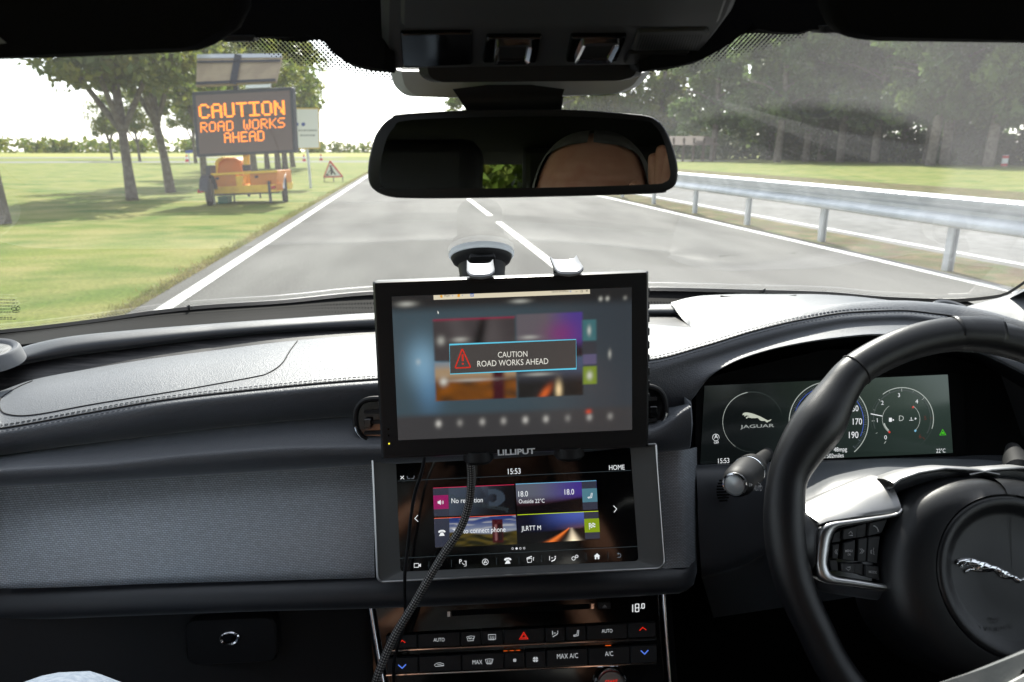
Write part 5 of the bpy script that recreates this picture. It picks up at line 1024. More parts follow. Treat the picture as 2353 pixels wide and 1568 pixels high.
clay('fuel_symbol', UI_W, lambda mb: (flat(mb, clp, [q2(*q) for q in ((1524, 992), (1541, 992), (1541, 1016), (1524, 1016))], OC), flat(mb, clp, [q2(*q) for q in ((1546, 998), (1556, 1005), (1546, 1012))], OC)))
clay('coolant_symbol', UI_W, lambda mb: (stroke(mb, clp, [q2(1660, 988), q2(1660, 1004)], 1.2, OC), stroke(mb, clp, [q2(1648, 1008), q2(1673, 1007)], 1.0, OC), flat(mb, clp, [q2(*q) for q in ((1682, 990), (1694, 997), (1682, 1004))], OC)))
clay('hot_mark', WARNR, lambda mb: flat(mb, clp, [q2(*q) for q in ((1664, 926), (1672, 918), (1680, 928), (1670, 934))], OC)); clay('empty_mark', WARNR, lambda mb: flat(mb, clp, [q2(*q) for q in ((1518, 1078), (1526, 1070), (1534, 1080), (1526, 1088))], OC)); clay('cold_mark', UI_LB, lambda mb: flat(mb, clp, [q2(*q) for q in ((1678, 1070), (1686, 1062), (1693, 1071), (1684, 1080))], OC))
clay('lane_warning_symbol', WARNG, lambda mb: (stroke(mb, clp, [q2(1835, 1097), q2(1852, 1064), q2(1872, 1096)], 1.3, OC, closed=True), flat(mb, clp, [q2(*q) for q in ((1845, 1090), (1847, 1082), (1850, 1078), (1857, 1078), (1860, 1082), (1862, 1090))], OC)))
CAT = [(440, 345), (530, 305), (640, 285), (770, 290), (900, 315), (1050, 350), (1250, 410), (1450, 490), (1650, 565), (1850, 670), (2050, 780), (2200, 860), (2270, 880), (2353, 850), (2480, 790), (2510, 810), (2420, 905), (2330, 950), (2260, 960), (2250, 1000), (2200, 1040), (2120, 1000), (2020, 905), (1900, 910), (1780, 905), (1680, 870), (1600, 800), (1530, 710), (1450, 690), (1320, 710), (1160, 705), (1080, 715), (960, 690), (850, 665), (760, 670), (720, 735), (660, 735), (640, 680), (690, 610), (780, 575), (900, 580), (820, 540), (700, 510), (630, 515), (590, 560), (540, 590), (515, 560), (535, 500), (510, 450), (470, 470), (430, 505), (390, 470), (410, 400)]
def cat_small(q): x = 625 + (q[0] - 390) * .335; y = 385 + (q[1] - 285) * .331; return ((2800 + x / 6.27) / 1.7, (1550 + y / 6.27) / 1.7)
def q5(x, y): return ((2800 + x / 6.27) / 1.7, (1550 + y / 6.27) / 1.7)
clay('leaping_cat_emblem', emit('emblem_light', srgb(190, 195, 180)), lambda mb: flat(mb, clp, [cat_small(q) for q in CAT], OC * 1.5))
clay('maker_lettering', emit('maker_letters', srgb(150, 155, 152)), lambda mb: text(mb, clp, 'JAGUAR', q5(568, 774), q5(1402, 742), OC * 1.5, cap=7.6, bold=.012))
# lower fascia under the cluster
def frow(pts, d): us = np.linspace(pts[0][0], pts[-1][0], 40); return line(pts, d, us)
fr_ = [frow([(1594, 1069), (1900, 1057), (2200, 1045), (2450, 1036)], .728), frow([(1598, 1074), (1900, 1064), (2200, 1054), (2450, 1046)], .716), frow([(1602, 1120), (1900, 1108), (2200, 1098), (2450, 1090)], .700), frow([(1606, 1230), (1900, 1200), (2450, 1180)], .686), frow([(1612, 1322), (1700, 1300), (1780, 1262), (2000, 1225), (2450, 1200)], .680), frow([(1614, 1332), (1700, 1309), (1780, 1271), (2000, 1235), (2450, 1210)], .70), frow([(1640, 1420), (2450, 1300)], .78)]
sheet('knee_panel', SOFT, fr_, dense=3, auto=0)
mb = MB()
for k in range(8):
    v = 1104 + k * 6.6; wd = 15 * math.sqrt(max(.1, 1 - ((k - 3.5) / 4.4) ** 2)); P = [PY(1662 - wd, v + 1, .690), PY(1662 + wd, v, .690)]; tube(mb, P, .0011, 6)
mb.build('sensor_slots', BLACK, dash)
sh_ = [frow([(1830, 1066), (2050, 1054), (2240, 1056), (2450, 1080)], .70), frow([(1835, 1085), (2050, 1062), (2240, 1064), (2450, 1090)], .66), frow([(1840, 1165), (1930, 1118), (2050, 1098), (2240, 1100), (2450, 1140)], .56), frow([(1850, 1260), (2240, 1260), (2450, 1260)], .54)]
sheet('column_shroud', SOFT, sh_, dense=4, auto=0)
# ---- stalks
sk = bpy.data.objects.new('indicator_stalk', None); sk.empty_display_size = .02; link(sk, car)
cs = PY(1690, 1113, .545); ax = np.array([-.62, -.74, .12]); ax /= np.linalg.norm(ax); sk.location = Vector(cs) + Vector((0, 0, EYE)) - car.location
mb = MB(); lathe(mb, cs, ax, [(.0060, -.12), (.0080, -.075), (.0135, -.062), (.0150, -.052), (.0152, -.030), (.0146, -.012), (.0128, -.002), (.0112, .0)], 36); mb.build('stalk_body', DARK, sk)
mb = MB(); lathe(mb, cs, ax, [(.0154, -.047), (.0156, -.046), (.0156, -.044), (.0154, -.043)], 36); mb.build('stalk_ring', CHROME, sk)
mb = MB(); lathe(mb, cs, ax, [(.0112, -.001), (.0112, .0025), (.0098, .0035), (.0090, .0020)], 36); mb.build('end_ring', CHROME, sk)
mb = MB(); lathe(mb, cs, ax, [(.0091, .0005), (.0088, .0030), (.006, .0042), (.0, .0046)], 32); mb.build('end_button', mat('pale_end_cap', (.45, .47, .48), .3, metal=.3), sk)
spn = Plane(PY(1730, 1122, .5385), -8, 38)
lay('lettering', GREYPRINT, sk, lambda mb: text(mb, spn, 'AUTO', (1729, 1127), (1748, 1128), .0012, bold=.01)); lay('lamp_symbol', GREYPRINT, sk, lambda mb: (stroke(mb, spn, [(1739, 1109), (1745, 1112), (1745, 1118), (1738, 1119)], 1.4, .0012), flat(mb, spn, [(1722, 1110), (1727, 1114), (1722, 1118)], .0012), stroke(mb, spn, [(1719, 1110), (1719, 1118)], 1.2, .0012)))
mb = MB(); cw = PY(2345, 1092, .55); lathe(mb, cw, np.array([-.6, -.75, .1]), [(.007, -.1), (.012, -.05), (.013, -.01), (.0, .0)], 24); mb.build('wiper_stalk', DARK, car)
# ---- steering wheel
wpl = Plane(np.array([.446, .465, -.306]), -28, -5)
sw = bpy.data.objects.new('steering_wheel', None); sw.empty_display_size = .05; link(sw, car); sw.location = Vector(wpl.hit(2290, 1318)) + Vector((0, 0, EYE)) - car.location
ah, bh = wpl.loc(2290, 1318)
pairs = [((2290, 731), (2290, 812)), ((2221, 727), (2225, 806)), ((2127, 738), (2143, 815)), ((2033, 768), (2072, 838)), ((1940, 821), (1995, 880)), ((1883, 885), (1966, 922)), ((1827, 956), (1938, 988)), ((1790, 1020), (1888, 1050)), ((1767, 1095), (1854, 1098)), ((1757, 1172), (1848, 1170)), ((1760, 1250), (1852, 1246)), ((1776, 1326), (1862, 1312)), ((1801, 1391), (1882, 1372)), ((1832, 1456), (1908, 1428)), ((1885, 1562), (1955, 1518)), ((1972, 1680), (2035, 1612)), ((2110, 1780), (2150, 1690)), ((2290, 1815), (2290, 1730))]
cen, rad = [], []
for o, i in pairs:
    a, b = np.array(wpl.loc(*o)), np.array(wpl.loc(*i)); cen.append((a + b) / 2); rad.append(np.linalg.norm(a - b) / 2)
rt = [(np.array([2 * ah - c[0], c[1]]), r_) for c, r_ in list(zip(cen, rad))[1:-1]][::-1]
loop = list(zip(cen, rad)) + rt
rim3 = [np.array([c[0], c[1], r_]) for c, r_ in loop]
rimd = catmull(rim3, 6, closed=True); rimP = [wpl.at(q[0], q[1], 0) for q in rimd]; rimR = [(q[2], q[2] * .92) for q in rimd]
mb = MB(); tube(mb, rimP, rimR, 20, closed=True, up=wpl.n); rim_o = mb.build('rim', WHEELL, sw, auto=0)
for k in (4, len(loop) - 4):
    i = k * 6; c = rimP[i]; t = rimP[i + 1] - rimP[i - 1]; t /= np.linalg.norm(t); x = np.cross(t, wpl.n); r_ = rimd[i][2]
    mb = MB(); tube(mb, [c + (x * cos(a) + wpl.n * .92 * sin(a)) * r_ * 1.0 for a in np.linspace(0, 2 * pi, 30)[:-1]], .0009, 6, closed=True); mb.build('rim_seam', SEAM, rim_o)
mb = MB()
for i in list(range(0, 26)) + list(range(len(rimP) - 25, len(rimP))):
    c = rimP[i]; t = rimP[(i + 1) % len(rimP)] - rimP[i - 1]; t /= np.linalg.norm(t); x = np.cross(t, wpl.n); x = x if x @ (wpl.at(ah, bh) - c) > 0 else -x
    for k in (-.25, .25): q = c + x * rimd[i][2] * .985 + t * .004 * (k * 4); tube(mb, [q - wpl.n * .002 - t * .0012, q + wpl.n * .002 + t * .0012], .0005, 5)
tag(mb.build('rim_stitching', THREAD, rim_o), kind='stuff')
def both(name, m, fn, **k):                   # left piece as seen, right piece mirrored across the wheel's axis
    mb = MB(); fn(mb, lambda u, v, o=0: wpl.hit(u, v) + wpl.n * o); L = mb.build(name, m, sw, **k)
    def mir(u, v, o=0): a, b = wpl.loc(u, v); return wpl.at(2 * ah - a, b, o)
    m2 = MB(); fn(m2, mir); m2.f = [f[::-1] for f in m2.f]; m2.build(name, m, sw, **k); return L
sp_t = [(1858, 1172), (1880, 1160), (1950, 1128), (2000, 1108), (2044, 1092), (2060, 1094)]; sp_m = [(1866, 1184), (1888, 1176), (1955, 1156), (2004, 1140), (2050, 1126), (2064, 1120)]; sp_b = [(1880, 1204), (1900, 1197), (1962, 1187), (2006, 1181), (2048, 1176), (2068, 1172)]
SPOKEM = mat('spoke_satin', (.35, .35, .35), .42, metal=1)
both('spoke', SPOKEM, lambda mb, h: loft(mb, [[h(u, v, -.040) for u, v in sp_t], [h(u, v, -.026) for u, v in sp_t], [h(u, v, -.008) for u, v in sp_m], [h(u, v, .003) for u, v in sp_b], [h(u, v + 3, -.004) for u, v in sp_b]], dense=4), auto=45)
fo = [(2066, 1166), (2049, 1179), (1960, 1192), (1901, 1201), (1879, 1218), (1871, 1260), (1871, 1306), (1888, 1336), (1950, 1346), (2034, 1356)]; fi = [(2062, 1186), (2039, 1191), (1964, 1206), (1922, 1215), (1907, 1238), (1901, 1270), (1899, 1302), (1914, 1323), (1960, 1331), (2034, 1343)]
def frame(mb, h):
    A = catmull([np.array(q, float) for q in fo], 5); Bq = catmull([np.array(q, float) for q in fi], 5)
    loft(mb, [[h(*q, -.012) for q in A], [h(*q, .002) for q in A], [h(*(a * .6 + b * .4), .0055) for a, b in zip(A, Bq)], [h(*b, .003) for b in Bq], [h(*b, -.008) for b in Bq]], dense=3)
both('switch_frame', SATIN, frame, auto=60)
both('spoke_lower', SOFT, lambda mb, h: loft(mb, [[h(1862, 1322, -.004), h(1890, 1340, .001), h(1950, 1350, .001), h(2040, 1360, .001)], [h(1866, 1350, -.008), h(1892, 1362, -.008), (h(1950, 1372, -.008)), h(2040, 1385, -.008)], [h(1866, 1350, -.03), h(1892, 1362, -.03), (h(1950, 1372, -.03)), h(2040, 1385, -.03)]], dense=3))
both('spoke_collar', WHEELL, lambda mb, h: loft(mb, [[h(1838, 1150, -.012), h(1830, 1210, .010), h(1830, 1290, .010), h(1846, 1345, -.010)], [h(1856, 1166, -.012), h(1862, 1212, .008), h(1862, 1290, .008), h(1864, 1340, -.010)], [h(1872, 1166, -.026), h(1880, 1210, .001), h(1872, 1300, .0), h(1880, 1345, -.012)]], dense=4), auto=0)
both('switch_panel', GLOSSY, lambda mb, h: mb.add([h(u, v, -.006) for u, v in [(1895, 1200), (2070, 1170), (2070, 1360), (1895, 1335)]][::-1], [(0, 1, 2, 3)]), smooth=False)
def q6(x, y): return (1853 + x * .1388, 1164.7 + y * .1388)
for P in ([(610, 372), (845, 317), (830, 520), (600, 548)], [(1040, 267), (1345, 202), (1250, 440), (1020, 488)], [(430, 640), (545, 607), (518, 862), (425, 858)], [(622, 602), (810, 547), (790, 912), (595, 880)], [(862, 540), (1008, 512), (978, 918), (846, 912)], [(1026, 512), (1215, 492), (1165, 943), (1000, 918)], [(978, 962), (1200, 990), (1215, 1220), (972, 1160)], [(570, 932), (800, 946), (790, 1105), (590, 1078)], [(432, 606), (478, 435), (598, 385), (588, 588)], [(852, 312), (1028, 267), (1008, 500), (842, 530)], [(392, 882), (535, 878), (555, 1075), (430, 1070)], [(806, 945), (968, 930), (962, 1150), (800, 1105)]):
    lo_ = P[0] in ((432, 606), (852, 312), (392, 882), (806, 945)); mb = MB(); prism(mb, wpl, rpoly([q6(*q) for q in P], 1.6, 3), -.007, -.002 if lo_ else .0005, ch=.0008); mb.build('wheel_button', BTN, sw)
WS = lambda *Ls, w=1.0: (lambda mb: [stroke(mb, wpl, [q6(*q) for q in L], w, .001) for L in Ls])
lay('lettering', GREYPRINT, sw, lambda mb: text(mb, wpl, 'MENU', q6(637, 752), q6(757, 750), .001, bold=.01)); lay('lettering', GREYPRINT, sw, lambda mb: text(mb, wpl, 'OK', q6(676, 808), q6(730, 808), .001, bold=.01)); lay('lettering', GREYPRINT, sw, lambda mb: text(mb, wpl, 'MODE', q6(1024, 1096), q6(1155, 1108), .001, bold=.01))
lay('arrow_mark', GREYPRINT, sw, WS([(690, 445), (727, 408), (756, 448)])); lay('arrow_mark', GREYPRINT, sw, WS([(645, 1015), (686, 1056), (722, 1020)])); lay('bar_mark', GREYPRINT, sw, lambda mb: flat(mb, wpl, [q6(*q) for q in ((685, 476), (758, 462), (758, 486))], .001)); lay('bar_mark', GREYPRINT, sw, lambda mb: flat(mb, wpl, [q6(*q) for q in ((648, 1002), (722, 988), (720, 1010))], .001))
lay('skip_back_mark', GREYPRINT, sw, WS([(485, 705), (463, 745), (487, 785)], [(508, 703), (486, 745), (510, 788)])); lay('skip_forward_mark', GREYPRINT, sw, WS([(872, 692), (918, 732), (874, 775)], [(902, 692), (946, 732), (904, 775)]))
lay('handset_mark', GREYPRINT, sw, WS([(1098, 318), (1120, 318), (1160, 350), (1180, 395), (1178, 416)], w=2.2)); lay('voice_mark', GREYPRINT, sw, WS([(1108, 678), (1095, 735), (1108, 750), (1100, 785), (1124, 788)], [(1072, 712), (1066, 745), (1074, 785)], [(1058, 720), (1052, 745), (1060, 778)], w=.9))
# airbag cover
hubL = [(2290, 1103), (2240, 1092), (2182, 1096), (2135, 1110), (2095, 1130), (2068, 1156), (2050, 1190), (2034, 1230), (2024, 1280), (2020, 1330), (2026, 1385), (2046, 1440), (2082, 1488), (2130, 1530), (2205, 1566), (2290, 1582)]
hl = [np.array(wpl.loc(*q)) for q in hubL]; hr = [np.array([2 * ah - q[0], q[1]]) for q in hl[1:-1]][::-1]; hub = catmull(hl + hr, 4, closed=True); hc = np.array([ah, bh])
mb = MB(); rows = []
for s_, o in ((1.02, -.040), (1.005, -.022), (.995, -.008), (.965, .006), (.92, .0135), (.86, .0185), (.78, .0215)): rows.append([wpl.at(*(hc + (q - hc) * s_), o) for q in hub])
rr_ = wpl.px(2290, 1318, 176)
def ringpts(r_, o): return [wpl.at(*(hc + (q - hc) / np.linalg.norm(q - hc) * r_), o) for q in hub]
def hub_pt(q):                                 # height of the outer dome under a local point
    return 0
rows += [ringpts(rr_ * 1.012, .0228), ringpts(rr_ * 1.004, .0215), ringpts(rr_ * .994, .0205), ringpts(rr_ * .985, .0222), ringpts(rr_ * .94, .0232), ringpts(rr_ * .86, .0215), ringpts(rr_ * .80, .0185), ringpts(rr_ * .74, .0172), ringpts(rr_ * .4, .0176), ringpts(rr_ * .02, .0178)]
loft(mb, rows, close=True); mb.f.append(tuple(len(mb.v) - len(hub) + k for k in range(len(hub)))); mb.mi.append(0)
mb.build('airbag_cover', WHEELL, sw, auto=60)
ca = [(2044, 1100), (2058, 1092), (2100, 1078), (2164, 1068), (2236, 1072), (2290, 1082)]; cb_ = [(2050, 1122), (2066, 1108), (2110, 1092), (2168, 1082), (2236, 1086), (2290, 1096)]
both('chrome_arch', SPOKEM, lambda mb, h: loft(mb, [[h(u, v, -.03) for u, v in ca], [h(u, v, -.010) for u, v in ca], [h((u + x) / 2, (v + y) / 2, .004) for (u, v), (x, y) in zip(ca, cb_)], [h(u, v, .0) for u, v in cb_], [h(u, v, -.02) for u, v in cb_]], dense=4), auto=0)
both('arch_inlay', LEATHER_FINE, lambda mb, h: loft(mb, [[h(u, v, -.006) for u, v in cb_], [h(u + 4, v + 16, -.008) for u, v in cb_], [h(u + 6, v + 40, -.02) for u, v in cb_]], dense=2))
# emblem: a leaping cat in polished relief
hp = Plane(wpl.at(ah, bh, .0176), -28, -5)
def q7(q): return (2164.7 + q[0] * .08, 1258.8 + q[1] * .08)
CA = np.array(CAT, float)
def inside(x, y):
    c = False; j = len(CA) - 1
    for i in range(len(CA)):
        if (CA[i][1] > y) != (CA[j][1] > y) and x < (CA[j][0] - CA[i][0]) * (y - CA[i][1]) / (CA[j][1] - CA[i][1]) + CA[i][0]: c = not c
        j = i
    return c
def edge_d(x, y):
    p_ = np.array([x, y]); a = CA; b = np.roll(CA, -1, 0); ab = b - a; t = np.clip(((p_ - a) * ab).sum(1) / (ab * ab).sum(1), 0, 1); return np.min(np.linalg.norm(a + ab * t[:, None] - p_, axis=1))
GX, GY = np.arange(380, 2530, 15.0), np.arange(275, 1055, 15.0); idx = {}; mb = MB(); V = []; Fc = []
def vid(i, j):
    if (i, j) not in idx:
        x, y = GX[i], GY[j]; ins_ = inside(x, y); d = edge_d(x, y) if ins_ else 0; h = .0034 * math.sqrt(min(d, 130) / 130) + .0004 * sin(x * .012 + y * .02) * (d > 30)
        idx[(i, j)] = len(V); u, v = q7((x, y)); V.append(hp.hit(u, v) + hp.n * h)
    return idx[(i, j)]
for i in range(len(GX) - 1):
    for j in range(len(GY) - 1):
        if inside(GX[i] + 7.5, GY[j] + 7.5): Fc.append((vid(i, j), vid(i, j + 1), vid(i + 1, j + 1), vid(i + 1, j)))
mb.add(V, Fc); mb.build('leaping_cat_emblem', CHROME, sw, auto=0)
EMB = mat('embossed_print', (.006, .006, .007), .5)
for ch, (x, y), w_ in (('A', (1285, 350), 8), ('I', (1435, 368), 2.6), ('R', (1545, 388), 7), ('B', (1705, 388), 7), ('A', (1850, 372), 8), ('G', (1998, 332), 8)):
    u, v = 2117.6 + x * .1, 1411.8 + y * .1; lay('embossed_letter', EMB, sw, lambda mb: text(mb, hp, ch, (u, v), (u + w_, v - (1.5 if x > 1800 else (-1.2 if x < 1500 else 0))), .0009, cap=10))
lay('horn_symbol', EMB, sw, lambda mb: (stroke(mb, hp, [(2273, 1419), (2281, 1424), (2294, 1422)], 1.6, .0009), stroke(mb, hp, arc(2284, 1426, 6, 180, 400, 14), 1.5, .0009), stroke(mb, hp, [(2274, 1428), (2273, 1420)], 1.5, .0009)))
# ---- roof, header, visors
HL = Plane(PY(1180, 80, .43), 10); VL = Plane(PY(1180, 80, .372), 14)
hd = MB(); 
prism(hd, HL, [(430, -220), (430, 108), (500, 92), (585, 88), (620, 90), (650, 96), (690, 98), (715, 94), (740, 93), (768, 108), (785, 135), (810, 155), (850, 165), (905, 170), (905, -220)], -.03, 0, ch=.006)
prism(hd, HL, [(1475, -220), (1475, 168), (1540, 162), (1600, 148), (1650, 122), (1690, 94), (1720, 78), (1760, 77), (1800, 80), (1850, 80), (1880, 70), (2010, 68), (2010, -220)], -.03, 0, ch=.006)
prism(hd, HL, [(890, -220), (890, 100), (1490, 100), (1490, -220)], -.03, -.001)
hd.build('headliner', FABRIC, car, smooth=False)
for P, cl_ in (([(-420, -260), (-420, 156), (-50, 141), (120, 136), (400, 124), (445, 120), (475, 110), (500, 94), (535, 70), (560, 20), (560, -260)], [(508, 80), (587, 80), (583, 96), (514, 97)]), ([(1905, -260), (1915, 20), (1932, 60), (1950, 80), (1985, 93), (2030, 97), (2353, 101), (2800, 112), (2800, -260)], [(1878, 58), (1952, 58), (1946, 76), (1886, 77)])):
    mb = MB(); prism(mb, VL, P, -.016, 0, ch=.005); vz = mb.build('sun_visor', FABRIC, car); mb = MB(); prism(mb, HL, rpoly(cl_, 6), -.012, .004, ch=.002); mb.build('visor_clip', DARK, vz)
    if P[0][0] < 0: mb = MB(); flat(mb, VL, [(-60, 58), (-30, 58), (18, 99), (-60, 105)], .001); mb.build('visor_label', GREYP, vz, smooth=False)
# ---- overhead console
op = Plane(PY(1300, 90, .42), 72); oc = bpy.data.objects.new('overhead_console', None); oc.empty_display_size = .03; link(oc, car); oc.location = Vector(op.c) + Vector((0, 0, EYE)) - car.location
mb = MB(); prism(mb, op, rpoly([(877, -160), (877, 94), (886, 160), (1552, 151), (1610, 128), (1640, 94), (1682, 38), (1760, -160)], [2, 20, 16, 20, 16, 10, 10, 2]), -.03, 0, ch=.004); mb.build('console_body', CONSOLE, oc)
mb = MB(); prism(mb, op, rpoly([(921, -140), (921, 49), (1650, 45), (1712, -140)], 14), -.002, .004, ch=.002); mb.build('compartment_lid', CONSOLE, oc)
mb = MB(); prism(mb, op, rpoly([(919, 70), (1086, 68), (1086, 140), (925, 147)], 5), -.002, .0025, ch=.001); mb.build('reading_lamp_lens', GLOSSY, oc)
mb = MB(); stroke(mb, op, [(922, 147), (962, 146)], 3.0, .0032); mb.build('lamp_edge', GREYP, oc, smooth=False)
for P, Q in (([(1118, 77), (1245, 77), (1232, 134), (1108, 134)], [(1140, 86), (1222, 85), (1214, 128), (1134, 129)]), ([(1312, 76), (1440, 75), (1418, 132), (1300, 133)], [(1338, 83), (1424, 82), (1402, 127), (1318, 128)])):
    mb = MB(); prism(mb, op, rpoly(P, 4), -.002, .003, ch=.001); sx = mb.build('roof_switch', GLOSSY, oc)
    mb = MB(); ring = rpoly(Q, 5); inn = rpoly([(np.mean([q[0] for q in Q]) + (u - np.mean([q[0] for q in Q])) * .8, np.mean([q[1] for q in Q]) + (v - np.mean([q[1] for q in Q])) * .74) for u, v in Q], 4)
    loft(mb, [[op.hit(*q) + op.n * .003 for q in ring], [op.hit(*q) + op.n * .0055 for q in ring], [op.hit(*q) + op.n * .0045 for q in inn], [op.hit(*q) + op.n * .001 for q in inn]], close=True); mb.build('switch_bezel', CHROME, sx)
    mb = MB(); prism(mb, op, inn, -.001, .0035, ch=.001); mb.build('switch_key', DARK, sx)
mb = MB(); prism(mb, op, rpoly([(1466, 67), (1622, 62), (1632, 72), (1590, 108), (1450, 110)], 4), -.002, .002, ch=.001); gr_ = mb.build('microphone_grille', CONSOLE, oc)
mb = MB()
for k in range(22): u = 1474 + k * 6.6; stroke(mb, op, [(u, 70), (u - 12, 104)], 2.4, .0026)
tag(mb.build('grille_rib', DARK, gr_, smooth=False), kind='stuff')
mb = MB(); prism(mb, op, rpoly([(1446, 114), (1585, 112), (1560, 138), (1432, 139)], 4), -.002, .0025, ch=.001); mb.build('reading_lamp_lens', DARK, oc)
mb = MB(); stroke(mb, op, [(1490, 143), (1556, 140)], 4.0, .0028); mb.build('lamp_edge', GREYP, oc, smooth=False)
# ---- mirror foot and mirror
sp1 = Plane(PY(1200, 195, .50), 12); mf = MB()
prism(mf, sp1, rpoly([(894, 160), (903, 200), (930, 225), (1040, 229), (1297, 226), (1436, 218), (1478, 199), (1502, 165)], [2, 14, 16, 4, 4, 16, 14, 2]), -.06, 0, ch=.008); mh = mf.build('sensor_housing', mat('housing_grey', (.62, .63, .64), .5, bump=('n', 900, .1, .0005)), car)
mb = MB(); prism(mb, Plane(PY(1200, 165, .465), 12), rpoly([(958, 140), (964, 178), (990, 192), (1440, 188), (1478, 178), (1490, 140)], [2, 14, 14, 14, 14, 2]), -.03, 0, ch=.006); mb.build('mirror_foot_trim', DARK, car)
rm = bpy.data.objects.new('rear_view_mirror', None); rm.empty_display_size = .03; link(rm, car)
Mc = PY(1350, 435, .47); HEADT = np.array([.055, -.060, -.008]); nm = -Mc / np.linalg.norm(Mc) + (HEADT - Mc) / np.linalg.norm(HEADT - Mc); nm /= np.linalg.norm(nm)
axm = np.cross(-nm, [0, 0, 1]); axm /= np.linalg.norm(axm); azm = np.cross(axm, -nm); mpn = Plane(Mc, R=np.stack([axm, -nm, azm], 1)); rm.location = Vector(mpn.hit(1200, 355)) + Vector((0, 0, EYE)) - car.location
def q8(x, y): return (823.5 + x * .325, 223.5 + y * .325)
mo = [(300, 120), (780, 92), (1450, 87), (1900, 115), (2050, 132), (2112, 158), (2160, 205), (2196, 270), (2224, 345), (2250, 430), (2263, 510), (2258, 585), (2235, 632), (2185, 662), (2100, 683), (1400, 705), (700, 717), (340, 716), (230, 708), (165, 690), (118, 664), (82, 625), (65, 560), (68, 470), (85, 380), (110, 290), (142, 232), (186, 178), (238, 142)]
mg_ = [(165, 600), (165, 480), (205, 310), (260, 220), (340, 170), (800, 148), (1450, 142), (1980, 168), (2090, 210), (2150, 310), (2190, 480), (2195, 560), (2160, 600), (2030, 618), (1250, 641), (240, 648), (190, 635)]
cmo = [tuple(q) for q in catmull([np.array(q8(*q)) for q in mo], 4, closed=True)]; cmg = [tuple(q) for q in catmull([np.array(q8(*q)) for q in mg_], 4, closed=True)]
if area2(cmo) > 0: cmo = cmo[::-1]
cx_, cy_ = np.mean([q[0] for q in cmo]), np.mean([q[1] for q in cmo])
mb = MB(); rows = []
for s_, o in ((.55, -.034), (.86, -.028), (.97, -.016), (1.0, -.004), (.995, .001), (.98, .003)): rows.append([mpn.hit(cx_ + (u - cx_) * s_, cy_ + (v - cy_) * s_) + mpn.n * o for u, v in cmo])
loft(mb, rows, close=True); N = len(cmo); mb.f.append(tuple(range(N - 1, -1, -1))); mb.mi.append(0); mb.f.append(tuple(5 * N + k for k in range(N))); mb.mi.append(0); mb.build('mirror_housing', DARK, rm, auto=60)
MIR = mat('mirror_glass', (.62, .64, .64), .0, metal=1); mb = MB(); flat(mb, mpn, cmg, .0042); mb.build('mirror_glass', MIR, rm, smooth=False)
st0 = [(1040, 205), (1120, 195), (1220, 195), (1297, 205)]; st1 = [(1075, 258), (1130, 262), (1230, 262), (1290, 256)]
mb = MB(); loft(mb, [[PY(u, v, .485) for u, v in st0], [PY(u, v, .49) for u, v in ((1058, 232), (1130, 236), (1225, 236), (1290, 230))], [PY(u, v, .485) for u, v in st1]], dense=3); loft(mb, [[PY(u, v, .56) for u, v in st0[::-1]], [PY(u, v, .52) for u, v in st1[::-1]]]); mb.build('mirror_stem', DARK, rm)
# ---- cabin shell round the camera
def slab(name, m, c, s, parent=car, bev=.0): mb = MB(); box(mb, c, s); return mb.build(name, m, parent, smooth=False, bevel=bev)
slab('roof', FABRIC, (.05, -.78, .165), (1.36, 2.2, .03)); slab('roof', FABRIC, (.05, .33, .135), (1.30, .12, .03)) if False else None
slab('floor', BLACK, (.05, -.45, -.97), (1.56, 2.9, .04)); slab('bulkhead', BLACK, (.05, .86, -.62), (1.56, .04, .66)); slab('bulkhead_top', BLACK, (.05, .93, -.305), (1.5, .12, .02))
SKIN_P = mat('car_paint', (.30, .31, .32), .35, metal=.6, coat=.6)
for sx in (-1, 1):
    x = .05 + sx * .765; nm_ = 'side_door'
    dr = slab(nm_, DARK, (x, -.42, -.60), (.06, 2.5, .66), bev=.01); mb = MB(); flatv = [(x, .62, -.27), (x, -.30, -.27), (x - sx * .06, -.30, .14), (x - sx * .06, .12, .14)]; mb.add(flatv if sx > 0 else flatv[::-1], [(0, 1, 2, 3)]); mb.build('door_window', SGLASS, dr, smooth=False)
    mb = MB(); flatv = [(x, -.40, -.27), (x, -1.28, -.27), (x - sx * .07, -1.05, .14), (x - sx * .06, -.40, .14)]; mb.add(flatv if sx > 0 else flatv[::-1], [(0, 1, 2, 3)]); mb.build('door_window', SGLASS, dr, smooth=False)
    mb = MB(); tube(mb, [(x, .86, -.30), (x - sx * .03, .60, -.17), (x - sx * .08, .30, -.01), (x - sx * .12, .05, .13)], (.045), 10); mb.build('windscreen_pillar', SOFT, car)
    mb = MB(); tube(mb, [(x, -.35, -.30), (x - sx * .07, -.37, .15)], .05, 10); mb.build('centre_pillar', SOFT, car)
    mb = MB(); tube(mb, [(x, -1.75, -.30), (x - sx * .05, -1.45, -.05), (x - sx * .10, -1.05, .14)], .13, 10); mb.build('rear_pillar', FABRIC, car)
    mb = MB(); tube(mb, [(x - sx * .07, .15, .15), (x - sx * .07, -1.2, .15)], .03, 8); mb.build('roof_rail', FABRIC, car)
slab('parcel_shelf', BLACK, (.05, -1.65, -.24), (1.5, .5, .03)); slab('boot_wall', BLACK, (.05, -1.92, -.6), (1.56, .04, .76))
mb = MB(); mb.add([(-.62, -1.86, -.22), (.72, -1.86, -.22), (.62, -1.30, .15), (-.52, -1.30, .15)], [(0, 1, 2, 3)]); mb.build('rear_window', SGLASS, car, smooth=False)
SEATM = mat('seat_leather', (.014, .014, .016), .5, bump=('leather', 400, .2, .001))
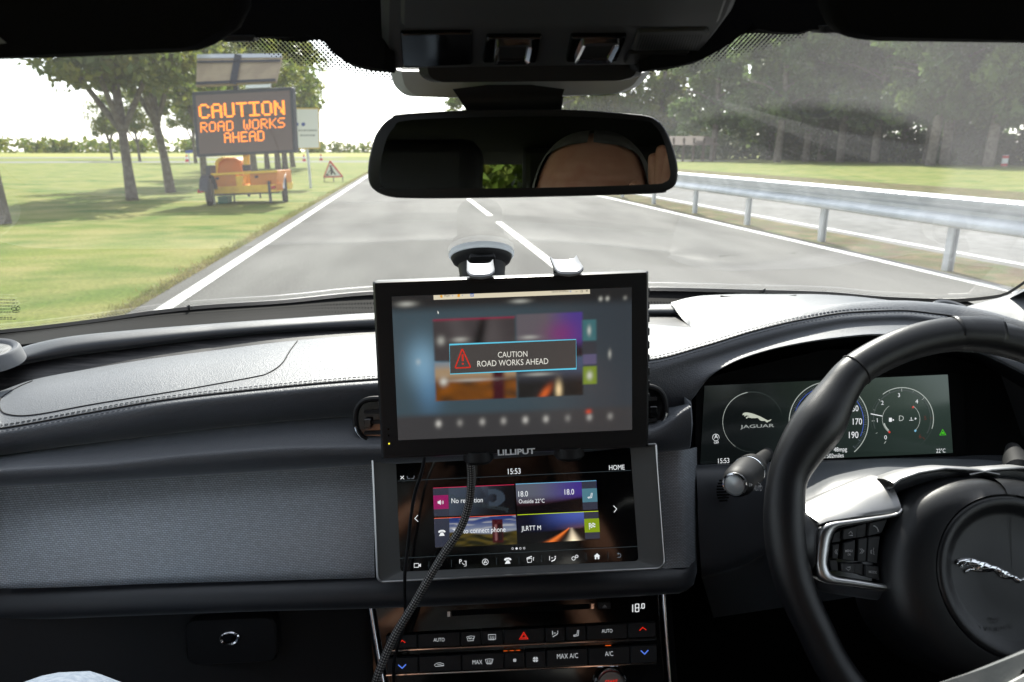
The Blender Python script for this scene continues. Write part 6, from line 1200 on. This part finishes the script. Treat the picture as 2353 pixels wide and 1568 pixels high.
for sx, nm_ in ((-.36, 'passenger'), (.44, 'driver')):
    se = bpy.data.objects.new('front_seat', None); se.empty_display_size = .05; link(se, car); se.location = Vector((sx, -.35, -.6 + EYE)) - car.location
    mb = MB(); box(mb, (sx, -.12, -.70), (.50, .52, .16)); mb.build('cushion', SEATM, se, bevel=.05)
    mb = MB(); box(mb, (sx, -.50, -.34), (.50, .13, .66), R=Rm(14, 0, 0)); mb.build('backrest', SEATM, se, bevel=.05)
    mb = MB(); box(mb, (sx, -.60, .035), (.26, .10, .17), R=Rm(10, 0, 0)); mb.build('headrest', SEATM, se, bevel=.04)
for x in (-.125, .20): slab('rear_headrest', SEATM, (x, -1.22, .03), (.24, .10, .27), bev=.03)
rs = slab('rear_seat', SEATM, (.05, -1.30, -.42), (1.3, .16, .5), bev=.05)
# bonnet in front of the screen
mb = MB(); rows = []
for y, z in ((1.10, -.375), (1.4, -.395), (1.8, -.455), (2.2, -.55), (2.35, -.66)): rows.append([np.array([.05 + x, y - .35 * x * x, z - .10 * abs(x) ** 3 + .015 * math.exp(-((abs(x) - .4) / .12) ** 2)]) for x in np.linspace(-.85, .85, 30)])
loft(mb, rows, dense=4); mb.build('bonnet', SKIN_P, car)
# ================================================================== THE EXTRA MONITOR, ITS HOLDER AND CABLES
mp = Plane(np.array([.063, .596, -.189]), -7.9, -2.2, -1.2)
mo_ = thing('monitor', mp.c, 'black display monitor clamped over the dashboard showing CAUTION ROAD WORKS AHEAD', 'monitor')
MONP = mat('monitor_plastic', (.008, .008, .009), .32, spec=.5); MONB = mat('monitor_bezel', (.006, .006, .007), .45, spec=.4)
mb = MB(); prism(mb, mp, rpoly([(856.6, 647), (1489, 622.5), (1489, 1027), (877.5, 1054)], 5), -.026, .004, ch=.0025); mb.build('casing', MONP, mo_, bevel=0)
mb = MB(); prism(mb, mp, rpoly([(866, 656), (1482, 632), (1482, 1019), (886, 1044)], 4), .003, .0044); mb.build('bezel', MONB, mo_, smooth=False)
def m4(x, y): return (823.5 + x * .3376, 529.4 + y * .3376)
def box_(x, a, b, s): return sm(x, a - s, a + s) * (1 - sm(x, b - s, b + s))
def gb(s, t, cs_, ct, ws, wt): return math.exp(-((s - cs_) / ws) ** 2 - ((t - ct) / wt) ** 2)
def blurred(s, t):
    c = mixc(lin((64, 80, 88)), lin((58, 64, 70)), sm(s, .3, 1)); c = c + lin((120, 160, 185)) * .75 * gb(s, t, .115, .46, .065, .16) + lin((70, 120, 165)) * .45 * gb(s, t, .14, .66, .05, .16)
    c = mixc(c, lin((42, 42, 42)), 1 - sm(t, .05, .14)); c = mixc(c, lin((64, 63, 64)), sm(t, .80, .86))
    k = .007
    A = box_(s, .165, .505, k) * box_(t, .165, .455, k); f = mixc(lin((66, 61, 62)), lin((96, 90, 90)), .6 * gb(s - .12 * t, t, .37, .3, .05, .3) + .5 * gb(s - .2 * t, t, .22, .25, .04, .3)); f = mixc(f, lin((30, 28, 28)), gb(s + .15 * t, t, .40, .3, .025, .3)); f = mixc(f, lin((150, 45, 75)), .7 * gb(t, 0, .17, 0, .010, 1)); c = mixc(c, f, A)
    f = mixc(lin((98, 92, 98)), lin((78, 62, 138)), sm(s, .62, .76)); f = mixc(f, lin((130, 50, 110)), .7 * gb(s, t, .70, .30, .07, .09)); f = mixc(f, lin((44, 36, 42)), sm(t, .32, .42)); c = mixc(c, f, box_(s, .512, .79, k) * box_(t, .155, .455, k))
    f = mixc(lin((130, 138, 145)), lin((165, 140, 110)), sm(t, .47, .53)); f = mixc(f, mixc(lin((135, 78, 22)), lin((84, 54, 26)), nz(s * 3, t * 3)), sm(t, .55, .61)); f = mixc(f, lin((66, 24, 30)), box_(s, .405, .455, .015) * sm(t, .47, .5)); c = mixc(c, f, box_(s, .165, .505, k) * box_(t, .465, .735, k))
    f = mixc(lin((60, 62, 70)), lin((70, 84, 110)), sm(s, .6, .78) * (1 - sm(t, .5, .62))); f = mixc(f, lin((32, 30, 28)), sm(t, .56, .66)); f = f + lin((215, 95, 25)) * .9 * gb(s - .35 * (t - .7) ** 1 * -1, t, .630, .71, .018, .05) + lin((255, 225, 170)) * .9 * gb(s, t, .685, .69, .013, .055); c = mixc(c, np.minimum(f, 1), box_(s, .512, .79, k) * box_(t, .465, .735, k))
    P_ = box_(s, .79, .848, k); c = mixc(c, lin((66, 110, 115)), P_ * box_(t, .21, .355, k)); c = mixc(c, lin((58, 60, 66)), P_ * box_(t, .365, .45, k)); c = mixc(c, lin((120, 142, 45)), P_ * box_(t, .535, .66, k)); c = mixc(c, lin((110, 100, 140)), .6 * P_ * box_(t, .45, .52, k))
    for (a, b, wa, wb, g) in ((.06, .055, .035, .018, .55), (.53, .065, .035, .014, .5), (.868, .07, .008, .015, .6), (.897, .07, .008, .015, .6), (.972, .07, .008, .014, .3), (.195, .315, .016, .03, .5), (.275, .312, .03, .017, .5), (.565, .315, .035, .014, .45), (.818, .285, .008, .03, .7), (.20, .60, .016, .028, .8), (.32, .595, .10, .013, .45), (.60, .575, .055, .013, .45), (.818, .60, .012, .028, .8), (.098, .455, .01, .02, .35), (.905, .455, .007, .028, .5)): c = mixc(c, lin((215, 215, 205)), g * gb(s, t, a, b, wa, wb))
    for i, a in enumerate((.172, .262, .357, .447, .540, .628, .722, .815, .905)): c = mixc(c, lin((205, 202, 195)), (.85, .35, .55, .5, .75, .65, .28, .55, .35)[i] * gb(s, t, a, .895, .012, .024))
    c = c * .88
    return mixc(c, lin((215, 70, 35)), .7 * gb(s, t, .812, .855, .012, .016))
MPIX = emit_attr('monitor_backlight', 1.0, .18)
ms = picture('screen', mp, [(901, 681), (1448.7, 660), (1449.7, 985), (916.3, 1008.8)], 200, 124, blurred, .0049, mo_, MPIX)
MO = .0054
def mlay(name, m, fn): return lay(name, m, ms, fn)
ME = {k: emit('monitor_' + k, srgb(*c)) for k, c in dict(white=(228, 226, 215), cream=(218, 208, 182), grey=(70, 66, 64), cyan=(95, 195, 222), red=(205, 45, 28), dark=(70, 62, 55), blue=(60, 105, 190), yellow=(225, 160, 40)).items()}
mlay('message_box', ME['grey'], lambda mb: flat(mb, mp, [m4(*q) for q in ((621, 773), (1475, 738), (1477, 935), (626, 971))], MO)); mlay('message_border', ME['cyan'], lambda mb: stroke(mb, mp, [m4(*q) for q in ((621, 773), (1475, 738), (1477, 935), (626, 971))], 1.9, MO + .0004, closed=True))
mlay('warning_triangle', ME['red'], lambda mb: stroke(mb, mp, rpoly([m4(707, 800), m4(764, 926), m4(659, 931)], 3, 4), 2.9, MO + .0004, closed=True)); mlay('exclamation_mark', ME['red'], lambda mb: (stroke(mb, mp, [m4(709, 838), m4(711, 884)], 4.2, MO + .0006), flat(mb, mp, arc(*m4(711, 902), 2.4, 0, 360, 12)[:-1], MO + .0006)))
mlay('lettering', ME['white'], lambda mb: text(mb, mp, 'CAUTION', m4(948, 860), m4(1147, 853), MO + .0004)); mlay('lettering', ME['white'], lambda mb: text(mb, mp, 'ROAD WORKS AHEAD', m4(810, 922), m4(1288, 903), MO + .0004))
mlay('toolbar', ME['cream'], lambda mb: flat(mb, mp, [m4(*q) for q in ((513, 440), (1568, 400), (1570, 430), (515, 471))], MO)); mlay('toolbar_lettering', ME['dark'], lambda mb: text(mb, mp, 'Player', m4(587, 450), m4(627, 448), MO + .0004)); mlay('toolbar_lettering', ME['dark'], lambda mb: text(mb, mp, 'Ubuntu 64-bitNew', m4(1310, 421), m4(1425, 417), MO + .0004))
mlay('player_icon', ME['yellow'], lambda mb: (flat(mb, mp, [m4(*q) for q in ((556, 440), (574, 439), (574, 458), (560, 455))], MO + .0004))); mlay('pause_icon', ME['yellow'], lambda mb: (flat(mb, mp, [m4(*q) for q in ((675, 434), (691, 433), (691, 451), (675, 452))], MO + .0004))); mlay('full_screen_icon', ME['blue'], lambda mb: stroke(mb, mp, [m4(*q) for q in ((765, 432), (782, 431), (782, 445), (765, 446))], 1.6, MO + .0004, closed=True)); mlay('drop_arrow', ME['blue'], lambda mb: flat(mb, mp, [m4(*q) for q in ((637, 440), (647, 440), (642, 447))], MO + .0004)); mlay('drop_arrow', ME['blue'], lambda mb: flat(mb, mp, [m4(*q) for q in ((703, 438), (713, 437), (708, 445))], MO + .0004)); mlay('chevron_icon', ME['blue'], lambda mb: stroke(mb, mp, [m4(1442, 407), m4(1434, 413), m4(1442, 419)], 1.0, MO + .0004)); mlay('minimise_icon', ME['dark'], lambda mb: stroke(mb, mp, [m4(1471, 416), m4(1484, 415)], 1.0, MO + .0004)); mlay('restore_icon', ME['dark'], lambda mb: stroke(mb, mp, [m4(*q) for q in ((1507, 408), (1519, 407), (1519, 418), (1507, 419))], .8, MO + .0004, closed=True)); mlay('close_icon', ME['dark'], lambda mb: (stroke(mb, mp, [m4(1542, 404), m4(1554, 415)], .9, MO + .0004), stroke(mb, mp, [m4(1554, 403), m4(1542, 416)], .9, MO + .0005)))
mlay('pointer', ME['white'], lambda mb: flat(mb, mp, [m4(*q) for q in ((541, 543), (551, 558), (546, 559), (549, 566), (545, 567), (541, 560))], MO + .0004))
lay('maker_lettering', mat('silver_print', (.92, .92, .92), .5), mo_, lambda mb: text(mb, mp, 'LILLIPUT', m4(947, 1522), m4(1200, 1510), .0048, cap=13.0, bold=.035)); lay('power_lamp', emit('yellow_led', (.9, .8, .05), 1.5), mo_, lambda mb: flat(mb, mp, arc(*m4(213, 1443), 2.0, 0, 360, 12)[:-1], .0048))
for u, v in (m4(208, 1345), m4(210, 1388)): mb = MB(); flat(mb, mp, arc(u, v, 2.2, 0, 360, 12)[:-1], .0047); mb.build('sensor_dot', GLOSSY, mo_, smooth=False)
for k in range(9): mb = MB(); prism(mb, Plane(mp.at(.130, .06 - .014 * k, -.012), -7.9, 87.8), [], 0, 0) if False else box(mb, mp.at(.1268, .062 - .0125 * k, -.010), (.003, .008, .007), R=Rm(-7.9, -2.2, -1.2)); mb.build('side_key', RUBBER, mo_, bevel=.0008)
# holder: suction cup on the glass, arm, two spring clamps
cc = PG(1106, 578); gn = np.array([0, -.443, -.897]); 
hd_ = thing('tablet_holder', cc, 'black suction-cup holder on the windscreen with two silver clamps over the monitor', 'phone holder')
CLEAR = mat('clear_rubber', (.60, .63, .66), .25, trans=.7); SILV = mat('silver_plastic', (.32, .32, .33), .4, metal=.3)
mb = MB(); lathe(mb, cc, gn, [(.030, -.001), (.0415, .000), (.0430, .0030), (.0425, .0065), (.040, .008), (.030, .008)], 48); mb.build('suction_lip', CLEAR, hd_)
mb = MB(); lathe(mb, cc, gn, [(.0395, .006), (.0400, .009), (.037, .015), (.0310, .019), (.0295, .030), (.0290, .056), (.024, .064), (.0, .066)], 48); mb.build('cup_body', DARK, hd_)
mb = MB(); P = Plane(PY(1106, 592, .855), -50); prism(mb, P, rpoly([(1082, 580), (1132, 579), (1140, 598), (1076, 600)], 6), -.008, .006, ch=.002); mb.build('lock_lever', DARK, hd_)
mb = MB(); arm = catmull([cc + gn * .05, cc + gn * .075 + np.array([0, -.05, 0]), mp.at(-.01, -.01, -.085), mp.at(-.01, -.01, -.034)], 8); tube(mb, arm, .011, 14); mb.build('arm', DARK, hd_)
mb = MB(); prism(mb, Plane(mp.at(0, 0, -.034), -7.9, -2.2, -1.2), rpoly([(1080, 700), (1320, 692), (1322, 900), (1084, 910)], 10), -.004, .006); mb.build('back_plate', DARK, hd_)
for (u0, u1, v0, vb) in ((1073, 1136, 602, 632), (1272.5, 1337, 592, 626)):
    um = (u0 + u1) / 2
    cl3 = []
    for k, (t, oy, ov) in enumerate(((0, -.03, -6), (.25, -.022, 0), (.55, -.012, 4), (.8, .0, 8), (1.0, .008, 14))):
        cl3.append([mp.hit(u0 + (u1 - u0) * s_, v0 + 6 + (vb - v0 - 8) * t) + mp.n * oy + mp.az * (.0035 * (2 * s_ - 1) ** 6 + .002 * max(0, s_ - .6)) for s_ in np.linspace(0, 1, 11)])
    mb = MB(); loft(mb, cl3, dense=3); bt_ = [[q - mp.az * .0045 * (1 - .3 * abs(2 * i / 10 - 1)) for i, q in enumerate(r_)] for r_ in cl3]; loft(mb, [r_ for r_ in bt_[::-1]], dense=3)
    loft(mb, [cl3[-1], [(a + b) / 2 + mp.n * .0015 for a, b in zip(cl3[-1], bt_[-1])], bt_[-1]]); loft(mb, [[r_[0] for r_ in bt_], [r_[0] for r_ in cl3]]); loft(mb, [[r_[-1] for r_ in cl3], [r_[-1] for r_ in bt_]]); mb.build('clamp', SILV, hd_, auto=50)
    mb = MB(); box(mb, mp.hit(um, vb - 4) + mp.n * -.032 + mp.az * -.02, (.018, .006, .05), R=Rm(-7.9, -2.2, -1.2)); mb.build('clamp_arm', DARK, hd_, smooth=False)
for x in (818, 1440): mb = MB(); c = mp.hit(*m4(x, 1545 if x < 900 else 1520)) - mp.n * .006; lathe(mb, c, -mp.az, [(.014, -.006), (.0145, .003), (.012, .006), (0, .0065)], 28); mb.build('lower_foot', DARK, hd_)
# cables
def braid():
    m = mat('braided_sleeve', (.012, .012, .012), .5); n = m.node_tree; b = n.nodes['Principled BSDF']; uvn = n.nodes.new('ShaderNodeUVMap'); sp_ = n.nodes.new('ShaderNodeSeparateXYZ'); n.links.new(uvn.outputs[0], sp_.inputs[0])
    outs = []
    for sg in (1, -1):
        a = n.nodes.new('ShaderNodeMath'); a.operation = 'MULTIPLY'; a.inputs[1].default_value = 2 * pi * 5 * sg; n.links.new(sp_.outputs[0], a.inputs[0])
        c = n.nodes.new('ShaderNodeMath'); c.operation = 'MULTIPLY_ADD'; c.inputs[1].default_value = 2 * pi * 190; n.links.new(sp_.outputs[1], c.inputs[0]); n.links.new(a.outputs[0], c.inputs[2])
        s_ = n.nodes.new('ShaderNodeMath'); s_.operation = 'SINE'; n.links.new(c.outputs[0], s_.inputs[0]); outs.append(s_)
    pr = n.nodes.new('ShaderNodeMath'); pr.operation = 'MULTIPLY'; n.links.new(outs[0].outputs[0], pr.inputs[0]); n.links.new(outs[1].outputs[0], pr.inputs[1])
    r_ = n.nodes.new('ShaderNodeMapRange'); r_.inputs['From Min'].default_value = .15; r_.inputs['From Max'].default_value = .5; n.links.new(pr.outputs[0], r_.inputs[0])
    x = n.nodes.new('ShaderNodeMix'); x.data_type = 'RGBA'; x.inputs[6].default_value = (.016, .016, .017, 1); x.inputs[7].default_value = (.42, .41, .39, 1); n.links.new(r_.outputs[0], x.inputs[0]); n.links.new(x.outputs[2], b.inputs['Base Color'])
    bp = n.nodes.new('ShaderNodeBump'); bp.inputs['Strength'].default_value = .5; bp.inputs['Distance'].default_value = .0008; n.links.new(r_.outputs[0], bp.inputs['Height']); n.links.new(bp.outputs[0], b.inputs['Normal']); return m
def cable(name, m, pts, r_, label, n=14):
    P = catmull([PY(u, v, d) for u, v, d in pts], 10); t = thing(name, P[0], label, 'cable'); mb = MB(); tube(mb, P, r_, n); L = np.concatenate([[0], np.cumsum([np.linalg.norm(np.array(P[i + 1]) - np.array(P[i])) for i in range(len(P) - 1)])])
    uvs = [(k / n, L[i]) for i in range(len(P)) for k in range(n)]; mb.build('sleeve', m, t, auto=0, uvs=uvs); return t
cable('braided_cable', braid(), [(1080, 1030, .602), (1081, 1060, .602), (1083, 1105, .605), (1077, 1160, .606), (1058, 1215, .605), (1020, 1272, .602), (982, 1335, .598), (945, 1398, .592), (910, 1455, .585), (884, 1510, .578), (864, 1566, .570), (850, 1640, .565)], .0040, 'thick grey braided cable hanging from the underside of the monitor')
cable('thin_cable', mat('cable_rubber', (.010, .010, .011), .35), [(975, 1036, .606), (974, 1060, .606), (966, 1095, .610), (953, 1135, .614), (944, 1190, .616), (938, 1250, .616), (931, 1310, .612), (930, 1365, .610), (931, 1410, .607), (925, 1450, .604), (913, 1490, .602), (905, 1530, .600), (906, 1600, .598)], .0017, 'thin black twin cable hanging left of the braided cable', 10)
# ================================================================== LAPTOP EDGE, PERSON
lp = Plane(PY(2300, 1540, .27), -52, 6, -2)
cs_ = thing('laptop', lp.c, 'corner of a grey laptop with a pale lower half on the driver\'s lap', 'laptop')
LAPG = mat('laptop_grey', (.12, .13, .13), .6, bump=('n', 500, .2, .0005), var=((.16, .165, .165), 60, .4, .6)); LAPW = mat('laptop_pale', (.62, .62, .6), .5)
mb = MB(); prism(mb, lp, [(2160, 1569), (2260, 1535), (2353, 1497), (2520, 1425), (2600, 1500), (2353, 1537), (2335, 1568), (2300, 1640), (2130, 1640)], -.012, 0, ch=.001); mb.build('lid_edge', LAPG, cs_, smooth=False)
mb = MB(); prism(mb, lp, [(2310, 1572), (2353, 1549), (2620, 1440), (2700, 1600), (2300, 1700)], -.012, .0025, ch=.001); mb.build('palm_rest', LAPW, cs_, smooth=False)
SKINM = mat('skin', (.52, .27, .17), .5, spec=.4, bump=('n', 120, .25, .0012), var=((.45, .20, .12), 25, .4, .65)); JEAN = mat('pale_denim', (.13, .165, .22), .85, bump=('n', 1400, .4, .001), var=((.19, .225, .28), 220, .4, .62)); BOUNCE_SHIRT = mat('pale_bounce_shirt', (.62, .62, .60), .85); HAIR = mat('short_grey_hair', (.12, .11, .10), .7)  # shirt is out of view, made pale to bounce light onto the dash
pe = thing('person', (-.36, -.2, -.6), 'person in pale blue jeans leaning over from the passenger seat, forehead seen in the mirror', 'person')
def skin_mesh(name, nodes, edges, m, parent, sub=2):
    me = bpy.data.meshes.new(name); pl_ = wloc(parent); me.from_pydata([tuple(np.array(q[0]) + np.array([0, 0, EYE]) - np.array(pl_)) for q in nodes], edges, []); o = bpy.data.objects.new(name, me); link(o, parent)
    sm_ = o.modifiers.new('skin', 'SKIN'); sm_.use_smooth_shade = True; sb = o.modifiers.new('sub', 'SUBSURF'); sb.levels = sub; sb.render_levels = sub
    for i, q in enumerate(nodes): r_ = q[1]; me.skin_vertices[0].data[i].radius = (r_, r_) if not hasattr(r_, '__len__') else r_
    me.skin_vertices[0].data[0].use_root = True; me.materials.append(m); return o
HC = np.array([.055, -.150, -.040])
# body: pelvis, spine, neck; arms with hands raised beside the lens; legs
nodes = [((-.36, -.22, -.50), .13), ((-.33, -.26, -.30), .13), ((-.24, -.27, -.16), .12), ((-.10, -.25, -.14), .075), ((.02, -.21, -.10), .055), ((.05, -.18, -.06), .052)]
edges = [(0, 1), (1, 2), (2, 3), (3, 4), (4, 5)]
def chain(start, L):
    prev = start
    for q in L: nodes.append(q); edges.append((prev, len(nodes) - 1)); prev = len(nodes) - 1
    return prev
h1 = chain(2, [((-.40, -.24, -.20), .055), ((-.36, -.03, -.36), .042), ((-.17, -.05, -.20), .030), ((-.115, -.055, -.125), .026)])
for f in ((-.100, -.045, -.070), (-.112, -.03, -.062), (-.125, -.03, -.060), (-.138, -.035, -.064)): chain(h1, [((np.array(f) + np.array([-.115, -.055, -.125])) / 2, .010), (f, .008)])
chain(h1, [((-.085, -.05, -.110), .011), ((-.075, -.05, -.092), .009)])
h2 = chain(3, [((.08, -.26, -.22), .055), ((.26, -.12, -.33), .042), ((.19, -.075, -.17), .030), ((.152, -.07, -.04), .026)])
for f in ((.145, -.06, .042), (.156, -.05, .052), (.168, -.05, .048), (.178, -.055, .036)): chain(h2, [((np.array(f) + np.array([.152, -.07, -.04])) / 2, .010), (f, .0085)])
chain(h2, [((.128, -.06, -.016), .011), ((.118, -.055, .004), .009)])
chain(0, [((-.28, -.10, -.50), .095), ((-.285, .20, -.44), .078), ((-.300, .43, -.43), .05), ((-.31, .50, -.60), .052), ((-.33, .56, -.84), .042), ((-.33, .68, -.92), .038)])
chain(0, [((-.45, -.10, -.50), .095), ((-.50, .18, -.46), .078), ((-.55, .40, -.45), .066), ((-.54, .48, -.62), .052), ((-.52, .54, -.84), .042), ((-.52, .66, -.92), .038)])
skin_mesh('body', nodes, edges, SKINM, pe)
J = [((-.36, -.22, -.50), .145), ((-.28, -.10, -.49), .105), ((-.285, .20, -.43), .086), ((-.297, .40, -.405), .064), ((-.303, .470, -.44), .060), ((-.315, .52, -.63), .055), ((-.33, .56, -.84), .056), ((-.45, -.10, -.49), .105), ((-.50, .18, -.45), .086), ((-.55, .38, -.44), .076), ((-.55, .45, -.48), .07), ((-.54, .48, -.63), .062), ((-.52, .54, -.84), .056)]
skin_mesh('jeans', J, [(0, 1), (1, 2), (2, 3), (3, 4), (4, 5), (5, 6), (0, 7), (7, 8), (8, 9), (9, 10), (10, 11), (11, 12)], JEAN, pe)
skin_mesh('unseen_bounce_shirt', [((-.36, -.23, -.46), .145), ((-.33, -.27, -.30), .145), ((-.24, -.28, -.16), .135), ((-.10, -.26, -.15), .088), ((.0, -.225, -.125), .062), ((-.40, -.25, -.21), .068), ((-.37, -.06, -.34), .054), ((.08, -.27, -.23), .068), ((.24, -.14, -.32), .054)], [(0, 1), (1, 2), (2, 3), (3, 4), (2, 5), (5, 6), (3, 7), (7, 8)], BOUNCE_SHIRT, pe)
# head: one surface with brow, nose, lips, chin
mb = MB(); rows = []
for i in range(91):
    th = pi * (i / 90); z = cos(th); rr0 = sin(th)
    row_ = []
    for k in range(56):
        a = 2 * pi * k / 56; x, y = sin(a), cos(a)        # y forward
        rr0 = sin(th) ** (.8 if z > 0 else 1); w_ = .092 * (1 - .18 * max(0, -z) ** 1.3); dpt = .098 * (1 - .12 * max(0, -z)); q = np.array([x * rr0 * w_, y * rr0 * dpt, z * .118])
        fr = max(0, y) ** 6
        if z < .45: q[1] += .006 * fr * math.exp(-((z - .12) / .10) ** 2)                        # brow
        q[1] -= .010 * max(0, y) ** 2 * math.exp(-((z - 0.0) / .08) ** 2) * math.exp(-((abs(x) - .35) / .16) ** 2)   # eye sockets
        q[1] += .026 * math.exp(-(x / .16) ** 2) * (y > 0) * max(0, min(1, (.10 - z) / .35)) * (z > -.27) ; q[1] += .007 * fr * math.exp(-((z + .46) / .07) ** 2); q[1] += .012 * fr * math.exp(-((z + .80) / .16) ** 2)
        q[1] -= .0022 * max(0, y) ** 1.5 * max(0, sin(z * 52 + 1.6 * sin(x * 5) + .8 * sin(x * 13))) ** 3 * (.16 < z < .62); q[1] -= .002 * fr * math.exp(-((abs(x) - .07) / .02) ** 2) * (.1 < z < .3)                        # forehead creases
        row_.append(HC + q)
    rows.append(row_)
loft(mb, rows, close=True); hdo = mb.build('head', SKINM, pe, auto=0)
for sx in (-1, 1):
    mb = MB(); tube(mb, [HC + np.array([sx * (.012 + .048 * t), .1015 - .028 * t * t, .017 + .008 * sin(pi * t * .8)]) for t in np.linspace(0, 1, 9)], [.0025, .0042, .005, .005, .0048, .0044, .004, .003, .0015], 8); mb.build('eyebrow', HAIR, hdo)
    mb = MB(); c = HC + np.array([sx * .093, -.012, -.008]); lathe(mb, c, np.array([sx, .35, 0]), [(.006, -.006), (.020, .0), (.026, .008), (.024, .012), (.014, .008), (.0, .005)], 20, sx=.62, sy=1.15); mb.build('ear', SKINM, hdo)
    mb = MB(); c = HC + np.array([sx * .030, .081, .004]); lathe(mb, c, np.array([0, 1, 0]), [(.0, -.012), (.011, -.004), (.012, .0), (.0085, .006), (.0, .008)], 16); mb.build('eye', WHITEP, hdo); 
    mb = MB(); lathe(mb, c + np.array([0, .0065, 0]), np.array([0, 1, 0]), [(.0055, .0), (.0, .002)], 12); mb.build('iris', BLACK, hdo)
mb = MB(); tube(mb, [HC + np.array([x, .088 - 4 * x * x, -.054]) for x in np.linspace(-.025, .025, 9)], .004, 8); mb.build('lips', mat('lip', (.34, .12, .10), .5), hdo)
mb = MB(); rows = []
for i in range(40):
    th = pi * (.03 + .60 * i / 39); row_ = []
    for k in range(25):
        op_ = radians(4 + 60 * min(1, max(0, (th - .20 * pi) / (.06 * pi))) ** .5); a = op_ + (2 * pi - 2 * op_) * k / 24; row_.append(HC + np.array([sin(a) * sin(th) ** (.8 if th < pi / 2 else 1) * .098, cos(a) * sin(th) ** (.8 if th < pi / 2 else 1) * .104, cos(th) * .122]))
    rows.append(row_)
loft(mb, rows); mb.build('hair', HAIR, hdo)
